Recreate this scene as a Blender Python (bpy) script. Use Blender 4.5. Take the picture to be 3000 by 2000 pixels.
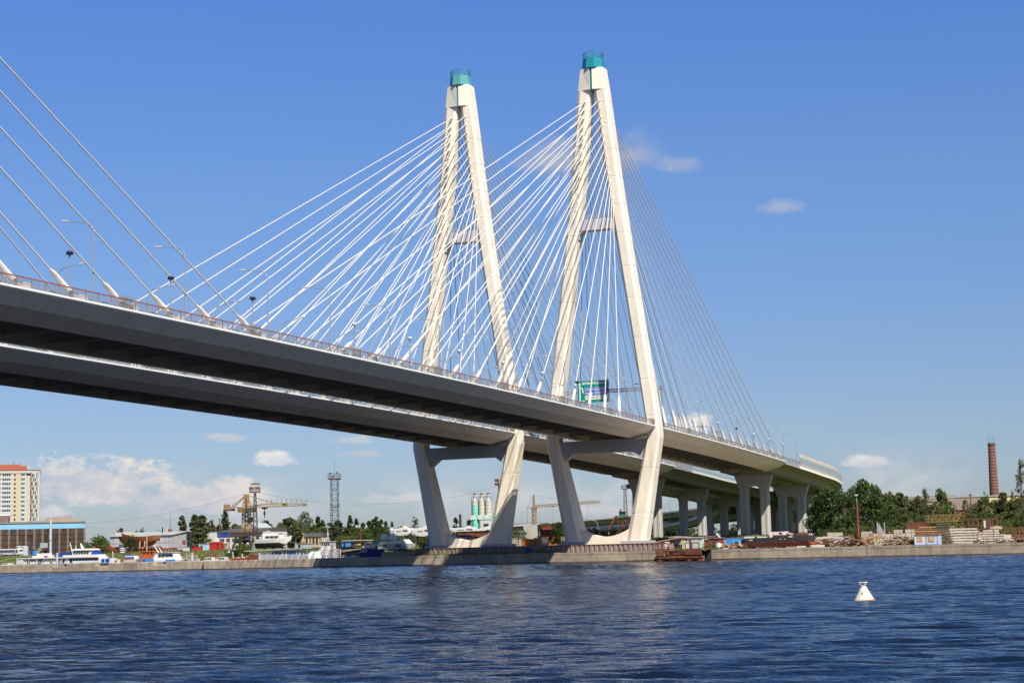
import bpy, math, random
import numpy as np
from mathutils import Vector, Matrix
random.seed(7); rng = np.random.default_rng(7)
R = math.radians
for o in list(bpy.data.objects): bpy.data.objects.remove(o)
S = bpy.context.scene; COL = S.collection

# ------------------------------------------------------------------ camera
CAM = np.array([-431.84, -145.58, 3.99]); YAW, PITCH, ROLL, FPX = 1.19389, 0.11779, -0.02378, 5103.7   # focal length in px of a 3000 px wide picture
_fw = np.array([math.sin(YAW)*math.cos(PITCH), math.cos(YAW)*math.cos(PITCH), math.sin(PITCH)])
_rt = np.array([math.cos(YAW), -math.sin(YAW), 0.0]); _up = np.cross(_rt, _fw)
CR = _rt*math.cos(ROLL)+_up*math.sin(ROLL); CU = -_rt*math.sin(ROLL)+_up*math.cos(ROLL)
cd = bpy.data.cameras.new('camera'); cam = bpy.data.objects.new('camera', cd); COL.objects.link(cam)
cd.sensor_width = 36.0; cd.lens = FPX/3000*36.0; cd.clip_start = 1.0; cd.clip_end = 20000
cam.matrix_world = Matrix(((CR[0], CU[0], -_fw[0], CAM[0]), (CR[1], CU[1], -_fw[1], CAM[1]), (CR[2], CU[2], -_fw[2], CAM[2]), (0, 0, 0, 1)))
S.camera = cam
S.render.resolution_x, S.render.resolution_y = 1024, 682

# ------------------------------------------------------------------ light
SUN = np.array([-0.60, -0.655, 1.0]); SUN /= np.linalg.norm(SUN)
sun_el = math.asin(SUN[2]); sun_az = math.atan2(SUN[0], SUN[1])
sl = bpy.data.lights.new('sun', 'SUN'); so = bpy.data.objects.new('sun', sl); COL.objects.link(so)
sl.energy = 5.0; sl.angle = R(0.53); sl.color = (1.0, 0.93, 0.80)
so.rotation_euler = Vector(SUN).to_track_quat('Z', 'Y').to_euler(); so.location = (0, -300, 400)

def ray(px, py):
    d = _fw + CR*(px-1500)/FPX - CU*(py-1000)/FPX
    return d/np.linalg.norm(d)

W = bpy.data.worlds.new('World'); S.world = W; W.use_nodes = True
def build_world():
    nt = W.node_tree; N = nt.nodes; L = nt.links; N.clear()
    out = N.new('ShaderNodeOutputWorld'); bg = N.new('ShaderNodeBackground'); L.new(bg.outputs[0], out.inputs[0])
    sky = N.new('ShaderNodeTexSky'); sky.sky_type = 'NISHITA'; sky.sun_disc = False
    sky.sun_elevation = sun_el; sky.sun_rotation = sun_az; sky.altitude = 0; sky.air_density = 1.0; sky.dust_density = 0.35; sky.ozone_density = 3.0
    bg.inputs[1].default_value = 0.097
    tc = N.new('ShaderNodeTexCoord'); sep = N.new('ShaderNodeSeparateXYZ'); L.new(tc.outputs['Generated'], sep.inputs[0])
    def m(op, a, b=None, c=None, clamp=False):
        n = N.new('ShaderNodeMath'); n.operation = op; n.use_clamp = clamp
        for i, v in enumerate((a, b, c)):
            if v is None: continue
            if isinstance(v, (int, float)): n.inputs[i].default_value = v
            else: L.new(v, n.inputs[i])
        return n.outputs[0]
    az = m('ARCTAN2', sep.outputs[0], sep.outputs[1]); el = m('ARCSINE', sep.outputs[2])
    cv = N.new('ShaderNodeCombineXYZ'); L.new(az, cv.inputs[0]); L.new(m('MULTIPLY', el, 1.7), cv.inputs[1])
    def noise(scale, detail, rough, seed=0.0):
        n = N.new('ShaderNodeTexNoise'); n.noise_dimensions = '3D'; n.inputs['Scale'].default_value = scale
        n.inputs['Detail'].default_value = detail; n.inputs['Roughness'].default_value = rough
        mp = N.new('ShaderNodeMapping'); mp.inputs['Location'].default_value = (seed, seed*.7, seed*1.3); L.new(cv.outputs[0], mp.inputs[0]); L.new(mp.outputs[0], n.inputs['Vector'])
        return n.outputs['Fac']
    n1 = m('SUBTRACT', noise(34, 7, .60), .5); n2 = m('SUBTRACT', noise(120, 5, .6, 3.1), .5)
    nn = m('ADD', m('MULTIPLY', n1, 2.6), m('MULTIPLY', n2, .9))
    # clear-sky colour: deepen the blue upward as the clear northern air does
    t = m('DIVIDE', el, 1.2, clamp=True)
    cr = N.new('ShaderNodeValToRGB'); L.new(t, cr.inputs[0])
    e = cr.color_ramp.elements; e[0].position = 0.0; e[0].color = SKY0; e[1].position = .72; e[1].color = SKY4
    for pos, c in ((.08, SKY1), (.173, SKY2), (.26, SKY3), (.42, SKY35)):
        q = cr.color_ramp.elements.new(pos); q.color = c
    mul = N.new('ShaderNodeMix'); mul.data_type = 'RGBA'; mul.blend_type = 'MULTIPLY'; mul.inputs[0].default_value = 1.0
    L.new(sky.outputs[0], mul.inputs[6]); L.new(cr.outputs[0], mul.inputs[7])
    col = mul.outputs[2]
    def mix(fac, a, b):
        n = N.new('ShaderNodeMix'); n.data_type = 'RGBA'; L.new(fac, n.inputs[0]); L.new(a, n.inputs[6])
        if isinstance(b, tuple): n.inputs[7].default_value = b
        else: L.new(b, n.inputs[7])
        return n.outputs[2]
    # individual cumulus clouds: (px, py, half width, half height, opacity, brightness)
    for (px, py, rx, ry, op, br, soft) in CLOUDS:
        d = ray(px, py); a0 = math.atan2(d[0], d[1]); e0 = math.asin(d[2])
        u = m('DIVIDE', m('SUBTRACT', az, a0), rx/FPX); v = m('DIVIDE', m('SUBTRACT', el, e0), ry/FPX)
        vneg = m('MULTIPLY', m('MINIMUM', v, 0.0), 1.6); v2 = m('ADD', m('MAXIMUM', v, 0.0), vneg)
        rr = m('SQRT', m('ADD', m('MULTIPLY', u, u), m('MULTIPLY', v2, v2)))
        val = m('ADD', m('SUBTRACT', 1.0, rr), m('MULTIPLY', nn, .95 if op > .66 or py > 1100 else .5))
        mask = m('MULTIPLY', m('DIVIDE', val, soft, clamp=True), op)
        lit = m('ADD', m('MULTIPLY', v, .30), m('ADD', m('MULTIPLY', nn, .75), .52), clamp=True)
        c = mix(lit, rgb(N, tuple(x*br for x in (3.05, 3.55, 4.75)) + (1,)), rgb(N, tuple(x*br for x in (6.15, 5.75, 5.3)) + (1,)))
        mk = m('MULTIPLY', mask, 1.0)
        col = mix(mk, col, c)
    # low hazy cloud banks all round the horizon
    nb = noise(16, 6, .58, 9.0)
    band = m('MULTIPLY', m('SUBTRACT', 1.0, m('DIVIDE', m('ABSOLUTE', m('SUBTRACT', el, .026)), .032), clamp=True), m('DIVIDE', m('SUBTRACT', nb, .50), .16, clamp=True))
    col = mix(m('MULTIPLY', band, .55), col, (4.9, 4.75, 4.9, 1))
    L.new(col, bg.inputs[0])
def rgb(N, c):
    n = N.new('ShaderNodeRGB'); n.outputs[0].default_value = c; return n.outputs[0]
SKY0 = (.40, .45, .60, 1); SKY1 = (.44, .49, .645, 1); SKY2 = (.47, .585, .80, 1); SKY3 = (.42, .61, .95, 1); SKY35 = (.365, .51, .77, 1); SKY4 = (.35, .455, .63, 1)
K = 3000/2352
CLOUDS = [(215*K, 1116*K, 215*K, 62*K, 1.0, .90, .30), (430*K, 1155*K, 200*K, 58*K, .95, .88, .34), (110*K, 1180*K, 60*K, 24*K, .7, 1.0, .5),
          (510*K, 1007*K, 58*K, 14*K, .55, .85, .5), (640*K, 1058*K, 46*K, 24*K, .95, 1.02, .45), (805*K, 1012*K, 48*K, 13*K, .5, .85, .5),
          (822*K, 1044*K, 56*K, 11*K, .45, .82, .5), (450*K, 1067*K, 36*K, 12*K, .45, .8, .5), (1285*K, 375*K, 120*K, 62*K, .64, .72, .8),
          (1455*K, 360*K, 90*K, 62*K, .50, .72, .9), (1560*K, 386*K, 62*K, 28*K, .50, .75, .7), (1790*K, 480*K, 64*K, 24*K, .45, .80, .6),
          (1590*K, 978*K, 62*K, 28*K, .95, 1.05, .45), (1995*K, 1062*K, 66*K, 20*K, .85, .95, .5), (1830*K, 981*K, 60*K, 7*K, .25, .7, .7),
          (950*K, 1146*K, 140*K, 17*K, .6, .92, .6), (1380*K, 1180*K, 90*K, 30*K, .5, .88, .7), (440*K, 945*K, 60*K, 7*K, .25, .8, .7)]
build_world()
vs = S.view_settings; S.display_settings.display_device = 'sRGB'; vs.view_transform = 'Standard'; vs.look = 'None'; vs.exposure = 0.6; vs.gamma = 1; vs.use_curve_mapping = False

# ------------------------------------------------------------------ helpers
def onX(px, py, X):
    d = ray(px, py); t = (X-CAM[0])/d[0]; return CAM + d*t
def PY(px, X, py=1600): return float(onX(px, py, X)[1])
def PZ(px, py, X): return float(onX(px, py, X)[2])
def sstep(x, a, b):
    t = min(1, max(0, (x-a)/(b-a))); return t*t*(3-2*t)
def xq(Y): return -23 + .075*Y                   # river face of the quay
def zg(X, Y):
    u = X-xq(Y)
    Lf = sstep(Y, 62, 68)
    right = 2.45 + 1.7*sstep(u, 34, 95) + 2.1*sstep(X, 100, 160)
    if Y < -30: right = 2.45 + (1.9+.6*sstep(Y, -60, -30))*sstep(u, 40, 120) + 1.0*sstep(X, 140, 260)
    left = -1.8 + 2.3*sstep(u, 24, 40) + 4.9*sstep(u, 40, 74) 
    return right*(1-Lf) + left*Lf

MATS = {}
def mat(name, col, rough=.7, var=.18, scale=1.2, metal=0.0, bump=0.0, streak=0.0, dirt=(.10, .07, .05), rv=.0, spec=.3, detail=5, emit=None, dscale=.35):
    if name in MATS: return MATS[name]
    M = bpy.data.materials.new(name); M.use_nodes = True; nt = M.node_tree; N = nt.nodes; L = nt.links
    b = N['Principled BSDF']; b.inputs['Roughness'].default_value = rough; b.inputs['Metallic'].default_value = metal
    b.inputs['Specular IOR Level'].default_value = spec
    tc = N.new('ShaderNodeTexCoord'); geo = N.new('ShaderNodeNewGeometry')
    n = N.new('ShaderNodeTexNoise'); n.inputs['Scale'].default_value = scale; n.inputs['Detail'].default_value = detail; n.inputs['Roughness'].default_value = .62
    L.new(geo.outputs['Position'], n.inputs['Vector'])
    mr = N.new('ShaderNodeMapRange'); mr.inputs[1].default_value = .28; mr.inputs[2].default_value = .72; mr.inputs[3].default_value = 1-var; mr.inputs[4].default_value = 1+var
    L.new(n.outputs['Fac'], mr.inputs[0]); fac = mr.outputs[0]
    if rv:
        oi = N.new('ShaderNodeObjectInfo'); m2 = N.new('ShaderNodeMapRange'); m2.inputs[3].default_value = 1-rv; m2.inputs[4].default_value = 1+rv
        L.new(oi.outputs['Random'], m2.inputs[0]); mm = N.new('ShaderNodeMath'); mm.operation = 'MULTIPLY'; L.new(fac, mm.inputs[0]); L.new(m2.outputs[0], mm.inputs[1]); fac = mm.outputs[0]
    vm = N.new('ShaderNodeVectorMath'); vm.operation = 'SCALE'; vm.inputs[0].default_value = col[:3]; L.new(fac, vm.inputs['Scale'])
    c = vm.outputs[0]
    if streak:
        mp = N.new('ShaderNodeMapping'); mp.inputs['Scale'].default_value = (1.3, 1.3, .12); L.new(geo.outputs['Position'], mp.inputs[0])
        s = N.new('ShaderNodeTexNoise'); s.inputs['Scale'].default_value = dscale*3; s.inputs['Detail'].default_value = 6; s.inputs['Roughness'].default_value = .6; L.new(mp.outputs[0], s.inputs['Vector'])
        r2 = N.new('ShaderNodeMapRange'); r2.inputs[1].default_value = .50; r2.inputs[2].default_value = .74; r2.inputs[4].default_value = streak; L.new(s.outputs['Fac'], r2.inputs[0])
        mx = N.new('ShaderNodeMix'); mx.data_type = 'RGBA'; L.new(r2.outputs[0], mx.inputs[0]); L.new(c, mx.inputs[6]); mx.inputs[7].default_value = (*dirt, 1); c = mx.outputs[2]
    L.new(c, b.inputs['Base Color'])
    if bump:
        bp = N.new('ShaderNodeBump'); bp.inputs['Strength'].default_value = bump; bp.inputs['Distance'].default_value = .05; L.new(n.outputs['Fac'], bp.inputs['Height']); L.new(bp.outputs[0], b.inputs['Normal'])
    MATS[name] = M; return M

class MB:
    def __init__(s): s.v = []; s.f = []
    def add(s, v, f):
        o = len(s.v); s.v += [tuple(map(float, p)) for p in v]; s.f += [tuple(i+o for i in q) for q in f]; return s
    def bx(s, x0, x1, y0, y1, z0, z1):
        v = [(x0,y0,z0),(x1,y0,z0),(x1,y1,z0),(x0,y1,z0),(x0,y0,z1),(x1,y0,z1),(x1,y1,z1),(x0,y1,z1)]
        return s.add(v, [(3,2,1,0),(4,5,6,7),(0,1,5,4),(1,2,6,5),(2,3,7,6),(3,0,4,7)])
    def box(s, c, d, rz=0, rx=0, ry=0):
        Mx = Matrix.Rotation(rz, 3, 'Z') @ Matrix.Rotation(ry, 3, 'Y') @ Matrix.Rotation(rx, 3, 'X'); c = Vector(c)
        h = Vector(d)/2; v = [c+Mx @ Vector((h.x*a, h.y*b, h.z*e)) for e in (-1, 1) for a, b in ((-1,-1),(1,-1),(1,1),(-1,1))]
        return s.add(v, [(3,2,1,0),(4,5,6,7),(0,1,5,4),(1,2,6,5),(2,3,7,6),(3,0,4,7)])
    def loft(s, rings, cap=True, closed=True):
        n = len(rings[0]); v = [p for r in rings for p in r]; f = []
        for i in range(len(rings)-1):
            for j in range(n if closed else n-1):
                k = (j+1) % n; f.append((i*n+j, i*n+k, (i+1)*n+k, (i+1)*n+j))
        if cap and closed: f.append(tuple(range(n-1, -1, -1))); f.append(tuple((len(rings)-1)*n+j for j in range(n)))
        return s.add(v, f)
    def tube(s, pts, r, n=6, cap=True):
        pts = [Vector(p) for p in pts]; rs = r if isinstance(r, (list, tuple)) else [r]*len(pts); rings = []; pu = None
        for i, p in enumerate(pts):
            d = (pts[min(i+1, len(pts)-1)]-pts[max(i-1, 0)]).normalized()
            if pu is None: pu = Vector((0,0,1)) if abs(d.z) < .9 else Vector((1,0,0))
            a = d.cross(pu).normalized(); b = a.cross(d).normalized(); pu = b
            rings.append([p+(a*math.cos(2*math.pi*(k+.5)/n)+b*math.sin(2*math.pi*(k+.5)/n))*rs[i] for k in range(n)])
        return s.loft(rings, cap)
    def bar(s, p, q, w): return s.tube([p, q], w*.707, 4)
    def lathe(s, prof, c=(0,0,0), n=16):
        return s.loft([[(c[0]+r*math.cos(2*math.pi*k/n), c[1]+r*math.sin(2*math.pi*k/n), c[2]+z) for k in range(n)] for r, z in prof])
    def prism(s, poly, ax, a, b):
        f = {'x': lambda p, t: (t, p[0], p[1]), 'y': lambda p, t: (p[0], t, p[1]), 'z': lambda p, t: (p[0], p[1], t)}[ax]
        return s.loft([[f(p, a) for p in poly], [f(p, b) for p in poly]])
    def lattice(s, p0, p1, w, n, t=.08, w1=None, h=None, up=(0, 0, 1), sides=4):
        p0, p1 = Vector(p0), Vector(p1); d = (p1-p0).normalized(); u = Vector(up); 
        if abs(d.dot(u)) > .9: u = Vector((0, 1, 0))
        a = d.cross(u).normalized(); b = a.cross(d).normalized(); w1 = w if w1 is None else w1
        def cn(k, i):
            tt = i/n; ww = (w+(w1-w)*tt)/2; hh = ww if h is None else h/2; sa, sb = ((-1,-1),(1,-1),(1,1),(-1,1))[k]
            return p0.lerp(p1, tt)+a*sa*ww+b*sb*hh
        for k in range(4): s.bar(cn(k, 0), cn(k, n), t*1.5)
        for i in range(n):
            for k in range(4):
                k2 = (k+1) % 4; s.bar(cn(k, i), cn(k2, i+1), t) if (i+k) % 2 else s.bar(cn(k2, i), cn(k, i+1), t)
                if i: s.bar(cn(k, i), cn(k2, i), t)
        return s
    def mesh(s, name, m):
        me = bpy.data.meshes.new(name); me.from_pydata(s.v, [], s.f); me.validate(); me.materials.append(m); return me
    def build(s, name, m, parent=None, smooth=False, loc=None):
        me = s.mesh(name, m)
        if smooth:
            me.polygons.foreach_set('use_smooth', [True]*len(me.polygons))
            try: me.set_sharp_from_angle(angle=R(38))
            except Exception: pass
        return put(name, me, parent, loc)
def put(name, me, parent=None, loc=None, rz=0):
    o = bpy.data.objects.new(name, me); COL.objects.link(o); o.parent = parent
    if loc is not None: o.location = loc
    if rz: o.rotation_euler = (0, 0, rz)
    return o
def tag(o, label, cat, group=None, kind=None):
    if label: o['label'] = label
    if cat: o['category'] = cat
    if group: o['group'] = group
    if kind: o['kind'] = kind
    return o
def thing(name, label, cat, loc=(0,0,0), rz=0, group=None, kind=None):
    o = bpy.data.objects.new(name, None); COL.objects.link(o); o.location = loc; o.rotation_euler = (0, 0, rz); o.empty_display_size = .2
    return tag(o, label, cat, group, kind)
def dup(o, parent=None, **kw):
    c = o.copy(); COL.objects.link(c); c.parent = parent
    for k, v in kw.items():
        if k == 'loc': c.location = v
        elif k == 'rz': c.rotation_euler = (0, 0, v)
        elif k == 'scale': c.scale = v
        else: c[k] = v
    for ch in list(o.children): dup(ch, c)
    return c
BR = -math.pi/2                                   # bank frame: local x = along the quay to the right, local y = inland
def bank(name, label, cat, px0, px1, X, z=None, group=None, py=1600, rz=0, face=False):
    a, b = PY(px0, X, py), PY(px1, X, py); Yc = (a+b)/2
    if face:                                      # turned to stand square to the line of sight from the river
        Yc = PY((px0+px1)/2, X, py); dd = math.hypot(X-CAM[0], Yc-CAM[1]); th = math.atan2(Yc-CAM[1], X-CAM[0]); rz = th-.03
        a, b = (px1-px0)*dd/FPX, 0.0
    return thing(name, label, cat, (X, Yc, zg(X, Yc) if z is None else z), BR+rz, group), a-b
def ordn(i): return ['first','second','third','fourth','fifth','sixth','seventh','eighth','ninth','tenth','eleventh','twelfth','thirteenth','fourteenth','fifteenth','sixteenth','seventeenth','eighteenth','nineteenth','twentieth','twenty-first','twenty-second','twenty-third','twenty-fourth'][i]
def text_mb(body, size, x, z, y, align='LEFT', sx=1.0):
    cu = bpy.data.curves.new('t', 'FONT'); cu.body = body; cu.size = size; cu.align_x = align; cu.extrude = .008; cu.resolution_u = 2; cu.offset = size*.02
    o = bpy.data.objects.new('t', cu); COL.objects.link(o); dg = bpy.context.evaluated_depsgraph_get(); me = o.evaluated_get(dg).to_mesh()
    mb = MB(); mb.add([(x+v.co.x*sx, y-v.co.z, z+v.co.y) for v in me.vertices], [tuple(p.vertices) for p in me.polygons])
    o.evaluated_get(dg).to_mesh_clear(); bpy.data.objects.remove(o); bpy.data.curves.remove(cu); return mb

# ------------------------------------------------------------------ materials
CREAM = mat('pylon_paint', (.71, .64, .53), .55, .07, .12, streak=.45, dirt=(.45, .405, .33), dscale=.16)
CABLE = mat('cable_white', (.60, .565, .50), .35, .03, .3)
STEEL = mat('deck_steel', (.74, .675, .58), .5, .09, .25, streak=.35, dirt=(.45, .41, .35), dscale=.2)
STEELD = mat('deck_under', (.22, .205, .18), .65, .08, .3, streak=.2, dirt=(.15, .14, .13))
BEAMG = mat('beam_grey', (.36, .37, .385), .5, .06, .3, streak=.12, dirt=(.3, .3, .32))
LIP = mat('edge_white', (.78, .76, .72), .5, .06, 1)
REDR = mat('rail_red', (.30, .085, .055), .55, .15, 2)
GREYR = mat('rail_grey', (.24, .225, .21), .5, .12, 2)
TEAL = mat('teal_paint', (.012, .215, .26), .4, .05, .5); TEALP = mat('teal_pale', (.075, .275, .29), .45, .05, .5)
POLE = mat('pole_steel', (.30, .30, .31), .4, .06, 1, metal=.3); LAMP = mat('lamp_glass', (.50, .50, .48), .2, .05, 4); BLACK = mat('black_metal', (.02, .02, .022), .4, .1, 3)
CONC = mat('pier_concrete', (.40, .385, .355), .8, .09, .5, streak=.35, dirt=(.25, .24, .22), bump=.1)
GIRD = mat('girder_concrete', (.31, .28, .23), .75, .08, .3, streak=.25, dirt=(.24, .22, .19))
QUAY = mat('quay_concrete', (.325, .268, .20), .9, .30, .45, bump=.5, streak=.75, dirt=(.17, .135, .10), rv=.15, dscale=.45)
SHEET = mat('sheet_piling', (.22, .17, .15), .85, .2, .8, bump=.3, streak=.55, dirt=(.09, .07, .07), dscale=.6)
RUST = mat('rust', (.17, .062, .034), .85, .35, 1.6, bump=.3, streak=.4, dirt=(.06, .03, .022)); RUSTL = mat('rust_orange', (.36, .14, .045), .8, .3, 2, streak=.3, dirt=(.15, .06, .03))
RUSTR = mat('rust_red', (.27, .055, .04), .75, .2, 1.2, streak=.3, dirt=(.12, .035, .03))
WHITE = mat('white_paint', (.57, .555, .52), .4, .05, 1.5, streak=.12, dirt=(.5, .45, .38)); WHITEC = mat('white_clean', (.63, .62, .60), .3, .03, 1)
GLASS = mat('dark_glass', (.03, .04, .05), .12, .1, 2, spec=.6); BLUEW = mat('blue_paint', (.015, .065, .34), .45, .06, 1)
SKYB = mat('light_blue_panel', (.19, .40, .55), .5, .06, .6, streak=.15, dirt=(.16, .36, .55)); BLUEM = mat('mid_blue', (.05, .26, .60), .5, .12, 1.2, streak=.2, dirt=(.08, .14, .25)); NAVY = mat('navy_paint', (.012, .03, .16), .5, .12, .8)
REDP = mat('red_paint', (.40, .03, .022), .5, .12, 1, streak=.2, dirt=(.3, .03, .02)); ORNG = mat('orange_paint', (.50, .11, .025), .5, .1, 1)
YELC = mat('crane_yellow', (.29, .185, .065), .6, .2, 1.5, streak=.5, dirt=(.24, .12, .05)); LATT = mat('lattice_dark', (.045, .038, .034), .7, .25, 2)
WOODH = mat('hull_wood', (.24, .105, .04), .65, .2, .9, streak=.45, dirt=(.15, .07, .04)); SHEDG = mat('shed_grey', (.34, .32, .33), .8, .15, .8, streak=.4, dirt=(.24, .19, .17)); ROOFG = mat('roof_sheet', (.36, .38, .38), .6, .1, .8, streak=.2, dirt=(.25, .25, .24))
ROOFD = mat('roof_felt', (.075, .07, .075), .9, .2, 1); ROOFB = mat('roof_brown', (.30, .24, .20), .85, .12, .8, streak=.3, dirt=(.2, .15, .12)); BRICKY = mat('pale_brick', (.50, .40, .27), .85, .12, 1.5, streak=.25, dirt=(.32, .24, .16)); BRICKR = mat('red_brick', (.34, .105, .06), .85, .16, 1.2)
CHIM = mat('chimney_brick', (.20, .088, .06), .9, .22, 1.0, streak=.35, dirt=(.16, .07, .05), bump=.2); YELB = mat('pale_yellow_wall', (.72, .55, .31), .7, .04, .3)
SLAB = mat('slab_concrete', (.52, .47, .39), .85, .12, 1.2, rv=.14, streak=.3, dirt=(.34, .28, .22), bump=.2); BLOCK = mat('block_concrete', (.42, .37, .30), .88, .15, 1.4, rv=.16, bump=.25, streak=.3, dirt=(.3, .25, .19))
TIMB = mat('old_timber', (.24, .15, .095), .9, .3, 2.2, rv=.35); TIMBO = mat('orange_timber', (.42, .23, .10), .85, .25, 2, rv=.15)
CABIN = mat('cabin_blue_white', (.40, .44, .53), .6, .06, 1); TANK = mat('silver_tank', (.46, .48, .50), .4, .1, 1, metal=.2, streak=.2, dirt=(.3, .28, .26)); ALU = mat('raw_aluminium', (.60, .62, .64), .35, .10, .8, metal=.35, streak=.25, dirt=(.4, .4, .42))
SILOG = mat('silo_green', (.16, .55, .42), .5, .1, .6, streak=.25, dirt=(.28, .42, .34)); SILOB = mat('silo_beige', (.50, .46, .38), .6, .1, .6, streak=.3, dirt=(.35, .3, .24)); HULLB = mat('hull_black', (.03, .028, .028), .6, .3, 1, streak=.35, dirt=(.12, .07, .05))
PINKW = mat('faded_white', (.66, .56, .52), .6, .1, 1.5, streak=.3, dirt=(.4, .22, .17)); CORY = mat('sheet_yellow', (.50, .42, .20), .7, .15, 1, streak=.5, dirt=(.3, .2, .12)); CORG = mat('sheet_green', (.42, .55, .47), .7, .12, 1, streak=.35, dirt=(.3, .26, .2)); CORD = mat('sheet_maroon', (.20, .05, .06), .7, .15, 1)
BEIGEP = mat('barrier_beige', (.44, .41, .34), .5, .05, 1, rv=.05); BARG = mat('barrier_pane', (.28, .34, .42), .15, .08, 1, spec=.6, rv=.08); BARB = mat('barrier_blue_pane', (.22, .42, .52), .2, .08, 1, spec=.6, rv=.08); BARGR = mat('barrier_grey', (.38, .38, .38), .6, .08, 1, rv=.06)
SIGNG = mat('sign_green', (.004, .22, .17), .4, .03, 1); SIGNB = mat('sign_blue', (.01, .035, .50), .4, .03, 1); SIGNW = mat('sign_white', (.80, .80, .78), .4, .03, 1); SIGNT = mat('sign_dark_text', (.08, .08, .09), .5, .03, 1)
APY = mat('tower_yellow', (.46, .39, .275), .7, .04, .3); APB = mat('tower_blue', (.44, .50, .53), .6, .04, .3); APC = mat('tower_cream', (.44, .415, .37), .7, .04, .3); ASPH = mat('asphalt', (.05, .05, .052), .9, .2, 1)
BARK = mat('bark', (.10, .075, .055), .9, .3, 3); BIRCHB = mat('birch_bark', (.55, .53, .48), .8, .3, 3)
# ------------------------------------------------------------------ ground and river
def axis(parts):
    out = []
    for a, b, st in parts: out += list(np.arange(a, b, st))
    return np.array(out+[parts[-1][1]])
def build_ground():
    us = axis([(1.6, 30, 2.0), (30, 90, 2.5), (90, 200, 6), (200, 700, 25), (700, 2500, 120), (2500, 9000, 1300)])
    ys = axis([(-6000, -900, 1000), (-900, -170, 40), (-170, 60, 4), (60, 70, .8), (70, 240, 5), (240, 900, 30), (900, 6000, 1000)])
    ny, nu = len(ys), len(us); v = []; g = []
    for y in ys:
        for u in us:
            x = xq(min(max(y, -300), 400))+u; z = zg(x, y); r = math.sin(x*.31+y*.17)*math.cos(y*.23-x*.11)
            v.append((x, y, z+.07*r if u > 3 else z)); Lf = sstep(y, 62, 68)
            gl = max(sstep(u, 30, 36)*(1-sstep(u, 76, 96)), sstep(u, 115, 150)*.9); gr = sstep(x, 125, 150)*.95
            if y < -30: gr = max(gr, sstep(u, 55, 85))
            g.append(gl*Lf+gr*(1-Lf))
    f = [(i*nu+j, (i+1)*nu+j, (i+1)*nu+j+1, i*nu+j+1) for i in range(ny-1) for j in range(nu-1)]
    f = [q[::-1] for q in f]
    me = bpy.data.meshes.new('ground'); me.from_pydata(v, [], f)
    at = me.color_attributes.new('grass', 'FLOAT_COLOR', 'POINT'); at.data.foreach_set('color', np.repeat(np.array(g, dtype=np.float32), 4))
    M = bpy.data.materials.new('bank_ground'); M.use_nodes = True; nt = M.node_tree; N = nt.nodes; L = nt.links; b = N['Principled BSDF']; b.inputs['Roughness'].default_value = .95; b.inputs['Specular IOR Level'].default_value = .1
    geo = N.new('ShaderNodeNewGeometry'); a = N.new('ShaderNodeAttribute'); a.attribute_name = 'grass'
    def noise(sc, det=6):
        n = N.new('ShaderNodeTexNoise'); n.inputs['Scale'].default_value = sc; n.inputs['Detail'].default_value = det; n.inputs['Roughness'].default_value = .65; L.new(geo.outputs['Position'], n.inputs['Vector']); return n.outputs['Fac']
    def ramp(fac, cols):
        r = N.new('ShaderNodeValToRGB'); L.new(fac, r.inputs[0]); e = r.color_ramp.elements
        e[0].position, e[0].color = cols[0][0], (*cols[0][1], 1); e[1].position, e[1].color = cols[-1][0], (*cols[-1][1], 1)
        for p, c in cols[1:-1]: q = e.new(p); q.color = (*c, 1)
        return r.outputs[0]
    grass = ramp(noise(.22, 8), [(.3, (.04, .062, .018)), (.5, (.085, .105, .03)), (.62, (.15, .14, .055)), (.75, (.19, .155, .085))])
    soil = ramp(noise(.35, 8), [(.3, (.13, .11, .085)), (.5, (.23, .20, .155)), (.7, (.30, .26, .20))])
    ad = N.new('ShaderNodeMath'); ad.operation = 'ADD'; L.new(a.outputs['Fac'], ad.inputs[0]); sb = N.new('ShaderNodeMath'); sb.operation = 'MULTIPLY_ADD'; L.new(noise(.6), sb.inputs[0]); sb.inputs[1].default_value = .9; sb.inputs[2].default_value = -.45; L.new(sb.outputs[0], ad.inputs[1])
    st = N.new('ShaderNodeMapRange'); st.inputs[1].default_value = .4; st.inputs[2].default_value = .6; L.new(ad.outputs[0], st.inputs[0])
    mx = N.new('ShaderNodeMix'); mx.data_type = 'RGBA'; L.new(st.outputs[0], mx.inputs[0]); L.new(soil, mx.inputs[6]); L.new(grass, mx.inputs[7]); L.new(mx.outputs[2], b.inputs['Base Color'])
    bp = N.new('ShaderNodeBump'); bp.inputs['Strength'].default_value = .6; bp.inputs['Distance'].default_value = .15; L.new(noise(1.5), bp.inputs['Height']); L.new(bp.outputs[0], b.inputs['Normal'])
    me.materials.append(M); tag(put('ground', me), 'sandy river bank with grassy slopes behind the quay', None, kind='structure')
build_ground()

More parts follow.
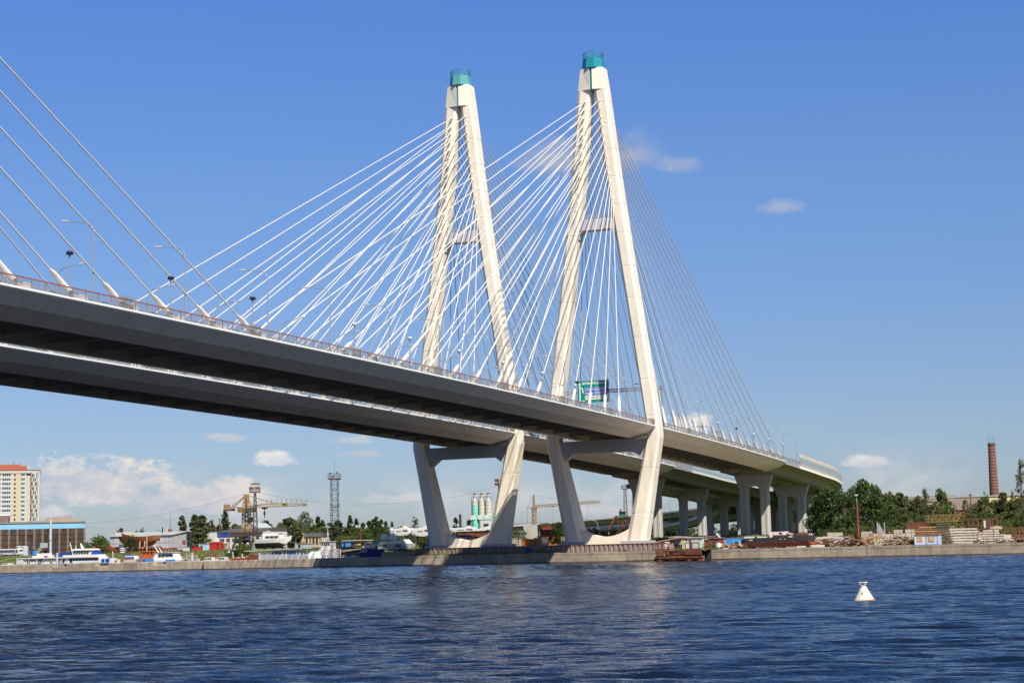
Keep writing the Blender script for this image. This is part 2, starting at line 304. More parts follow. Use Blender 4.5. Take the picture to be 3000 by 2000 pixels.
def build_water():
    M = bpy.data.materials.new('river_water'); M.use_nodes = True; nt = M.node_tree; N = nt.nodes; L = nt.links; b = N['Principled BSDF']
    b.inputs['Base Color'].default_value = (.004, .009, .022, 1); b.inputs['Roughness'].default_value = .06; b.inputs['IOR'].default_value = 1.333; b.inputs['Specular IOR Level'].default_value = .5
    geo = N.new('ShaderNodeNewGeometry')
    def noise(sc, det, rot, stretch):
        mp = N.new('ShaderNodeMapping'); mp.inputs['Rotation'].default_value = (0, 0, rot); mp.inputs['Scale'].default_value = (1, stretch, 1); L.new(geo.outputs['Position'], mp.inputs[0])
        n = N.new('ShaderNodeTexNoise'); n.inputs['Scale'].default_value = sc; n.inputs['Detail'].default_value = det; n.inputs['Roughness'].default_value = .6; L.new(mp.outputs[0], n.inputs['Vector']); return n.outputs['Fac']
    b1 = N.new('ShaderNodeBump'); b1.inputs['Strength'].default_value = 1.0; b1.inputs['Distance'].default_value = WAVE_B1; L.new(noise(.95, 5, 0, .32), b1.inputs['Height'])
    b2 = N.new('ShaderNodeBump'); b2.inputs['Strength'].default_value = 1.0; b2.inputs['Distance'].default_value = WAVE_B2; L.new(noise(3.6, 3, 0, .34), b2.inputs['Height']); L.new(b1.outputs[0], b2.inputs['Normal'])
    b3 = N.new('ShaderNodeBump'); b3.inputs['Strength'].default_value = 1.0; b3.inputs['Distance'].default_value = .035; L.new(noise(10.0, 2, 0, .4), b3.inputs['Height']); L.new(b2.outputs[0], b3.inputs['Normal']); L.new(b3.outputs[0], b.inputs['Normal'])
    # wind-roughened stretches of the river alternate with smoother ones
    pr = N.new('ShaderNodeMapRange'); pr.inputs[1].default_value = .36; pr.inputs[2].default_value = .54; pr.inputs[3].default_value = .55; pr.inputs[4].default_value = 1.15
    L.new(noise(.05, 5, R(21.6)+1.5708, .22), pr.inputs[0]); L.new(pr.outputs[0], b1.inputs['Strength']); L.new(pr.outputs[0], b2.inputs['Strength'])
    # wave sheet: choppy river, sum of short-crested waves running up-river
    u = [25.0]
    while u[-1] < 560: u.append(u[-1]+max(.20, min(.58, u[-1]*.0017)))
    u = np.array(u); v = np.arange(-180, 180.1, .56); a = R(21.6); U, V = np.meshgrid(u, v, indexing='ij')
    X = CAM[0]+U*math.cos(a)-V*math.sin(a); Y = CAM[1]+U*math.sin(a)+V*math.cos(a); Z = np.zeros_like(X)
    patch = .75+.3*np.sin(X*.021+Y*.034+1.0)*np.sin(Y*.017-X*.03+.4)+.2*np.sin(X*.06-Y*.045)
    for k in range(54):
        lam = float(np.exp(rng.uniform(math.log(.75), math.log(2.7)))); th = 3.45+rng.normal(0, .32); amp = WAVE_A*lam**.85*rng.uniform(.5, 1.3)
        ph = (X*math.cos(th)+Y*math.sin(th))*2*math.pi/lam+rng.uniform(0, 6.28); s = np.sin(ph); Z += amp*(s+.35*(1-np.abs(s))*np.sign(s)*0+.25*np.cos(2*ph+1.57))
    Z *= patch; nu, nv = X.shape
    co = np.stack([X, Y, Z], -1).reshape(-1, 3).astype(np.float32); idx = np.arange(nu*nv).reshape(nu, nv)
    q = np.stack([idx[:-1, :-1], idx[1:, :-1], idx[1:, 1:], idx[:-1, 1:]], -1).reshape(-1, 4)
    me = bpy.data.meshes.new('river'); me.vertices.add(len(co)); me.vertices.foreach_set('co', co.ravel()); me.loops.add(q.size); me.loops.foreach_set('vertex_index', q.ravel().astype(np.int32))
    me.polygons.add(len(q)); me.polygons.foreach_set('loop_start', (np.arange(len(q))*4).astype(np.int32)); me.polygons.foreach_set('loop_total', np.full(len(q), 4, dtype=np.int32)); me.polygons.foreach_set('use_smooth', np.ones(len(q), dtype=bool))
    me.update(); me.validate(); me.materials.append(M); tag(put('river', me), 'dark blue choppy river', None, kind='structure')
    big = MB().add([(-9000, -9000, -.55), (150, -9000, -.55), (150, 9000, -.55), (-9000, 9000, -.55)], [(0, 1, 2, 3)]); tag(big.build('river', M), 'wider river around the choppy reach', None, kind='structure')
WAVE_A, WAVE_B1, WAVE_B2 = .0068, .26, .09
build_water()

# ------------------------------------------------------------------ quay wall
QR = BR-math.atan(.075)
def build_quay():
    t = thing('quay_wall', 'long pale concrete quay wall of cast panels along the river', 'quay', (xq(0), 0, 0), QR)
    notch = [PY(p, xq(PY(p, -15))) for p in (175, 299, 481)]
    y = 236.0; i = 0
    while y > -172:
        left = y > 60; Lp = 5.05 if left else (13.2 if y > -40 else 26.5); jy = PY(2160, -27)
        if -15 < y < 60: Lp = 9.0
        ga, gb = PY(1930, -26), PY(2063, -27)
        if ga >= y > gb: y = gb; continue
        if y > ga > y-Lp: Lp = y-ga
        yc = y-Lp/2; a = -y*1.0028; b2 = -(y-Lp)*1.0028
        top = 2.48+random.uniform(-.04, .05); off = random.uniform(-.03, .03); low = False
        if left and min(abs(yc-n) for n in notch) < 2.6: top = 1.72; low = True
        if yc < -15: top = 2.42+random.uniform(-.03, .03)
        mb = MB(); e = .03; th = 2.6 if left else 2.2
        mb.prism([(0+off, -1.2), (th, -1.2), (th, top), (.12+off, top), (off, top-.12)], 'x', a+e, b2-e)
        if not left and not low:                                                     # worn coping with open joints
            n = int((b2-a)/2.9); 
            for k in range(n): mb.bx(a+k*(b2-a)/n+.06, a+(k+1)*(b2-a)/n-.06, off-.05, off+.5, top-.45+random.uniform(-.04, .04), top+.03)
        p = mb.build('wall_panel', QUAY, t)
        st = MB().bx(a+e, b2-e, off-.035, off+.3, -.6, .24+random.uniform(0, .10)).build('waterline_stain', mat('tide_stain', (.075, .05, .032), .6, .3, 1.2, streak=.5, dirt=(.16, .07, .03)), p)  # thin strip added on the wall face to carry the tide stain
        y -= Lp; i += 1
    for p_ in (180, 305, 486):
        yy = PY(p_, -12, 1655); bt = thing('bollard', 'black mooring bollard in the %s notch of the quay from the left' % ordn((180, 305, 486).index(p_)), 'bollard', (xq(yy)+.8, yy, 1.72), 0, 'bollards in the quay notches')
        MB().lathe([(.28, 0), (.25, .35), (.36, .5), (.36, .68), (.1, .75)], n=10).build('post', BLACK, bt, True); MB().lathe([(.4, 0), (.4, .08)], n=10).build('base_plate', BLACK, bt)
build_quay()
# ------------------------------------------------------------------ the two cable-stayed bridges
DY = 38.76; A0, DS, B0, DSS, SPAN, XLP = 29.70, 11.354, 9.99, 10.247, 382.0, -367.0
def zd0(X): return 34.306-.017349*X-4.3831e-5*X*X-.05917e-6*X**3
def zdN(X): return zd0(X)-(.42*((-X-100)/162)**2 if X < -100 else 0)
def zdF(X): return zd0(X)
def sweep(mb, path, poly, cap=True):
    rings = []
    for i, p in enumerate(path):
        a, b = Vector(path[max(i-1, 0)]), Vector(path[min(i+1, len(path)-1)]); d = (b-a); d.z = 0; d.normalize(); n = Vector((-d.y, d.x, 0))
        rings.append([(p[0]+n.x*q[0], p[1]+n.y*q[0], p[2]+q[1]) for q in poly])
    return mb.loft(rings, cap)
def along(path, step, start=0.0, end=None):
    P = np.array(path, float); seg = np.linalg.norm(np.diff(P[:, :2], axis=0), axis=1); s = np.concatenate([[0], np.cumsum(seg)]); out = []; e = s[-1] if end is None else end
    for t in np.arange(start, e+1e-6, step):
        q = [float(np.interp(t, s, P[:, k])) for k in range(3)]; t2 = min(t+.5, s[-1]); t1 = max(t2-1, 0)
        h = math.atan2(np.interp(t2, s, P[:, 1])-np.interp(t1, s, P[:, 1]), np.interp(t2, s, P[:, 0])-np.interp(t1, s, P[:, 0])); out.append((q, h))
    return out
def octo(cx, cy, z, hx, hy, kx, ky):
    a, b = hx*(1-kx), hy*(1-ky)
    return [(cx-hx, cy+b, z), (cx-hx, cy-b, z), (cx-a, cy-hy, z), (cx+a, cy-hy, z), (cx+hx, cy-b, z), (cx+hx, cy+b, z), (cx+a, cy+hy, z), (cx-a, cy+hy, z)]

LEGPROF = [  # z, centre |y|, half width y, half depth x, chamfer x, chamfer y
    (4.9, 8.30, 2.65, 2.75, .30, .50), (14.0, 10.20, 2.32, 2.6, .30, .44), (23.0, 12.05, 2.02, 2.45, .28, .36), (31.4, 13.85, 1.72, 2.3, .24, .26), (35.0, 13.70, 1.70, 2.25, .22, .30),
    (55.0, 11.05, 1.66, 2.2, .24, .36), (76.0, 8.15, 1.68, 2.15, .26, .40), (101.5, 4.78, 1.88, 2.1, .28, .45), (124.6, 2.26, 1.84, 2.05, .28, .45)]
def legp(z):
    P = np.array(LEGPROF); return [float(np.interp(z, P[:, 0], P[:, k])) for k in range(1, 6)]
def make_leg(s):
    zs = [4.9]; joints = [12.0, 23.6, 37.0, 46.5, 57.5, 68.0, 76.5, 85.5, 93.0, 100.5, 108.0, 115.0, 121.0]
    rings = []
    def ring(z, inset=0.0):
        cy, hy, hx, kx, ky = legp(z); rings.append(octo(0, s*cy, z, hx-inset, hy-inset, kx, ky))
    ring(4.9); prev = 4.9
    for j in joints+[124.58]:
        for zz in (31.4, 35.0):
            if prev < zz < j: ring(zz)
        if j < 124: ring(j-.21); ring(j-.20, .04); ring(j+.20, .04); ring(j+.21)
        else: ring(j)
        prev = j
    return MB().loft(rings)
def lower_beam():
    mb = MB(); mb.prism([(-12.4, 28.1), (12.4, 28.1), (12.4, 31.3), (-12.4, 31.3)], 'x', -1.35, 1.35)
    for s in (-1, 1): mb.prism([(s*12.3, 28.1), (s*8.3, 28.1), (s*11.3, 25.7), (s*11.9, 25.7)][::s], 'x', -1.30, 1.30)
    for y in (-9.2, 9.2): mb.bx(-1.37, 1.37, y-.05, y+.05, 28.08, 31.32)
    return mb
def upper_beam():
    mb = MB(); mb.prism([(-5.2, 86.9), (5.2, 86.9), (4.7, 89.8), (-4.7, 89.8)], 'x', -1.5, 1.5)
    for s in (-1, 1):
        pts = [(s*5.6, 86.9), (s*3.2, 86.9), (s*3.9, 86.7), (s*4.4, 86.3), (s*4.8, 85.6), (s*5.0, 84.6), (s*5.6, 84.6)]; mb.prism(pts[::s], 'x', -1.4, 1.4)
    return mb
def saddle():
    mb = MB(); ys = np.linspace(-6.6, 6.6, 15); prof = [(y, 6.3+(1.9*(abs(y)/6.6)**2.0)) for y in ys]
    mb.prism([(6.6, 4.28), (-6.6, 4.28)][::-1]+[(y, z) for y, z in prof[::-1]], 'x', -2.1, 2.1); return mb
def head():
    mb = MB()
    for s in (-1, 1):
        def pl(z, k): o = 3.98-(z-124.6)*.135; return [(-2.75, s*.36, z), (-1.75, s*o, z), (1.75, s*o, z), (2.75, s*.36, z)][::s]
        mb.loft([pl(124.6, 0), pl(130.5, 0)])
    return mb
def make_pylon(parent, X0, Yc, capmat):
    t = saddle().build('pylon', CREAM, parent, loc=(X0, Yc, 0)); t['label'] = 'cream A-shaped concrete pylon'
    for s in (-1, 1):
        make_leg(s).build('leg', CREAM, t); MB().bx(-3.3, 3.3, s*8.3-3.7, s*8.3+3.7, 4.28, 5.1).build('plinth', BEAMG, t)
    lower_beam().build('lower_crossbeam', BEAMG, t); upper_beam().build('upper_crossbeam', mat('beam_pale', (.47, .47, .50), .5, .05, .3), t); head().build('head', CREAM, t)
    MB().bx(-2.45, 2.45, -.34, .34, 124.5, 130.6).build('slot_panel', capmat, t)
    k = math.pi/8
    MB().loft([[(rx*math.cos(2*math.pi*i/8+k)*1.05, rx*math.sin(2*math.pi*i/8+k), z) for i in range(8)] for rx, z in ((3.1, 130.52), (2.75, 133.3), (2.72, 133.3))]).build('cap', capmat, t)
    rb = MB()
    for z in (133.65, 134.0, 134.4, 134.8):
        rb.tube([(2.75*math.cos(2*math.pi*i/8+k), 2.75*math.sin(2*math.pi*i/8+k), z) for i in range(9)], .05 if z < 134.7 else .09, 4)
    for i in range(8): rb.bar((2.72*math.cos(2*math.pi*i/8+k), 2.72*math.sin(2*math.pi*i/8+k), 133.2), (2.75*math.cos(2*math.pi*i/8+k), 2.75*math.sin(2*math.pi*i/8+k), 134.8), .1)
    rb.build('cap_railing', TEAL if capmat is TEAL else mat('teal_rail', (.04, .22, .24), .5, .05, 1), t)
    rr = MB()
    for x in (-1.45, 1.45):
        for z in (90.2, 90.55, 90.95, 91.3): rr.bar((x, -4.5, z), (x, 4.5, z), .06)
        for y in np.linspace(-4.5, 4.5, 8): rr.bar((x, y, 89.8), (x, y, 91.3), .07)
    rr.build('beam_railing', BEAMG, t)
    return t
SEC = [(14.6, 0), (-14.6, 0), (-14.6, -.30), (-12, -1.85), (-7.3, -2.88), (-7.0, -.7), (7.7, -.7), (8.0, -2.45), (12, -1.85), (14.6, -.30)]
XS0, XS1 = -386.0, 147.0
def floor_beam_mesh():
    mb = MB(); mb.prism([(-6.9, -.82), (-6.9, -2.35), (-5.9, -2.35), (-4.6, -1.95), (5.4, -1.95), (6.6, -2.15), (7.5, -2.15), (7.5, -.82)][::-1], 'x', -.07, .07); mb.bx(-.35, .35, -4.6, 5.4, -2.03, -1.93)
    for y in np.arange(-5, 5.1, 2.0): mb.bx(-.3, .3, y-.03, y+.03, -1.9, -.82)
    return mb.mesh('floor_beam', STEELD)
def make_bridge(Yc, zf, near):
    nm = 'near' if near else 'far'
    t = thing('cable_stayed_bridge', 'nearer cable-stayed bridge with red handrail and the taller-looking right pylon' if near else 'farther cable-stayed bridge, its pylon on the left behind the nearer deck', 'bridge', (0, Yc, 0), 0, 'twin cable-stayed bridges')
    xs = list(np.arange(XS0, XS1, 6.0))+[XS1]; path = [(x, 0, zf(x)) for x in xs]
    d = sweep(MB(), path, SEC).build('deck', STEEL, t)
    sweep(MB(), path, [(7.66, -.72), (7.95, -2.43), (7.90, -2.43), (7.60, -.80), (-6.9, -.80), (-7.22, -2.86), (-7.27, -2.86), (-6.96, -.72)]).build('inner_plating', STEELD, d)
    lip = MB()
    for s in (-1, 1): sweep(lip, path, [(s*14.72, -.22), (s*14.72, .04), (s*14.35, .04), (s*14.35, .02), (s*14.6, .01), (s*14.61, -.26)][::-s])
    lip.build('edge_beam', LIP, d)
    fb = floor_beam_mesh(); anchors = [-(A0+DS*i) for i in range(14)]+[-SPAN+A0+DS*i for i in range(14)]
    bx = sorted(set([round(a+DS*0, 2) for a in anchors]+[-A0-DS*13-(DS*1.2), -18.0, -6.0]+[B0+DSS*i for i in range(14)]))
    for x in bx:
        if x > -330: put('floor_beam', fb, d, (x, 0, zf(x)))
    x = -330.0; fpm = {}
    while x < 140:
        sl = (zf(x+11.3)-zf(x)); c0 = Vector((x+.06, -14.63, -.33+zf(x+.06))); 
        mb = MB(); y0, z0, y1, z1 = -14.60, -.32, -12.02, -1.86
        def P(xx, f, o): zz = zf(xx); return (xx, y0+(y1-y0)*f-.0*o, zz+z0+(z1-z0)*f-o)
        mb.loft([[P(xx, 0, .0), P(xx, 0, .05), P(xx, 1, .05), P(xx, 1, .0)] for xx in (x+.12, x+5.67, x+11.24)]); mb.build('fascia_panel', STEEL, d); x += 11.354
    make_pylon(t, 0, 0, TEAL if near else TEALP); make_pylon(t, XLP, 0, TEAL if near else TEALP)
    # stays
    def stay(xb, xt, sx, i, s, thick):
        zt = 121.5-2.2*(13-i); top = Vector((xt, s*(1.95+(121.5-zt)*.107), zt)); bot = Vector((xb, s*14.0, zf(xb)-.1)); dv = (top-bot).normalized()
        c = MB().tube([bot+dv*4.5, top], .112, 6).build('cable', CABLE, t, True)
        MB().tube([bot, bot+dv*.9, bot+dv*1.0, bot+dv*5.3, bot+dv*6.3], [.46, .46, .38, .38, .14], 8).build('sleeve', CABLE, c, True)
        MB().tube([top-dv*.8, top-dv*.75, top-dv*.45, top-dv*.40, top+dv*.9], [.14, .24, .24, .19, .19], 8).build('socket', CABLE, c, True)
        blk = MB().box((xb+(.6 if xb < xt else -.6)*-1, s*14.0, zf(xb)+.35), (1.7, .8, .8)); blk.build('anchor_block', LIP, c)
    for s in (-1, 1):
        for i in range(14):
            stay(-(A0+DS*i), -2.1, -1, i, s, 0); stay(B0+DSS*i, 2.1, 1, i, s, 0); stay(-SPAN+1.5+A0+DS*i, XLP+2.1, 1, i, s, 0)
    # railings along both edges
    pm = MB().bx(-.05, .05, -.07, .07, .1, 1.22).bx(-.06, .06, -.05, .12, 1.2, 1.28).mesh('post', GREYR)
    for s in (-1, 1):
        rl = MB(); hr = MB(); pth = [(x, 0, zf(x)) for x in np.arange(-330, 171, 4.0)]
        for z in (.30, .50, .70, .90, 1.08): sweep(rl, pth, [(s*14.5-.025, z), (s*14.5+.025, z), (s*14.5+.025, z+.05), (s*14.5-.025, z+.05)])
        r = rl.build('railing', GREYR, t); sweep(hr, pth, [(s*14.5-.07, 1.22), (s*14.5+.07, 1.22), (s*14.5+.07, 1.36), (s*14.5-.07, 1.36)]); hr.build('handrail', REDR if near else GREYR, r)
        st = 2.77 if s < 0 else 4.0; x = -328.0
        if s < 0 or near:
            while x < 170: put('post', pm, r, (x, s*14.5, zf(x))); x += st
    gr = MB(); pth = [(x, 0, zf(x)) for x in np.arange(-330, 171, 6.0)]
    for s in (-1, 1):
        for z in (.45, .75): sweep(gr, pth, [(s*12.4-.04, z), (s*12.4+.04, z), (s*12.4+.04, z+.16), (s*12.4-.04, z+.16)])
        for x in np.arange(-328, 168, 3.0): gr.bx(x-.06, x+.06, s*12.4-.06, s*12.4+.06, zf(x), zf(x)+.9)
    gr.build('crash_barrier', GREYR, t)
    MB().loft([[(x, -12.0, zf(x)+.012), (x, 12.0, zf(x)+.012), (x, 12.0, zf(x)+.002), (x, -12.0, zf(x)+.002)] for x in xs]).build('carriageway', ASPH, t)
    # grey gate panels in the railing
    gm = MB()
    for z in np.arange(.15, 1.6, .24): gm.bx(-1.7, 1.7, -.03, .03, z, z+.05)
    for x in np.arange(-1.7, 1.71, .425): gm.bx(x-.03, x+.03, -.04, .04, .1, 1.6)
    gme = gm.mesh('railing_gate', GREYR)
    for x in np.arange(-239, 160, 33.5): put('railing_gate', gme, t, (x, -14.62, zf(x)))
    return t
NB = make_bridge(0, zdN, True); FB = make_bridge(DY, zdF, False)

# ------------------------------------------------------------------ approach viaducts
def vz(s): return zd0(s) if s < 216 else zd0(216)-(s-216)*.030
def pathN():
    p = [(x, 0.0, zd0(x)) for x in np.arange(147.0, 216.1, 6)]; Rr = 290.0
    for ph in np.arange(1.2, 78, 1.6): a = R(ph); p.append((216+Rr*math.sin(a), Rr*(1-math.cos(a)), vz(216+Rr*a)))
    return p
def pathF():
    p = [(x, DY, zd0(x)) for x in np.arange(147.0, 216.1, 6)]
    p += [(x, DY, vz(x)) for x in np.arange(222, 341, 6)]; Rr = 260.0
    for ph in np.arange(1.5, 70, 1.8): a = R(ph); p.append((340+Rr*math.sin(a), DY+Rr*(1-math.cos(a)), max(13, vz(340+Rr*a))))
    return p
def smooth(pts, n=8):
    P = [pts[0]]+list(pts)+[pts[-1]]; out = []
    for i in range(1, len(P)-2):
        a, b, c, d = [np.array(q, float) for q in P[i-1:i+3]]
        for k in range(n):
            t = k/n; out.append(tuple(.5*(2*b+(c-a)*t+(2*a-5*b+4*c-d)*t*t+(3*b-a-3*c+d)*t**3)))
    out.append(pts[-1]); return out
def pier_mesh(parent, X, Y, h, zb, zt, sep=3.6, w=3.05, capw=6.6):
    p = MB().prism([(-capw, zt), (capw, zt), (capw-.15, zt-.9), (sep+w/2, zt-4.6), (sep-w/2+.0, zt-4.9), (sep-w/2-.9, zt-4.0), (-sep+w/2+.9, zt-4.0), (-sep+w/2, zt-4.9), (-sep-w/2, zt-4.6), (-capw+.15, zt-.9)][::-1], 'x', -1.35, 1.35).build('pier', CONC, parent, loc=(X, Y, 0)); p.rotation_euler = (0, 0, h)
    for s in (-1, 1):
        mb = MB(); cy = s*sep; hw = w/2
        pl = [(-1.5, cy-hw+.35), (-1.15, cy-hw), (1.15, cy-hw), (1.5, cy-hw+.35), (1.5, cy+hw-.35), (1.15, cy+hw), (-1.15, cy+hw), (-1.5, cy+hw-.35), (-1.5, cy+.55), (-1.28, cy+.45), (-1.28, cy-.45), (-1.5, cy-.55)]
        mb.loft([[(x, y, zb-1.5) for x, y in pl], [(x, y, zt-4.55) for x, y in pl]]); mb.build('column', CONC, p)
    return p
VSEC = [(13.6, 0), (-13.6, 0), (-13.6, -.30), (-10.0, -.55), (-9.3, -.6), (-8.4, -2.9), (-5.2, -2.9), (-4.4, -.7), (4.4, -.7), (5.2, -2.9), (8.4, -2.9), (9.3, -.6), (10, -.55), (13.6, -.30)]
def barrier(parent, path, s0, s1, side, step, lower, pane, top, name='noise_barrier', fasc=0.0, inward=1.0):
    fr = MB(); pts = along(path, step, s0, s1); t = None
    def q(P, h, off, z): n = (-math.sin(h), math.cos(h)); return (P[0]+n[0]*off, P[1]+n[1]*off, P[2]+z)
    sg = 1 if side > 0 else -1; cur = lambda z: side-sg*inward*(0 if z < 3.1 else .16*(z-3.1)**2)
    for P, h in pts: fr.tube([q(P, h, cur(z), z) for z in (0, 1.5, 3.0, 3.7, 4.3, 4.8)], .09, 4)
    for z in (1.35, 2.22, 3.1, 4.8):
        fr.tube([q(P, h, cur(z), z) for P, h in pts], .07, 4)
    t = fr.build(name, GREYR, parent)
    for (P, h), (Q, g) in zip(pts[:-1], pts[1:]):
        for z0, z1, m, nme in ((.05, 1.32, lower, 'panel'), (1.40, 2.18, pane, 'pane'), (2.27, 3.06, pane, 'pane'), (3.14, 4.75, top, 'panel')):
            zz = (z0, z1) if z1 < 3.1 else (z0, 3.7, 4.25, z1); mb = MB(); e = .05
            def lerp(a, b, f): return tuple(a[k]+(b[k]-a[k])*f for k in range(3))
            rows = [(lerp(q(P, h, cur(z), z), q(Q, g, cur(z), z), e), lerp(q(P, h, cur(z), z), q(Q, g, cur(z), z), 1-e)) for z in zz]
            n2 = (-math.sin(h)*.03*sg, math.cos(h)*.03*sg, 0)
            mb.loft([[a, b, (b[0]+n2[0], b[1]+n2[1], b[2]), (a[0]+n2[0], a[1]+n2[1], a[2])] for a, b in rows]); mb.build(nme, m, t)
    return t
def build_viaducts():
    for near in (True, False):
        p = pathN() if near else pathF(); Yc = 0 if near else DY
        t = thing('approach_viaduct', 'nearer concrete approach viaduct curving away with a tall pale noise barrier' if near else 'farther concrete approach viaduct on twin-column piers behind the nearer one', 'viaduct', (0, 0, 0), 0, 'approach viaducts')
        sweep(MB(), p, VSEC).build('girder', GIRD, t); e = MB()
        for s in (-1, 1): sweep(e, p, [(s*13.85, -.62), (s*13.85, .12), (s*13.45, .12), (s*13.62, -.0), (s*13.62, -.62)][::-s])
        e.build('parapet', LIP if near else mat('parapet_grey', (.55, .54, .51), .7, .08, .8), t)
        sweep(MB(), p, [(-12.8, .004), (12.8, .004), (12.8, .016), (-12.8, .016)]).build('carriageway', ASPH, t)
        for s_, in ((13,), (71,), (131,), (190,), (250,)):
            q, h = along(p, 1, s_, s_)[0]
            pier_mesh(t, q[0], q[1], h, zg(q[0], q[1]), q[2]-3.05)
        if near: barrier(t, p, 25, 232, -13.65, 3.1, BEIGEP, BARG, BEIGEP)
        else:
            rl = MB()
            for z in (.5, .8, 1.1, 1.4): rl.tube([(q[0]+math.sin(h)*13.6, q[1]-math.cos(h)*13.6, q[2]+z) for q, h in along(p, 4, 0, 240)], .05, 4)
            for q, h in along(p, 1.6, 0, 240): rl.bar((q[0]+math.sin(h)*13.6, q[1]-math.cos(h)*13.6, q[2]+.2), (q[0]+math.sin(h)*13.6, q[1]-math.cos(h)*13.6, q[2]+1.45), .08)
            rl.build('railing', GREYR, t)
    # ramp leaving the farther viaduct and running on as the flyover behind the pylons
    p = smooth([(176, 46, 25.6), (236, 46.3, 24.0), (288, 49, 22.0), (335, 57.5, 19.6), (385, 80, 16.2), (440, 114, 13.4), (510, 164, 13.8), (585, 226, 16.4), (670, 300, 18.0), (780, 400, 18.2), (960, 560, 17.0)])
    t = thing('exit_ramp', 'curved exit ramp with blue-paned noise barrier behind the piers, leading to a flyover', 'ramp')
    RS = [(5.4, 0), (-5.4, 0), (-5.4, -.4), (-3.4, -.7), (-2.4, -2.4), (2.4, -2.4), (3.4, -.7), (5.4, -.4)]
    sweep(MB(), p, RS).build('girder', GIRD, t); e = MB()
    for s in (-1, 1): sweep(e, p, [(s*5.6, -.95), (s*5.6, .5), (s*5.25, .5), (s*5.41, 0), (s*5.41, -.95)][::-s])
    e.build('parapet', BARGR, t); barrier(t, p, 120, 420, -5.45, 3.4, BARGR, BARB, BARGR)
    f2 = MB()
    for z in (1.0, 1.6, 2.2): f2.tube([(q[0]+math.sin(h)*5.45, q[1]-math.cos(h)*5.45, q[2]+z) for q, h in along(p, 8, 424, 1000)], .16, 4)
    sweep(f2, [(q[0], q[1], q[2]) for q, h in along(p, 10, 424, 1000)], [(-5.5, .5), (-5.35, .5), (-5.35, 1.7), (-5.5, 1.7)]); f2.build('fence', mat('pink_fence', (.42, .20, .16), .7, .2, .5), t)
    for s_ in (96, 150, 205, 262, 320, 380, 440, 500, 560, 620, 680, 740, 800):
        q, h = along(p, 1, s_, s_)[0]; zb = zg(q[0], q[1]); w = 1.9 if s_ < 300 else 1.2
        c = MB().box((0, 0, (zb-1+q[2]-2.45)/2), (1.6, 2*w, q[2]-2.45-zb+1)).build('column', CONC, t, loc=(q[0], q[1], 0)); c.rotation_euler = (0, 0, h)
    # lower slip road seen between the last piers
    p = smooth([(470, 60, 9.0), (440, 52, 12.0), (415, 46, 15.0), (400, 36, 18.0), (392, 22, 20.5), (392, 0, 22.0)]); t = thing('slip_road', 'slip road rising to the right between the last piers', 'ramp')
    sweep(MB(), p, RS).build('girder', GIRD, t); e = MB()
    for s in (-1, 1): sweep(e, p, [(s*5.6, -.95), (s*5.6, 1.6), (s*5.25, 1.6), (s*5.41, 0), (s*5.41, -.95)][::-s])
    e.build('parapet', BARGR, t)
    for s_ in (20, 60): 
        q, h = along(p, 1, s_, s_)[0]; MB().box((q[0], q[1], q[2]/2), (1.6, 3, q[2]-5)).build('column', CONC, t)
build_viaducts()

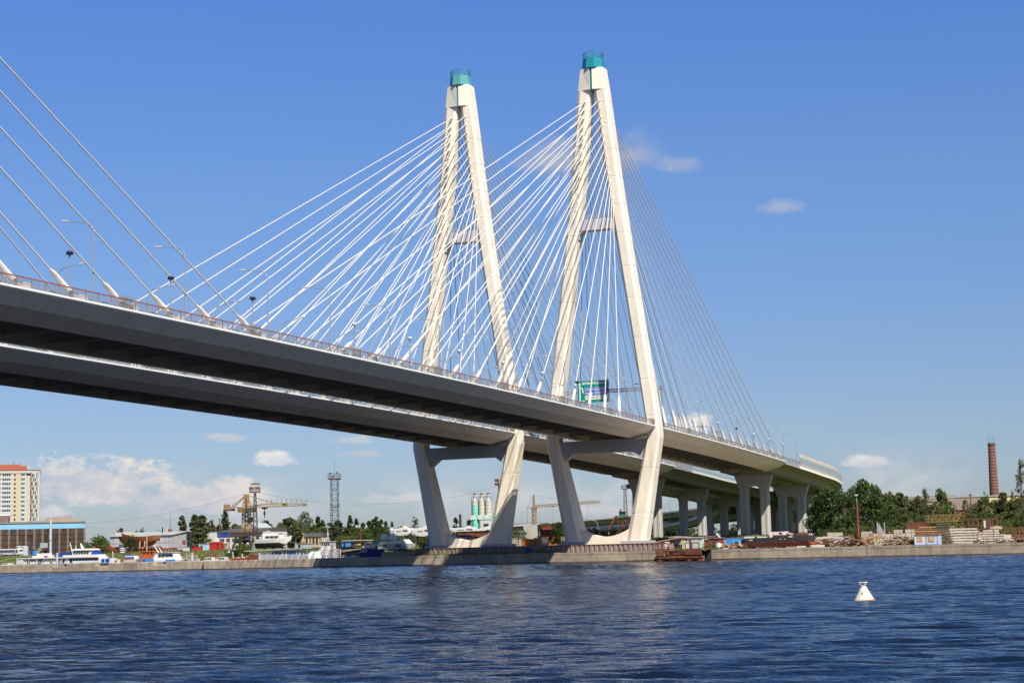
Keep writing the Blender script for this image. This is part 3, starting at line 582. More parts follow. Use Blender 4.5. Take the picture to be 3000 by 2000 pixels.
# ------------------------------------------------------------------ lamp posts, floodlights and the sign gantry on the bridges
def street_lamp(side):
    t = thing('street_lamp', 'x', 'street lamp'); s = side; pts = [(0, 0, 0), (0, 0, 9.6)]
    for a in np.linspace(0, 1, 6)[1:]: pts.append((0, s*1.1*(1-math.cos(a*1.45)), 9.6+1.25*math.sin(a*1.45)))
    MB().tube([(0, 0, 0), (0, 0, 9.6)], [.11, .06], 8).build('pole', POLE, t, True)
    MB().tube(pts[1:]+[(0, s*3.9, 11.35)], [.06]*6+[.045], 6).build('arm', POLE, t, True)
    MB().box((0, s*4.35, 11.40), (.32, 1.0, .2), rx=s*.12).box((0, s*4.4, 11.30), (.26, .8, .1), rx=s*.12).build('lamp_head', LAMP, t)
    MB().box((0, 0, .25), (.45, .45, .5)).build('base', POLE, t); return t
def place_lamps():
    ln, lf = street_lamp(1), street_lamp(-1); un = uf = False
    xn = [-266.7, -244.3, -222.4, -199, -178.5, -156, -134.4, -110.5, -88, -66, -43.6, -22, 1, 23.3, 44.8, 66, 87, 108, 129, 149.8, 169.2]
    xf = [-238.5, -215.9, -191.7, -171, -147.3, -125, -99.7, -75.5, -52.3, -29, -6.5, 16, 38, 60, 82, 104, 126, 148]
    for i, x in enumerate(xn):
        o = ln if not un else dup(ln); un = True; o.location = (x, -13.2, zdN(x)); o['label'] = 'tall curved lamp post on the near edge of the nearer deck, %s from the left' % ordn(i); o['group'] = 'lamp posts on the bridges'
    for i, x in enumerate(xf):
        o = lf if not uf else dup(lf); uf = True; o.location = (x, 13.2, zdN(x)); o['label'] = 'tall curved lamp post on the far edge of the nearer deck, %s from the left' % ordn(i); o['group'] = 'lamp posts on the bridges'
    k = 0
    for x in (-260, -237, -214, -180):
        o = dup(lf, loc=(x, DY+13.2, zdF(x))); 
        o['label'] = 'lamp post on the farther deck, %s from the left' % ordn(k); k += 1
    def flood(dark):
        t = thing('floodlight_post', 'x', 'floodlight'); MB().tube([(0, 0, 0), (0, 0, 5.4)], [.09, .07], 6).build('pole', POLE, t, True)
        MB().box((0, 0, 5.35), (.16, .16, .5)).build('bracket', POLE, t)
        MB().lathe([(.1, 0), (.40, .08), (.46, .3), (.34, .5), (.1, .56)], c=(0, 0, 5.5), n=12).build('head', BLACK if dark else LAMP, t, True); MB().box((.35, 0, 5.8), (.5, .5, .14)).build('visor', BLACK if dark else POLE, t); return t
    fd, fl = flood(True), flood(False); ud = ul = False
    for i, x in enumerate([-250.5, -227.3, -205, -171.2, -149.3, -127, -104.7, -82, -60, -38, 62, 83.9, 105.2, 125.2, 145.2]):
        d = x < -190 or x in (-60, -38, 83.9)
        if d: o = fd if not ud else dup(fd); ud = True
        else: o = fl if not ul else dup(fl); ul = True
        o.location = (x, -14.0, zdN(x)); o['label'] = ('black' if d else 'silver')+'-headed short floodlight post at the nearer deck edge, %s from the left' % ordn(i); o['group'] = 'floodlights on the nearer bridge'
    # four-armed mast lamps over the side span
    for i, (x, y) in enumerate(((132, 10), (150, 10))):
        t = thing('mast_lamp', 'mast with a flat ring of lamps over the side span, %s one' % ('left' if i == 0 else 'right'), 'street lamp', (x, y, zdN(x)), 0, 'mast lamps over the side span'); MB().tube([(0, 0, 0), (0, 0, 11.5)], [.14, .09], 6).build('pole', POLE, t, True)
        for a in range(6): MB().box((1.5*math.cos(a*1.047+.3), 1.5*math.sin(a*1.047+.3), 11.5+.1*(a % 2)), (1.1, .45, .2), rz=a*1.047+.3).build('lamp_head', POLE, t)
        MB().lathe([(1.2, 0), (1.3, .08), (1.2, .16)], c=(0, 0, 11.4), n=12).build('ring', POLE, t)
place_lamps()
def sign_gantry():
    X = 10.0; zb = zdN(X); t = thing('sign_gantry', 'grey lattice gantry over the nearer deck beside the pylon leg', 'gantry', (X, 0, zb), BR)
    MB().lattice((-14.6, .3, 11.0), (13.2, .3, 11.0), .8, 22, .10).build('truss', POLE, t)
    for x in (-14.4, 13.0): MB().tube([(x, .3, 0), (x, .3, 11.4)], .2, 8).build('post', POLE, t)
    s = thing('road_sign', 'big green motorway sign with blue and white name plates hanging on the gantry', 'road sign', (X-.25, 6.05, zb), BR)
    w = 8.84; z0, z1 = 42.2-zb, 48.1-zb; h = z1-z0
    MB().bx(-w/2, w/2, -.06, .06, z0, z1).build('board', SIGNG, s)
    def fx(a): return -w/2+w*a
    def fz(b): return z1-h*b
    MB().bx(fx(.235), fx(.985), -.085, -.062, fz(.635), fz(.315)).build('plate_border', SIGNW, s); MB().bx(fx(.242), fx(.978), -.10, -.087, fz(.625), fz(.325)).build('blue_plate', SIGNB, s)
    MB().bx(fx(.235), fx(.945), -.085, -.062, fz(.855), fz(.685)).build('white_plate', SIGNW, s)
    for body, size, ax, bz, y, m, sx in (('МУРМАНСКОЕ', .82, .145, .17, -.075, SIGNW, .80), ('шоссе', .72, .655, .155, -.075, SIGNW, .95), ('САНКТ-ПЕТЕРБУРГ', .78, .255, .46, -.11, SIGNW, .80), ('пос. им. СВЕРДЛОВА', .74, .255, .60, -.11, SIGNW, .78), ('ОКТЯБРЬСКАЯ наб', .76, .255, .81, -.095, SIGNT, .80), ('500м', .45, .13, .935, -.075, SIGNW, .9)):
        text_mb(body, size, fx(ax), fz(bz), y, sx=sx).build('lettering', m, s)
    ar = MB(); ar.bx(fx(.055), fx(.085), -.09, -.063, fz(.97), fz(.16)); ar.prism([(fx(.035), fz(.17)), (fx(.105), fz(.17)), (fx(.07), fz(.07))][::-1], 'y', -.09, -.063)
    ar.tube([(fx(.075), -.08, fz(.40)), (fx(.095), -.08, fz(.33)), (fx(.13), -.08, fz(.32)), (fx(.155), -.08, fz(.37)), (fx(.165), -.08, fz(.47))], .11, 6); ar.prism([(fx(.135), fz(.47)), (fx(.165), fz(.57)), (fx(.195), fz(.47))], 'y', -.09, -.063)
    ar.build('arrow', SIGNW, s)
sign_gantry()
# ------------------------------------------------------------------ generic builders
def hull_mb(L, B, D, rake=.16, flare=.75, sheer=.5, stern=.72, n=12, keel=.12, fine=.42):
    rings = []
    for i in range(n+1):
        t = i/n; x = -L/2+L*t; fb = min(1, (1-t)/fine) if t > 1-fine else 1; b = B/2*(fb**.62)*(stern+(1-stern)*min(1, t*3)); b = max(b, .02)
        top = D+sheer*((t-.35)**2)*2.4*(1 if t > .35 else .3); lo = D*.5*max(0, (t-.86)/.14)**2; xr = x-rake*D*0 ; xo = rake*L*.5*max(0, (t-.62)/.38)**2
        kx = x-xo; bl = b*flare
        rings.append([(x, -b, top), (x-xo*.35, -(bl+b)/2, D*.55+lo*.5), (kx, -bl*.75, D*.16+lo), (kx, -B*keel*min(1, fb), lo), (kx, B*keel*min(1, fb), lo), (kx, bl*.75, D*.16+lo), (x-xo*.35, (bl+b)/2, D*.55+lo*.5), (x, b, top)])
    return MB().loft(rings)
def win_row(parent, x0, x1, n, y, z0, z1, m=None, frac=.72, name='window', depth=.05, skew=0.0):
    st = (x1-x0)/n
    for i in range(n):
        a = x0+st*i+st*(1-frac)/2; b = a+st*frac
        MB().loft([[(a, y-depth, z0), (b, y-depth, z0), (b+skew, y-depth, z1), (a+skew, y-depth, z1)], [(a, y+.02, z0), (b, y+.02, z0), (b+skew, y+.02, z1), (a+skew, y+.02, z1)]]).build(name, m or GLASS, parent)
def win_side(parent, y0, y1, n, x, z0, z1, m=None, frac=.7, sgn=1):
    st = (y1-y0)/n
    for i in range(n):
        a = y0+st*i+st*(1-frac)/2; MB().bx(min(x, x+.05*sgn), max(x, x+.05*sgn), a, a+st*frac, z0, z1).build('window', m or GLASS, parent)
def rail(mb, pts, h=1.0, n=3, step=1.6, r=.025):
    for k in range(1, n+1): mb.tube([(p[0], p[1], p[2]+h*k/n) for p in pts], r, 4)
    for a, b in zip(pts[:-1], pts[1:]):
        d = math.dist(a, b); m = max(1, int(d/step))
        for i in range(m+1): q = [a[k]+(b[k]-a[k])*i/m for k in range(3)]; mb.bar(q, (q[0], q[1], q[2]+h), r*2)
    return mb
def gable(mb, x0, x1, y0, y1, z, h, over=.3, t=.16, axis='x'):
    if axis == 'x':
        ym = (y0+y1)/2; mb.prism([(y0-over, z-.1), (ym, z+h), (y1+over, z-.1), (y1+over, z-.1+t), (ym, z+h+t), (y0-over, z-.1+t)][::-1], 'x', x0-over, x1+over)
    else:
        xm = (x0+x1)/2; mb.prism([(x0-over, z-.1), (xm, z+h), (x1+over, z-.1), (x1+over, z-.1+t), (xm, z+h+t), (x0-over, z-.1+t)], 'y', y0-over, y1+over)
    return mb

# ------------------------------------------------------------------ left shore: buildings
def apartment():
    X = 620; t, w = bank('apartment_tower', 'tall cream and yellow apartment tower with red brick penthouse at the left edge', 'apartment block', -52, 108, X, face=True)
    h = PZ(50, 1385, X)-t.location.z; fl = 19; fh = h/fl; d = 20; x1 = w/2
    MB().bx(-w/2, x1-9.5, 0, d, 0, h).bx(x1-9.5, x1, 1.2, d, 0, h).build('wall', APC, t)
    MB().bx(-w/2-.4, x1-6.5, -.5, d+.4, h, h+2.0).build('cornice', APC, t); c2 = MB(); 
    c2.prism([(x1-6.5, -.5), (x1-2, -.2), (x1+.4, 2.0), (x1+.4, d), (x1-6.5, d)], 'z', h, h+1.8); c2.build('cornice', APC, t)
    MB().bx(-w/2-.4, x1-6, -.7, d+.4, h+2, h+2.4).prism([(x1-6, -.7), (x1-2, -.4), (x1+.6, 1.9), (x1+.6, d), (x1-6, d)], 'z', h+1.8, h+2.3).build('roof', RUST, t)
    pr = MB().bx(-w/2+5, x1-9.5, 3, 13, h+2.4, h+5.6).bx(-w/2+8, x1-14, 4, 12, h+5.6, h+6.6).build('penthouse', BRICKR, t); MB().bx(x1-19, x1-18.4, 5, 5.6, h+6.6, h+8.4).bx(x1-14.4, x1-13.8, 5, 5.6, h+5.6, h+8).build('chimney', BRICKR, pr)
    ys = MB().bx(x1-19.3, x1-13.6, -.12, .5, 0, h); ys.build('yellow_panel', APY, t); MB().bx(x1-8.9, x1-7.2, 1.02, 1.5, 0, h).build('yellow_panel', APY, t)
    # curved balcony stack near the right corner
    bay = MB().lathe([(2.9, 0), (2.9, h)], c=(x1-4.0, 2.2, 0), n=14).build('stair_bay', APC, t, True)
    MB().bx(x1-1.3, x1+.04, .95, d-1, 0, h).build('corner_panel', APY, t)
    for k in range(fl):
        z = k*fh
        for a, b, y in ((-w/2, x1-20.0, -.1), (x1-13.4, x1-9.6, -.1)): MB().bx(a, b, y, y+.3, z+.05, z+1.15).build('balcony_panel', APB, t)
        for a, b, n in ((x1-33, x1-27.5, 3), (x1-26.5, x1-20.5, 4), (x1-13.2, x1-10.6, 3)):
            if a > -w/2: win_row(t, a, b, n, 0, z+1.25, z+2.75, frac=.8)
        win_row(t, x1-18.3, x1-16.8, 1, -.12, z+1.2, z+2.6, frac=.9)
        win_row(t, x1-1.0, x1-.2, 1, .95, z+1.2, z+2.6, APB, frac=.9)
        r = MB().lathe([(3.15, z+.0), (3.15, z+.25)], c=(x1-4.0, 2.2, 0), n=14); r.build('balcony', WHITE, t)
        for a in (200, 222, 244, 266, 288, 310): MB().box((x1-4.0+2.92*math.cos(R(a)), 2.2+2.92*math.sin(R(a)), z+1.6), (.1, .75, 2.1), rz=R(a)).build('window', GLASS if (k+a) % 3 else APB, t)
apartment()
def hangar():
    X = 135; t, w = bank('hangar', 'large glazed shipyard hangar with a light blue band under its flat roof', 'hangar', -60, 236, X, face=True); z0 = t.location.z
    H = lambda py, px=120: PZ(px, py, X)-z0
    d = 42; top = H(1526); b1 = H(1531); b0 = H(1548)
    MB().bx(-w/2, w/2, .25, d, 0, b1).build('wall', mat('hangar_dark', (.055, .045, .042), .8, .2, .5), t)
    MB().bx(-w/2-.1, w/2+.1, -.05, d+.1, b0, b1-.05).build('blue_band', SKYB, t); MB().bx(w/2, w/2+.22, .0, d, 0, b0).build('end_wall', WHITE, t)
    MB().bx(w/2+.2, w/2+.3, .4, d, b0-4.2, b0-2.2).build('end_band', SKYB, t)
    MB().prism([(-.4, b1), (d+.4, b1), (d+.4, b1+.3), (d/2, top+.5), (-.4, b1+.3)], 'x', -w/2-.3, w/2+.3).build('roof', mat('roof_olive', (.20, .185, .14), .85, .15, .5), t)
    # roof monitor with a raking end, and the left one with a white fascia
    xm = lambda px: (px-88)/5104*720
    MB().prism([(xm(124), top-.2), (xm(127), top+1.5), (xm(197), top+2.3), (xm(199), top+1.2), (xm(234), top-.5), (xm(228), top-.9), (xm(190), top-.2)][::-1], 'y', 6, 16).build('roof_monitor', ROOFB, t)
    MB().bx(-w/2+2, xm(28), 8, 18, top-.2, top+2.6).build('roof_monitor', mat('monitor_brown', (.16, .11, .09), .8, .2, 1), t); MB().bx(-w/2+2, xm(33), 7.8, 18, top+2.6, top+3.3).build('monitor_fascia', WHITE, t)
    # bays: piers, mullions and panes
    n = 13; st = w/n; random.seed(3)
    GL = [mat('soot_glass', (.028, .024, .024), .6, .3, .8, spec=.15), mat('grimy_glass', (.05, .042, .038), .6, .3, .8, spec=.15), mat('brown_glass', (.075, .05, .036), .65, .35, .8, spec=.1), mat('blue_grey_glass', (.035, .04, .055), .5, .25, .8, spec=.2)]
    for i in range(n+1): MB().bx(-w/2+i*st-.40, -w/2+i*st+.40, -.02, .5, 0, b0).build('pier', mat('hangar_pier', (.16, .125, .085), .85, .25, 1, streak=.5, dirt=(.09, .06, .045)), t)
    for z in np.linspace(0, b0, 6)[:-1]: MB().bx(-w/2, w/2, -.10, .3, z+.05, z+.22).build('rail', RUST, t)
    rows = np.linspace(.6, b0, 6)
    for i in range(n):
        for k in range(5):
            a = -w/2+i*st+.43; b = a+st-.86; r = random.random(); m = TIMBO if r < .04 else (RUSTL if r < .06 else random.choice(GL)); z0_, z1_ = rows[k]+.08, rows[k+1]-.08
            q = (b-a)/3
            for kk in range(3): MB().bx(a+q*kk+.05, a+q*(kk+1)-.05, .12, .24, z0_, z1_).build('pane', random.choice(GL) if random.random() < .7 else (m if kk else GL[2]), t)
    t2 = thing('flue_pipe', 'tall thin steel flue pipe standing before the hangar with the blue band', 'flue pipe', (X-4, PY(148, X-4), zg(X-4, PY(148, X-4)))); hh = PZ(148, 1521, X-4)-t2.location.z
    MB().tube([(0, 0, 0), (0, 0, hh)], .5, 10).build('pipe', TANK, t2, True); MB().lathe([(.56, hh*.4), (.56, hh*.42)], n=10).build('collar', RUST, t2); MB().lathe([(.8, 0), (.8, .4)], n=10).build('base', BLOCK, t2)
hangar()
def shed_and_blue():
    X = 120; t, w = bank('boat_shed', 'long grey corrugated boat shed behind the wooden ship', 'shed', 322, 507, X); z0 = t.location.z; h = PZ(420, 1567, X)-z0; hr = PZ(500, 1556, X)-z0; d = 17
    MB().bx(-w/2, w/2, 0, d, 0, h).build('wall', SHEDG, t); g = MB(); g.prism([(0, h), (d/2, hr-.1), (d, h)][::-1], 'x', w/2-.2, w/2); g.build('gable', SHEDG, t)
    MB().prism([(-.6, h-.2), (d/2, hr-.1), (d+.6, h-.2), (d+.6, h+.05), (d/2, hr+.15), (-.6, h+.05)][::-1], 'x', -w/2-.4, w/2+.5).build('roof', ROOFG, t)
    n = 14
    for i in range(n):
        for k in (0, 1):
            a = -w/2+w*i/n+.15; MB().bx(a, a+w/n-.3, -.08, 0, .4+k*h*.5, h*.5-.2+k*h*.5).build('wall_panel', mat('shed_panel', (.38, .37, .40), .7, .12, .8, rv=.18, streak=.3, dirt=(.26, .2, .18)), t)
    for k in range(4): MB().bx(w/2, w/2+.08, .4+k*4.1, 4.1+k*4.1, .4, h-.2).build('wall_panel', mat('shed_panel', (.38, .37, .40)), t)
    MB().bx(w/2+.08, w/2+.12, 6, 8.4, h*.42, h*.66).build('window', mat('shed_window', (.2, .08, .05), .6, .2, 2), t)
    for px_, m_ in ((477, TANK), (462, BLACK)):
        x = (px_-414)/5104*700; MB().tube([(x, 4, h), (x, 4, hr+1.6)], .25, 6).build('vent_pipe', m_, t)
    MB().lathe([(1.0, 0), (.8, .9), (.2, 1.3)], c=(w/2-6.5, 8, hr), n=10).build('roof_vent', RUST, t)
    MB().tube([(w/2-6.3, 8, hr+1), (w/2-6.3, 8, hr+7)], .06, 4).build('aerial', LATT, t)
    X = 150; t, w = bank('workshop', 'white workshop with a broad royal blue band under a dark roof', 'workshop', 602, 766, X); z0 = t.location.z; Hh = lambda py: PZ(680, py, X)-z0; ht = Hh(1559); d = 20
    xa = -w/2+(637-602)/164*w
    MB().bx(xa, w/2, 0, d, 0, ht).build('wall', WHITE, t); MB().bx(-w/2, xa, -1.6, d, 0, Hh(1555)).build('wall', WHITE, t); MB().bx(xa+.05, w/2+.1, -.14, .3, Hh(1572), ht-.1).build('blue_band', BLUEW, t)
    MB().bx(xa, w/2, -.3, d, ht, ht+.2).prism([(-.2, ht+.2), (d, ht+.2), (d, ht+1.5), (d*.5, ht+1.6)][::-1], 'x', xa, w/2).build('roof', ROOFD, t); MB().bx(-w/2-.2, xa+.2, -1.8, d, Hh(1555), Hh(1553.5)).build('roof', ROOFD, t)
    for i in range(8): x = xa+2.2+i*2.55; win_row(t, x-.75, x+.75, 2, 0, Hh(1586), Hh(1576.5), frac=.86); MB().bx(x+.72, x+.9, -.1, 0, Hh(1586), Hh(1576)).build('shutter', BRICKR, t)
    g, w2 = bank('white_shed', 'white gabled shed roof showing above the crane platform', 'shed', 703, 765, 172); hh = PZ(735, 1556, 172)-g.location.z; MB().bx(-w2/2, w2/2, 0, 12, 0, hh).build('wall', WHITE, g)
    gable(MB(), -w2/2, w2/2, 0, 12, hh, 3.2, axis='y').build('roof', ROOFG, g); MB().prism([(-w2/2, hh), (0, hh+3), (w2/2, hh)], 'y', .02, .3).build('gable', WHITE, g)
    X = 165; t, w = bank('brick_house', 'pale brick building with boarded windows and a dark felt roof among the trees', 'building', 884, 944, X); z0 = t.location.z; h = PZ(910, 1571, X)-z0; h2 = PZ(910, 1561, X)-z0; d = 9
    MB().bx(-w/2, w/2, 0, d, 0, h).build('wall', BRICKY, t); MB().prism([(-.5, h-.1), (d+.5, h-.1), (d+.5, h2*.98), (.6, h2)][::-1], 'x', -w/2-.3, w/2+.3).build('roof', ROOFD, t)
    for i in range(6): x = -w/2+w*(i+.6)/6.2; MB().bx(x-.5, x+.5, -.06, .1, h*.35, h*.86).build('window', RUSTL if i in (0, 2, 5) else GLASS, t)
    for i in range(7): x = -w/2+w*i/6; MB().bx(x-.25, x+.25, -.16, 0, 0, h).build('pier', BRICKY, t)
    t, w = bank('ruined_wall', 'ruined pale brick wall left of the boarded brick building', 'ruin', 868, 888, 163); h = PZ(880, 1561, 163)-t.location.z
    MB().prism([(-w/2, 0), (-w/2, h*.55), (-w/4, h*.6), (-w/5, h*.8), (w/6, h*.85), (w/4, h), (w/2, h), (w/2, 0)][::-1], 'y', 0, .8).build('wall', BRICKY, t); MB().bx(-.6, .6, -.04, .1, .8, 2.6).build('doorway', GLASS, t)
    t, w = bank('ruined_wall', 'low broken brick wall between the yacht and the birches', 'ruin', 814, 833, 163); h = PZ(823, 1563, 163)-t.location.z; MB().prism([(-w/2, 0), (-w/2, h), (w*.1, h*.97), (w*.3, h*.85), (w/2, h*.8), (w/2, 0)][::-1], 'y', 0, .8).build('wall', BRICKY, t); MB().bx(-w/2-.1, w*.1, -.1, .9, h*.98, h+.15).build('coping', BRICKR, t)
shed_and_blue()
def kiosk(name, label, px0, px1, X, pyt, m, roof, d=4, gabled=True, door=True):
    t, w = bank(name, label, 'hut', px0, px1, X); h = PZ((px0+px1)/2, pyt, X)-t.location.z
    hw = h*(.82 if gabled else .94); MB().bx(-w/2, w/2, 0, d, 0, hw).build('wall', m, t)
    if gabled: MB().prism([(-w/2-.2, hw), (-w*.18, h), (w*.18, h), (w/2+.2, hw)], 'y', -.2, d+.2).build('roof', roof, t)
    else: MB().bx(-w/2-.15, w/2+.15, -.2, d+.2, hw, h).build('roof', roof, t)
    n = max(3, int(w/1.1))
    for i in range(n): x = -w/2+w*(i+.5)/n; MB().bx(x-w/n*.45, x+w/n*.45, -.06, .02, .1, hw-.1).build('panel', m, t)
    if door: MB().bx(-w*.3, -w*.3+.9, -.1, 0, 0, 2).build('door', GLASS, t)
    return t, w, h
kiosk('red_kiosk', 'bright red kiosk with a curved roof by the white workshop', 613, 637, 92, 1586, REDP, REDP, door=False)
kiosk('blue_kiosk', 'pale blue hut left of the red kiosk', 582, 611, 96, 1592, mat('pale_blue', (.34, .55, .68), .6, .12, 1, streak=.3, dirt=(.5, .5, .48)), ROOFG, gabled=False)
kiosk('red_box', 'small red toolbox hut in front of the grey shed', 562, 574, 84, 1601, REDP, REDP, gabled=False, door=False)
kiosk('blue_hut', 'small blue hut with a pitched roof beside the bus', 87, 102, 78, 1607, BLUEM, ROOFD)
kiosk('yellow_hut', 'weathered cream hut right of the red kiosk', 637, 648, 98, 1591, BRICKY, ROOFB, gabled=False)
kiosk('grey_cabin', 'grey metal site cabin behind the long pontoon', 866, 904, 70, 1592, TANK, ROOFG, gabled=False)
kiosk('white_cabin', 'long pale grey container cabin under the shed gable', 499, 537, 90, 1602, mat('pale_grey', (.5, .53, .56), .5, .08, 1), ROOFG, gabled=False, door=False)
def tank(px, X, pyt, r, label):
    Y = PY(px, X); z = zg(X, Y); t = thing('storage_tank', label, 'tank', (X, Y, z), 0, 'silver tanks by the hangar'); h = PZ(px, pyt, X)-z
    MB().lathe([(r, 0), (r, h*.92), (r*.6, h)], n=16).build('shell', TANK, t, True)
    for k in (.3, .6, .9): MB().lathe([(r+.04, h*k), (r+.04, h*k+.1)], n=16).build('hoop', TANK, t)
tank(58, 90, 1598, 1.35, 'left silver tank between the bus and the blue hut'); tank(73, 90, 1598, 1.25, 'right silver tank between the bus and the blue hut')
def conveyor():
    X = 80; Y0, Y1 = PY(104, X), PY(131, X); z0 = zg(X, Y0); t = thing('conveyor', 'grey inclined steel conveyor trough rising beside the blue hut', 'conveyor', (X, Y0, z0), BR); L = Y0-Y1; h = PZ(131, 1592, X)-z0
    MB().loft([[(0, -1, 0), (1.2, -1, 0), (1.2, 1, 0), (0, 1, 0)], [(L-1, -1, h-.6), (L+.4, -1, h-1.4), (L+.4, 1, h-1.4), (L-1, 1, h-.6)]]).build('trough', mat('trough_grey', (.27, .26, .22), .7, .15, 1, streak=.3, dirt=(.2, .13, .09)), t)
    MB().bx(L-1.2, L+.4, -1.1, 1.1, h-1.4, h+.3).build('head_box', ROOFG, t); MB().bar((L*.75, -.8, 0), (L*.85, -.8, h*.75), .2).bar((L*.75, .8, 0), (L*.85, .8, h*.75), .2).build('leg', RUST, t)
conveyor()
def silos():
    X = 330; t0 = None
    MB_ = None
    for i, (a, b) in enumerate(((1385, 1404), (1405, 1423), (1424.5, 1443))):
        Y = (PY(a, X)+PY(b, X))/2; r = (PY(a, X)-PY(b, X))/2; z = zg(X, Y); h = PZ(1414, 1468, X)-z
        t = thing('cement_silo', 'green-bottomed cement silo behind the left pylon, %s of three' % ('leftmost', 'middle', 'rightmost')[i], 'silo', (X, Y, z), BR, 'cement silos'); n = 11; col = 3.2
        for k in range(n):
            a0 = 2.0+(h-2.0)*k/n; a1 = 2.0+(h-2.0)*(k+1)/n-.14; zz = a0/h; m = SILOG if zz < .62 or (i == 0 and zz < .85) else SILOB
            MB().lathe([(r, a0), (r, a1)], n=18).build('ring_panel', m, t, True); MB().lathe([(r+.07, a1), (r+.07, a1+.14)], n=18).build('hoop', ROOFG, t)
        MB().lathe([(r, h), (r*.55, h+1.1), (.5, h+1.5), (.5, h+2.4), (.9, h+2.5), (.9, h+3.2)], n=16).build('top', SILOB, t); MB().lathe([(.8, h+3.2), (.8, h+3.9)], n=10).build('filter', RUST, t)
        MB().lathe([(.4, .2), (r, 2.0)], n=14).build('cone', SILOG, t); MB().box((-.2*r, -r-.08, h*.64), (2.2, .1, 2.0)).build('sign_plate', WHITEC, t)
        rl = MB(); rail(rl, [(r*1.1*math.cos(q), r*1.1*math.sin(q), h) for q in np.linspace(0, 2*math.pi, 9)], 2.2, 2, 3, .05); rl.build('railing', TANK, t); MB().bx(-r-.2, -r+.1, -.2, .2, 0, h+2).build('ladder', TANK, t)
        for q in (.8, 2.4, 3.9, 5.5): MB().bar((r*.9*math.cos(q), r*.9*math.sin(q), 0), (r*.9*math.cos(q), r*.9*math.sin(q), 2.4), .3).build('leg', SILOG, t)
    t, w = bank('mixer_cabin', 'white mixing-plant cabin in front of the green silos', 'cabin', 1409, 1435, 318); h = PZ(1420, 1521, 318)-t.location.z
    MB().bx(-w/2, w/2, 0, 6, 0, h).build('wall', WHITE, t); MB().bx(-w/2+.7*w/2, w/2-.4, -.05, .1, h*.72, h*.84).build('window', GLASS, t); MB().bx(-w/2-.2, w/2+.2, -.2, 6.2, h, h+.25).build('roof', WHITE, t)
silos()

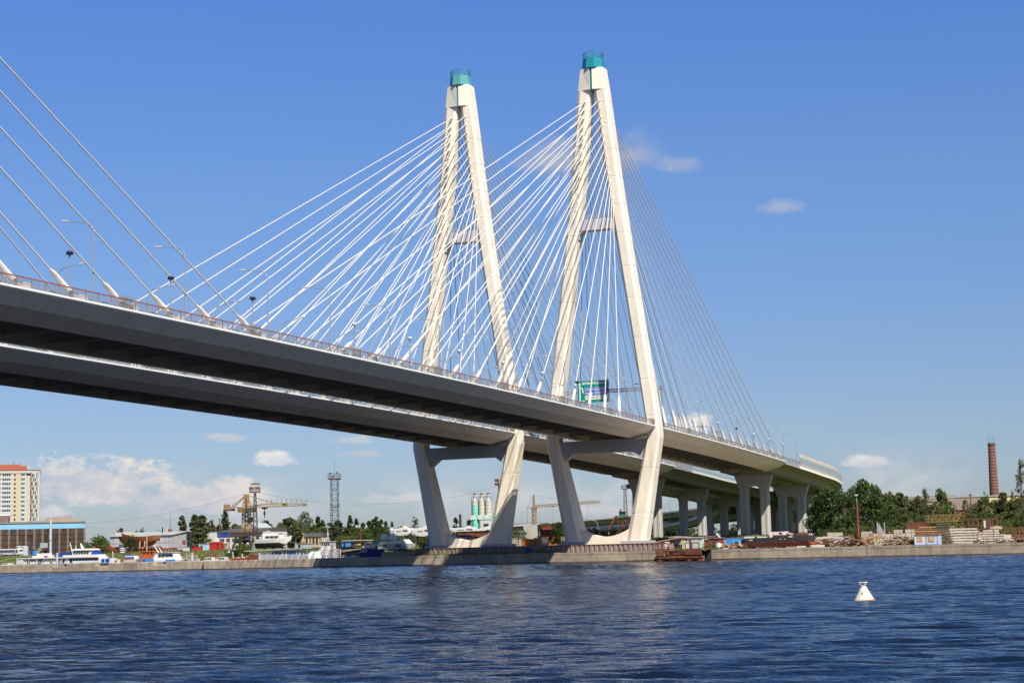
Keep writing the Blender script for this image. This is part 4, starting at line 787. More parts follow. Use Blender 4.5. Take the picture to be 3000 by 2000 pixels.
# ------------------------------------------------------------------ cranes and lattice masts
def portal_crane():
    X = 95; Y = PY(723, X); z = zg(X, Y); t = thing('portal_crane', 'yellow portal jib crane with a long horizontal jib behind the bush', 'crane', (X, Y, z), BR); u = lambda px: (px-723)/5104*640; H = lambda py: PZ(723, py, X)-z
    g = MB()
    for sx in (-1, 1):
        for sy in (-1, 1): g.bar((sx*3.6, sy*3.6, 0), (sx*2.6, sy*2.6, H(1566)), .45)
        g.bar((sx*3.5, -3.5, 1.5), (sx*2.8, 3.0, H(1570)), .25); g.bar((sx*3.5, 3.5, 1.5), (sx*2.8, -3.0, H(1570)), .25)
    g.build('portal', LATT, t); MB().bx(-4.6, 4.6, -3, 3, H(1570), H(1560)).build('portal_platform', mat('platform_dark', (.06, .05, .045), .8, .2, 1), t); MB().bx(-4.7, 4.7, -3.1, 3.1, H(1560), H(1557.5)).build('deck', RUST, t)
    MB().lattice((0, 0, H(1558)), (0, 0, H(1530)), 2.5, 4, .13, 2.3).build('tower', YELC, t); MB().lattice((0, 0, H(1530)), (0, 0, H(1500)), 2.3, 5, .15, 2.1).build('slewing_column', LATT, t)
    MB().bx(-2.4, 2.6, -2, 2.4, H(1500), H(1486)).build('machine_house', YELC, t); MB().bx(.4, 2.7, -2.1, -.5, H(1499), H(1488)).build('cab', mat('cab_dark', (.10, .09, .07), .4, .2, 2), t); rail(MB(), [(-3.4, -2.4, H(1500)), (4.6, -2.4, H(1500))], 1.6, 3).build('walkway_railing', LATT, t)
    mb = MB(); mb.lattice((0, 0, H(1486)), (0, 0, H(1452)), 2.2, 4, .14, .8); mb.bx(-.8, .8, -.6, .6, H(1458), H(1448)); mb.bar((0, -.3, H(1486)), (0, -.3, H(1452)), .5); mb.build('mast_head', YELC, t)
    jb = MB(); xs = [u(740), u(760), u(790), u(820), u(850), u(880), u(905)]; zt = [H(1482), H(1479.5), H(1477.5), H(1477), H(1478), H(1480), H(1481)]; zb = [H(1486.5)]*2+[H(1487), H(1486.5), H(1486), H(1486), H(1485)]
    fin = np.linspace(u(735), u(906), 23); ft = np.interp(fin, xs, zt); fb_ = np.interp(fin, xs, zb)
    for y in (-.9, .9):
        jb.tube([(a, y, b) for a, b in zip(fin, ft)], .14, 4); jb.tube([(a, y, b) for a, b in zip(fin, fb_)], .14, 4)
        for i in range(22): jb.bar((fin[i], y, fb_[i]), (fin[i+1], y, ft[i+1]), .10)
    for i in range(23): jb.bar((fin[i], -.9, fb_[i]), (fin[i], .9, fb_[i]), .12)
    jb.bx(u(838), u(847), -.8, .8, H(1486), H(1478)); jb.bx(u(903), u(907), -.9, .9, H(1488), H(1480)); jb.build('jib', YELC, t)
    rl = MB(); rail(rl, [(a, .9, b) for a, b in zip(fin[::2], ft[::2])], 1.5, 2, 1.2, .035); rl.build('jib_railing', YELC, t)
    cj = MB().bx(u(657), u(700), -1.2, 1.2, H(1486), H(1483.5)); cj.bx(u(657), u(665), -1.4, 1.4, H(1484), H(1475)); cj.build('counter_jib', YELC, t); MB().bx(u(656), u(680), -1.4, 1.4, H(1494), H(1488)).build('counterweight', RUST, t)
    st = MB(); 
    for y in (-.8, .8): st.bar((u(678), y, H(1484)), (u(719), y*.5, H(1452)), .22); st.bar((u(735), y*.5, H(1453)), (u(815), y, H(1478)), .12)
    st.build('stay', YELC, t); rail(MB(), [(u(660), -1.2, H(1483)), (u(700), -1.2, H(1483))], 1.5, 2, 1.4).build('walkway_railing', LATT, t)
    MB().bx(u(773), u(786), -.7, .7, H(1492), H(1487)).build('trolley', LATT, t); MB().bar((u(779), 0, H(1492)), (u(779), 0, H(1500)), .2).bx(u(777), u(781), -.3, .3, H(1508), H(1500)).bar((u(779), 0, H(1508)), (u(779), 0, H(1518)), .25).build('hook_block', LATT, t)
portal_crane()
def tower_crane():
    X = 470; Y = PY(1567, X); z = zg(X, Y); t = thing('tower_crane', 'slim yellow tower crane standing between the two pylons', 'crane', (X, Y, z), BR); k = (X+432)/5104/.93; u = lambda px: (px-1567)*k; H = lambda py: PZ(1567, py, X)-z
    MB().lattice((0, 0, 0), (0, 0, H(1489)), 1.9, 16, .16).build('tower', YELC, t); MB().lattice((0, 0, H(1489)), (0, 0, H(1449)), 1.2, 7, .12, .5).build('mast_head', YELC, t); MB().bx(-1.3, 1.3, -1.3, 1.3, H(1490), H(1486)).build('slewing_ring', YELC, t)
    MB().lattice((u(1570), 0, H(1482.5)), (u(1772), 0, H(1475.5)), 1.3, 34, .12).build('jib', YELC, t); MB().bx(u(1546), 0, -.5, .5, H(1486.5), H(1485)).build('counter_jib', YELC, t); MB().bx(u(1545), u(1548), -.6, .6, H(1489), H(1484)).build('counterweight', CONC, t)
    MB().tube([(0, 0, H(1449)), (u(1546), 0, H(1486))], .07, 4).tube([(0, 0, H(1449)), (u(1635), 0, H(1462)), (u(1700), 0, H(1479))], .06, 4).build('stay', LATT, t); MB().bar((u(1546), 0, H(1486)), (u(1546), 0, H(1535)), .09).build('hanging_rope', LATT, t); MB().bx(u(1622), u(1629), -.6, .6, H(1486), H(1483)).build('trolley', RUST, t)
tower_crane()
def lattice_mast():
    X = -8; Y = PY(982, X); z = 0.2; t = thing('lattice_mast', 'tall four-legged lattice floodlight mast at the basin edge left of the pylons', 'lattice mast', (X, Y, z), BR+.25); H = lambda py: PZ(982, py, X)-z
    mb = MB(); mb.lattice((0, 0, 0), (0, 0, H(1404)), 2.0, 17, .075, 1.8); mb.build('lattice_tower', LATT, t)
    MB().bx(-1.5, 1.5, -1.5, 1.5, H(1404), H(1400.5)).build('platform', RUST, t); rl = MB(); rail(rl, [(-1.5, -1.5, H(1400)), (1.5, -1.5, H(1400)), (1.5, 1.5, H(1400)), (-1.5, 1.5, H(1400)), (-1.5, -1.5, H(1400))], 1.2, 2, .8, .03); rl.build('platform_railing', LATT, t)
    for x, y, zz in ((-.9, -.9, H(1385)), (.9, -.9, H(1384)), (-.2, -1.2, H(1395))):
        MB().lathe([(.12, -.25), (.34, 0), (.34, .1)], c=(x, y, zz), n=10).build('lamp', RUST, t); MB().bar((x, y, H(1400)), (x, y, zz), .06).build('lamp_bracket', LATT, t)
    MB().bar((0, 0, H(1404)), (0, 0, H(1352)), .05).build('aerial', LATT, t); MB().bx(-1, 1, -1, 1, H(1484.5), H(1482)).build('rest_platform', RUST, t)
    X = 78; Y = PY(748, X); z = zg(X, Y); t = thing('floodlight_mast', 'slender floodlight mast with a crown of rusty lamps right of the yellow crane', 'lattice mast', (X, Y, z), BR+.3); H = lambda py: PZ(748, py, X)-z
    MB().lattice((0, 0, 0), (0, 0, H(1442)), 1.9, 22, .09, .5).build('lattice_tower', LATT, t); MB().bx(-1.6, 1.6, -1.4, 1.4, H(1442), H(1439)).build('platform', RUST, t); rl = MB(); rail(rl, [(-1.6, -1.4, H(1439)), (1.6, -1.4, H(1439)), (1.6, 1.4, H(1439)), (-1.6, 1.4, H(1439)), (-1.6, -1.4, H(1439))], 1.2, 2, .8, .04); rl.build('platform_railing', LATT, t)
    for x, y in ((-1.3, -1.2), (-.6, -1.3), (.7, -1.3), (1.4, -1.2)): MB().box((x, y, H(1429)), (.75, .5, .7)).build('lamp', RUST, t); MB().bar((x, y, H(1439)), (x, y, H(1430)), .08).build('lamp_bracket', LATT, t)
    MB().bar((-1.5, 0, H(1439)), (-1.5, 0, H(1412)), .1).bar((1.5, 0, H(1439)), (1.5, 0, H(1412)), .1).build('frame', LATT, t); MB().bx(-1.2, 1.5, -.3, .3, H(1419), H(1415)).build('top_box', RUST, t); MB().bar((0, 0, H(1415)), (0, 0, H(1403)), .05).build('aerial', LATT, t)
    X = 300; Y = PY(1836, X); z = zg(X, Y); t = thing('floodlight_mast', 'distant lattice light mast left of the right pylon leg', 'lattice mast', (X, Y, z), BR+.4); H = lambda py: PZ(1836, py, X)-z
    MB().lattice((0, 0, 0), (0, 0, H(1431)), 2.2, 16, .12, .9).build('lattice_tower', LATT, t); MB().bx(-1.5, 1.5, -1.5, 1.5, H(1432), H(1430.5)).build('platform', LATT, t); rl = MB(); rail(rl, [(-1.5, -1.5, H(1431)), (1.5, -1.5, H(1431)), (1.5, 1.5, H(1431)), (-1.5, 1.5, H(1431)), (-1.5, -1.5, H(1431))], 1.3, 2, .8, .05); rl.build('platform_railing', LATT, t)
    for x in (-1, 0, 1): MB().box((x, -1.2, H(1421.5)), (.5, .5, .6)).build('lamp', RUST, t)
    MB().bar((0, 0, H(1431)), (0, 0, H(1402)), .07).build('aerial', LATT, t)
    X = 250; Y = PY(1462, X); z = zg(X, Y); t = thing('floodlight_mast', 'rusty cluster of lamps on a mast half hidden by the left pylon leg', 'lattice mast', (X, Y, z), BR); H = lambda py: PZ(1462, py, X)-z
    MB().tube([(.4, 0, 0), (.4, 0, H(1405))], .3, 6).build('pole', LATT, t)
    for zz in (H(1406), H(1417)): 
        for x in (-.6, .5): MB().lathe([(.5, -.6), (.6, 0), (.5, .6)], c=(x, -.5, zz), n=8).build('lamp', RUST, t)
lattice_mast()
def watch_tower():
    X = 210; t, w = bank('control_cabin', 'green control cabin on rusty stilts with a slanting conveyor leg', 'cabin', 1816, 1832, X); z = t.location.z; H = lambda py: PZ(1824, py, X)-z
    g = MB()
    for x in (-1.4, .2, 1.4):
        for y in (0, 2): g.bar((x, y, 0), (x, y, H(1512)), .2)
    g.bar((-1.4, 0, 1), (1.4, 0, H(1514)), .14); g.bar((1.4, 0, 1), (-1.4, 0, H(1514)), .14); g.build('stilts', RUST, t); MB().bx(-2, 2.2, -.6, 2.6, H(1513.5), H(1512)).build('deck', RUST, t)
    MB().bx(-1.1, 1.1, 0, 2, H(1512), H(1506)).build('wall', mat('cabin_green', (.02, .20, .12), .5, .1, 1), t); MB().bx(-1.05, 1.05, .05, 1.95, H(1506), H(1499)).build('window', GLASS, t); MB().bx(-1.3, 1.3, -.2, 2.2, H(1499), H(1497)).build('roof', RUST, t); MB().lathe([(.25, 0), (.25, 1)], c=(-.7, 1, H(1497)), n=8).build('vent', BLACK, t)
    MB().tube([(-5.2, 0, H(1548)), (-2.4, 0, H(1512)), (-1.6, 0, H(1512))], .55, 4).build('conveyor', RUST, t)
watch_tower()
# ------------------------------------------------------------------ boats and vehicles, left basin
def passenger_boat():
    X = 8; t, w = bank('passenger_boat', 'long white passenger boat with a glazed wheelhouse moored behind the quay', 'boat', 64, 338, X, z=0.0); u = lambda px: (px-201)/5104*560*w/((338-64)/5104*560); H = lambda py: PZ(200, py, X)
    B = 5.2; hb = hull_mb(w, B, 2.6, stern=.9, sheer=.5); h = hb.build('hull', WHITEC, t, True); MB().bx(-w/2+.1, w/2-3, -B/2-.04, -B/2+.03, 1.0, 1.22).build('blue_stripe', BLUEM, h)
    z1, z2 = 2.55, H(1633.5); MB().bx(u(66), u(305), -2.2, 2.2, z1, z2).build('saloon', WHITEC, t); MB().bx(u(64), u(302), -2.75, 2.75, z2, z2+.28).build('upper_deck', WHITE, t)
    s = t.children[-2]
    win_row(s, u(228), u(303), 9, -2.2, z1+.75, z2-.25, frac=.82); win_row(s, u(104), u(120), 2, -2.2, z1+.75, z2-.3); win_row(s, u(134), u(148), 2, -2.2, z1+.6, z2-.3, frac=.85)
    for px in (98, 131, 165, 186, 200, 223): MB().bx(u(px)-.5, u(px)+.5, -2.26, -2.1, z1+.05, z2-.2).build('doorway', mat('door_dark', (.07, .03, .025), .6, .2, 2), s)
    for px in (66, 80, 102, 124, 146, 168, 200, 214): MB().bar((u(px), -2.7, z1-.1), (u(px), -2.7, z2), .09).build('stanchion', WHITE, t)
    MB().bx(u(65), u(84), -2.6, -2.2, z1, z2-.1).build('stern_screen', WHITE, t)
    MB().bx(u(106), u(150), -1.8, 1.8, z2+.28, H(1625)).build('deck_house', WHITEC, t); MB().prism([(u(170), H(1626)), (u(190), H(1617)), (u(226), H(1616)), (u(226), H(1628)), (u(168), H(1628))][::-1], 'y', -1.7, 1.7).build('blue_awning', BLUEW, t)
    win_row(t, u(196), u(226), 4, -1.7, H(1627), H(1619), frac=.75)
    MB().bx(u(200), u(298), -2.4, 2.4, z2+.28, H(1625)).build('bridge_deck', WHITEC, t)
    wh = MB().loft([[(u(224), -1.9, H(1626)), (u(274), -1.9, H(1626)), (u(277), 0, H(1626)), (u(274), 1.9, H(1626)), (u(224), 1.9, H(1626))], [(u(226), -1.8, H(1612)), (u(281), -1.8, H(1612)), (u(284), 0, H(1612)), (u(281), 1.8, H(1612)), (u(226), 1.8, H(1612))]]).build('wheelhouse', WHITEC, t)
    win_row(wh, u(227), u(273), 6, -1.95, H(1622.5), H(1614), frac=.76, depth=.08, skew=.15)
    MB().loft([[(u(222), -2.2, H(1612)), (u(284), -2.2, H(1612)), (u(284), 2.2, H(1612)), (u(222), 2.2, H(1612))], [(u(228), -1.6, H(1607.5)), (u(280), -1.6, H(1607.5)), (u(280), 1.6, H(1607.5)), (u(228), 1.6, H(1607.5))]]).build('wheelhouse_roof', WHITE, wh)
    MB().tube([(u(214), 0, H(1620)), (u(206), 0, H(1587))], [.22, .1], 6).bar((u(203), 0, H(1597)), (u(212), 0, H(1597)), .12).build('mast', WHITE, t); MB().tube([(u(242), .4, H(1608)), (u(235), .4, H(1592))], [.5, .2], 6).build('funnel', WHITE, t)
    MB().tube([(u(223), .2, H(1625)), (u(223), .2, H(1599))], .16, 6).build('pole', WHITE, t); MB().bx(u(115), u(148), -1.0, 1.0, H(1625), H(1618)).build('life_raft', WHITEC, t)
    MB().lathe([(.16, -.12), (.5, -.12), (.5, .12), (.16, .12)], n=10).build('lifebuoy', REDP, t, loc=(u(148), -1.9, H(1626)))
    b = MB().bx(u(305), u(334), -1.6, 1.6, 2.4, H(1637)).build('fore_screen', WHITEC, t); MB().bx(u(307), u(316), -1.66, -1.55, 2.6, H(1638)).bx(u(319), u(330), -1.66, -1.55, 2.6, H(1638)).build('screen_band', BLUEW, b); rl = MB(); rail(rl, [(u(84), -2.7, z1), (u(200), -2.7, z1)], .9, 3, 1.8, .025); rl.build('railing', WHITE, t)
    MB().bx(u(278), u(292), -1.2, 1.2, H(1627), H(1615)).build('bow_locker', BLUEW, t)
    MB().bar((u(334), -.2, 2.4), (u(331), -.2, H(1617)), .16).build('jackstaff', WHITE, t)
passenger_boat()
def pilot_boat():
    X = 6; t, w = bank('pilot_boat', 'blue and white pilot boat with an orange cabin and raked wheelhouse behind the quay', 'boat', 352, 588, X, z=0.0); k = w/(588-352); u = lambda px: (px-470)*k; H = lambda py: PZ(470, py, X)
    h = hull_mb(w, 5.0, 2.5, stern=.9, sheer=.6).build('hull', WHITE, t, True); MB().bx(u(414), u(466), -2.62, -2.4, 1.5, H(1635)).build('blue_bulwark', BLUEM, h); 
    for i in range(6): MB().bx(u(419+i*4.2), u(421+i*4.2), -2.66, -2.58, 1.7, H(1637)).build('port', NAVY, h)
    MB().bx(u(462), u(530), -2.3, 2.3, 2.3, H(1638)).build('deck_house', WHITEC, t); MB().bx(u(500), u(527), -2.36, -2.25, H(1644), H(1638)).build('blue_panel', BLUEM, t)
    wh = MB().loft([[(u(458), -1.9, H(1638)), (u(524), -1.9, H(1638)), (u(524), 1.9, H(1638)), (u(458), 1.9, H(1638))], [(u(466), -1.7, H(1619)), (u(516), -1.7, H(1619)), (u(516), 1.7, H(1619)), (u(466), 1.7, H(1619))]]).build('wheelhouse', WHITEC, t)
    win_row(wh, u(475), u(494), 2, -1.88, H(1630), H(1621), frac=.8, depth=.1); win_row(wh, u(495), u(519), 4, -1.85, H(1629), H(1621), frac=.8, depth=.1, skew=-.25); MB().bx(u(463), u(519), -1.9, 1.9, H(1619), H(1617.5)).build('roof', WHITE, wh)
    rl = MB(); rail(rl, [(u(475), -1.7, H(1618)), (u(515), -1.7, H(1618))], .8, 2, 1); rl.build('roof_railing', WHITE, t)
    MB().tube([(u(467), -.3, H(1618)), (u(454), -.3, H(1595))], [.2, .12], 5).tube([(u(473), .4, H(1618)), (u(464), .4, H(1602))], [.14, .1], 5).build('mast', WHITE, t)
    c = MB().bx(u(421), u(460), -1.5, 1.5, 2.6, H(1615)).build('orange_cabin', ORNG, t); win_row(c, u(426), u(459), 3, -1.5, H(1622), H(1617), frac=.5); MB().bx(u(419), u(466), -1.7, 1.7, H(1615), H(1612.5)).build('roof', ORNG, c)
    MB().loft([[(u(369), -1.3, 2.5), (u(405), -1.3, 2.5), (u(405), 1.3, 2.5), (u(369), 1.3, 2.5)], [(u(373), -1.0, H(1625)), (u(398), -1.0, H(1625)), (u(398), 1.0, H(1625)), (u(373), 1.0, H(1625))]]).build('white_trunk', WHITEC, t); MB().bx(u(371), u(401), -1.36, -1.2, H(1633), H(1631)).build('red_stripe', RUSTR, t); MB().bx(u(372), u(400), -1.3, -1.1, H(1629.5), H(1627.5)).build('blue_stripe', BLUEM, t); MB().bx(u(375), u(383), -.7, .7, H(1625), H(1620)).build('flag_box', BLUEW, t)
    MB().loft([[(u(403), -.9, H(1632)), (u(428), -.9, H(1632)), (u(428), .9, H(1632)), (u(403), .9, H(1632))], [(u(407), -.6, H(1626)), (u(425), -.6, H(1626)), (u(425), .6, H(1626)), (u(407), .6, H(1626))]]).build('dinghy', WHITE, t)
    rl = MB(); rail(rl, [(u(528), -1.9, 2.6), (u(584), -1.2, 2.9)], 1.2, 3, 1.6, .05); rl.build('railing', WHITE, t)
    for px in (552, 577): MB().lathe([(.16, -.12), (.5, -.12), (.5, .12), (.16, .12)], n=10).build('lifebuoy', ORNG, t, loc=(u(px), -1.7, 3.2))
    MB().bar((u(543), 0, H(1621)), (u(566), 0, H(1634)), .12).build('boom', TANK, t)
    yr = thing('yellow_railing', 'yellow-brown railing on the quay edge left of the blue-and-white boat', 'railing', (xq(PY(382, -12))+1.4, PY(382, -12), 2.5), QR); rl = MB(); rail(rl, [(-3.5, 0, 0), (3.5, 0, 0)], .75, 3, .35, .05); rl.build('bars', YELC, yr)
    px = 430; Y = PY(px, -9); l = thing('light_pole', 'pale wooden light pole behind the blue-and-white boat', 'pole', (10, PY(px, 10), 0)); MB().tube([(0, 0, 0), (0, 0, PZ(px, 1560, 10))], [.18, .1], 6).build('pole', BRICKY, l); MB().box((0, -.3, PZ(px, 1561, 10)), (.3, .9, .15)).build('lamp', LAMP, l)
    for i, px in enumerate((150, 567, 773)):
        b = thing('mooring_pile', 'grey tubular mooring pile %s' % ('beside the white passenger boat', 'beside the railed bow of the blue-and-white boat', 'beside the long pontoon')[i], 'pile', (xq(PY(px, -10))+3.4, PY(px, -10), 0), 0, 'mooring piles'); MB().tube([(0, 0, -1), (0, 0, PZ(px, 1622, -8))], .36, 8).build('pipe', TANK, b); MB().lathe([(.4, 0), (.4, .15), (.1, .3)], c=(0, 0, PZ(px, 1622, -8)), n=8).build('cap', TANK, b)
pilot_boat()
def wooden_ship():
    X = 82; t, w = bank('wooden_ship', 'old brown wooden ship on the slipway with white deckhouses', 'ship', 341, 463, X); z0 = t.location.z; k = w/122; u = lambda px: (px-402)*k; H = lambda py: PZ(400, py, X)-z0
    kz = H(1601); hb = hull_mb(w, 6.2, H(1571)-kz, rake=.36, sheer=2.6, stern=.5, flare=.62, keel=.03, fine=.5)
    hb.v = [(-x, y, z+kz+(max(0, (abs(x)/(w/2)-.55)/.45)**2*2.2 if z < 1.0 else 0)) for x, y, z in hb.v]; hb.f = [q[::-1] for q in hb.f]
    h = hb.build('hull', WOODH, t, True)
    MB().bx(u(346), u(377), -1.6, 1.6, H(1569), H(1557.5)).build('fore_deckhouse', WHITE, t); MB().bx(u(400), u(432), -1.6, 1.6, H(1580), H(1568)).build('aft_deckhouse', WHITE, t); MB().bx(u(381), u(392), -1.4, 1.4, H(1578), H(1568)).build('companion', WHITE, t)
    win_row(t, u(402), u(426), 4, -1.6, H(1575), H(1571), frac=.4)
    MB().tube([(u(391), -1.4, H(1577)), (u(391), -1.4, H(1566)), (u(394), -1.4, H(1562)), (u(399), -1.4, H(1562))], .25, 6).build('davit', WHITE, t); MB().lathe([(.7, 0), (.7, 1.4), (.3, 1.6)], c=(u(355), 0, H(1558)), n=8).build('capstan', BLACK, t)
    rl = MB(); rail(rl, [(u(432), -1.2, H(1575)), (u(458), -1.0, H(1572))], 1.0, 2, 1.2, .04); rl.build('railing', WHITE, t)
    for px in (422, 436): MB().bar((u(px), -2.8, 0), (u(px), -2.4, H(1585)), .25).build('prop', BRICKY, t)
    t2, w2 = bank('slip_cradle', 'rust brown steel barge and cradle beneath the wooden ship', 'cradle', 372, 498, 76); MB().bx(-w2/2, w2/2, -1, 8, 0, .8).bx(-w2/2+1, w2/2-2, -.5, 7.5, .8, 1.3).build('pontoon', RUST, t2)
    for i in range(9): MB().box((-w2/2+2+i*1.5, -1.0, 1.6), (1.0, .8, .7), rz=i*.7).build('block', RUST, t2)
    t3, w3 = bank('red_hull', 'rust red upturned hull left of the wooden ship', 'hull', 270, 362, 84); hb = hull_mb(w3, 4, 2.0, stern=.5, sheer=.3); hb.build('hull', RUSTR, t3, True); MB().bx(-w3/2+1, w3/2-6, -1.6, 1.6, 2.0, 2.7).build('cover', RUSTR, t3)
    t4, w4 = bank('chevron_marker', 'round white beacon with black zigzag chevrons on the grass', 'beacon', 350, 366, 62); h = PZ(358, 1601, 62)-t4.location.z; r = w4/2
    MB().lathe([(r*.95, .2), (r, h*.8), (r*.7, h)], n=14).build('drum', WHITEC, t4, True)
    for kk in range(4):
        z = .5+kk*.62; mb = MB(); n = 14; pr = []
        for i in range(n+1): a = 2*math.pi*i/n; zz = z+(.28 if i % 2 else 0); pr.append((a, zz))
        for (a, za), (b, zb) in zip(pr[:-1], pr[1:]): rr = r*1.02; mb.loft([[(rr*math.cos(a), rr*math.sin(a), za), (rr*math.cos(b), rr*math.sin(b), zb), (rr*math.cos(b), rr*math.sin(b), zb+.26), (rr*math.cos(a), rr*math.sin(a), za+.26)], [(r*.93*math.cos(a), r*.93*math.sin(a), za), (r*.93*math.cos(b), r*.93*math.sin(b), zb), (r*.93*math.cos(b), r*.93*math.sin(b), zb+.26), (r*.93*math.cos(a), r*.93*math.sin(a), za+.26)]])
        mb.build('chevron', BLACK, t4)
    MB().lathe([(r*.6, 0), (r*.95, .2)], n=12).build('foot', BLACK, t4)
wooden_ship()
def bus():
    X = 66; t, w = bank('bus', 'white bus with a dark window band parked on the grass at the left edge', 'bus', -6, 55, X); z = t.location.z; h = PZ(20, 1607, X)-z; d = 2.5
    b = MB().loft([[(-w/2, 0, .35), (w/2, 0, .35), (w/2+.05, 0, h*.55), (w/2-.2, 0, h*.92), (w/2-.5, 0, h), (-w/2+.2, 0, h), (-w/2, 0, h*.9)], [(-w/2, d, .35), (w/2, d, .35), (w/2+.05, d, h*.55), (w/2-.2, d, h*.92), (w/2-.5, d, h), (-w/2+.2, d, h), (-w/2, d, h*.9)]]).build('body', WHITEC, t)
    win_row(t, -w/2+.3, w/2-1.5, 7, 0, h*.50, h*.84, frac=.9); win_row(t, w/2-1.35, w/2-.35, 1, 0, h*.48, h*.84, frac=.9); MB().bx(-w/2, w/2-.1, -.03, .02, h*.38, h*.42).build('stripe', BLUEM, t); win_side(t, .15, d-.15, 1, w/2-.03, h*.5, h*.85, frac=.9)
    for x in (-w/2+1.6, w/2-1.9):
        for y in (.02, d-.3): 
            wl = MB().prism([(x+.5*math.cos(a), .5+.5*math.sin(a)) for a in np.linspace(0, 6.283, 13)[:-1]], 'y', y-.05, y+.25).build('wheel', BLACK, t); MB().prism([(x+.25*math.cos(a), .5+.25*math.sin(a)) for a in np.linspace(0, 6.283, 9)[:-1]], 'y', y-.08, y).build('rim', TANK, wl)
    MB().box((w/2+.02, .35, .7), (.1, .35, .25)).build('headlight', LAMP, t); MB().bx(-w/2-.1, w/2+.12, 0, d, .3, .55).build('bumper', BLACK, t)
bus()
def motor_yacht(name, label, px0, px1, X, pyk, pyd, pyt, z=None, props=True, rot=0.0, flip=1):
    t, w = bank(name, label, 'yacht', px0, px1, X, z=z); z0 = t.location.z; pm = (px0+px1)/2; H = lambda py: PZ(pm, py, X)-z0; kz = max(.3, H(pyk)); D = H(pyd)-kz
    h = hull_mb(w, w*.26, D, rake=.24, sheer=.9, stern=.92, flare=.8).build('hull', WHITEC, t, True, loc=(0, 0, kz)); hb = hull_mb(w*.95, w*.262, D*.60, rake=.22, sheer=.2, stern=.93, flare=.82, keel=.06).build('antifouling', BLACK, h, True, loc=(-w*.03, 0, -.05))
    a = H(pyd); b = H(pyt); x0, x1 = -w*.30, w*.22
    s = MB().loft([[(x0, -w*.10, a-.2), (x1+w*.08, -w*.09, a-.2), (x1+w*.08, w*.09, a-.2), (x0, w*.10, a-.2)], [(x0+.3, -w*.09, a+(b-a)*.55), (x1-.3, -w*.075, a+(b-a)*.55), (x1-.3, w*.075, a+(b-a)*.55), (x0+.3, w*.09, a+(b-a)*.55)]]).build('saloon', WHITEC, t)
    win_row(s, x0+1.0, x1-.8, 3, -w*.097, a+(b-a)*.16, a+(b-a)*.42, frac=.9, depth=.08, skew=.2)
    f = MB().loft([[(x0-.6, -w*.085, a+(b-a)*.56), (x1-1.0, -w*.07, a+(b-a)*.56), (x1-1.0, w*.07, a+(b-a)*.56), (x0-.6, w*.085, a+(b-a)*.56)], [(x0+.6, -w*.07, b-.5), (x1-3.2, -w*.06, b-.5), (x1-3.2, w*.06, b-.5), (x0+.6, w*.07, b-.5)]]).build('flybridge', WHITEC, t)
    MB().tube([(x0+.6, -w*.06, b-.6), (x0+1.6, -w*.06, b+.3), (x0+1.6, w*.06, b+.3), (x0+.6, w*.06, b-.6)], .16, 6).build('radar_arch', WHITE, t); rl = MB(); rail(rl, [(x1-.5, -w*.09, a), (w*.47, -.2, a+.5)], .7, 2, 1.4, .03); rl.build('bow_railing', TANK, t)
    MB().loft([[(x1-2.6, -w*.075, a+(b-a)*.5), (x1+w*.03, -w*.07, a+.1), (x1+w*.03, w*.07, a+.1), (x1-2.6, w*.075, a+(b-a)*.5)], [(x1-2.8, -w*.075, a+(b-a)*.46), (x1, -w*.07, a), (x1, w*.07, a), (x1-2.8, w*.075, a+(b-a)*.46)]]).build('windscreen', GLASS, t)
    if props:
        for q in (-.3, -.05, .2): MB().bx(q*w-.25, q*w+.25, -w*.06, w*.06, 0, kz+.15).build('cradle_block', TIMB, t)
    return t
motor_yacht('motor_yacht', 'white motor yacht with a black bottom standing ashore by the yellow crane', 753, 856, 70, 1606, 1578, 1557)
motor_yacht('motor_yacht', 'smaller white cruiser half hidden behind the crane portal', 690, 752, 104, 1588, 1577, 1561)
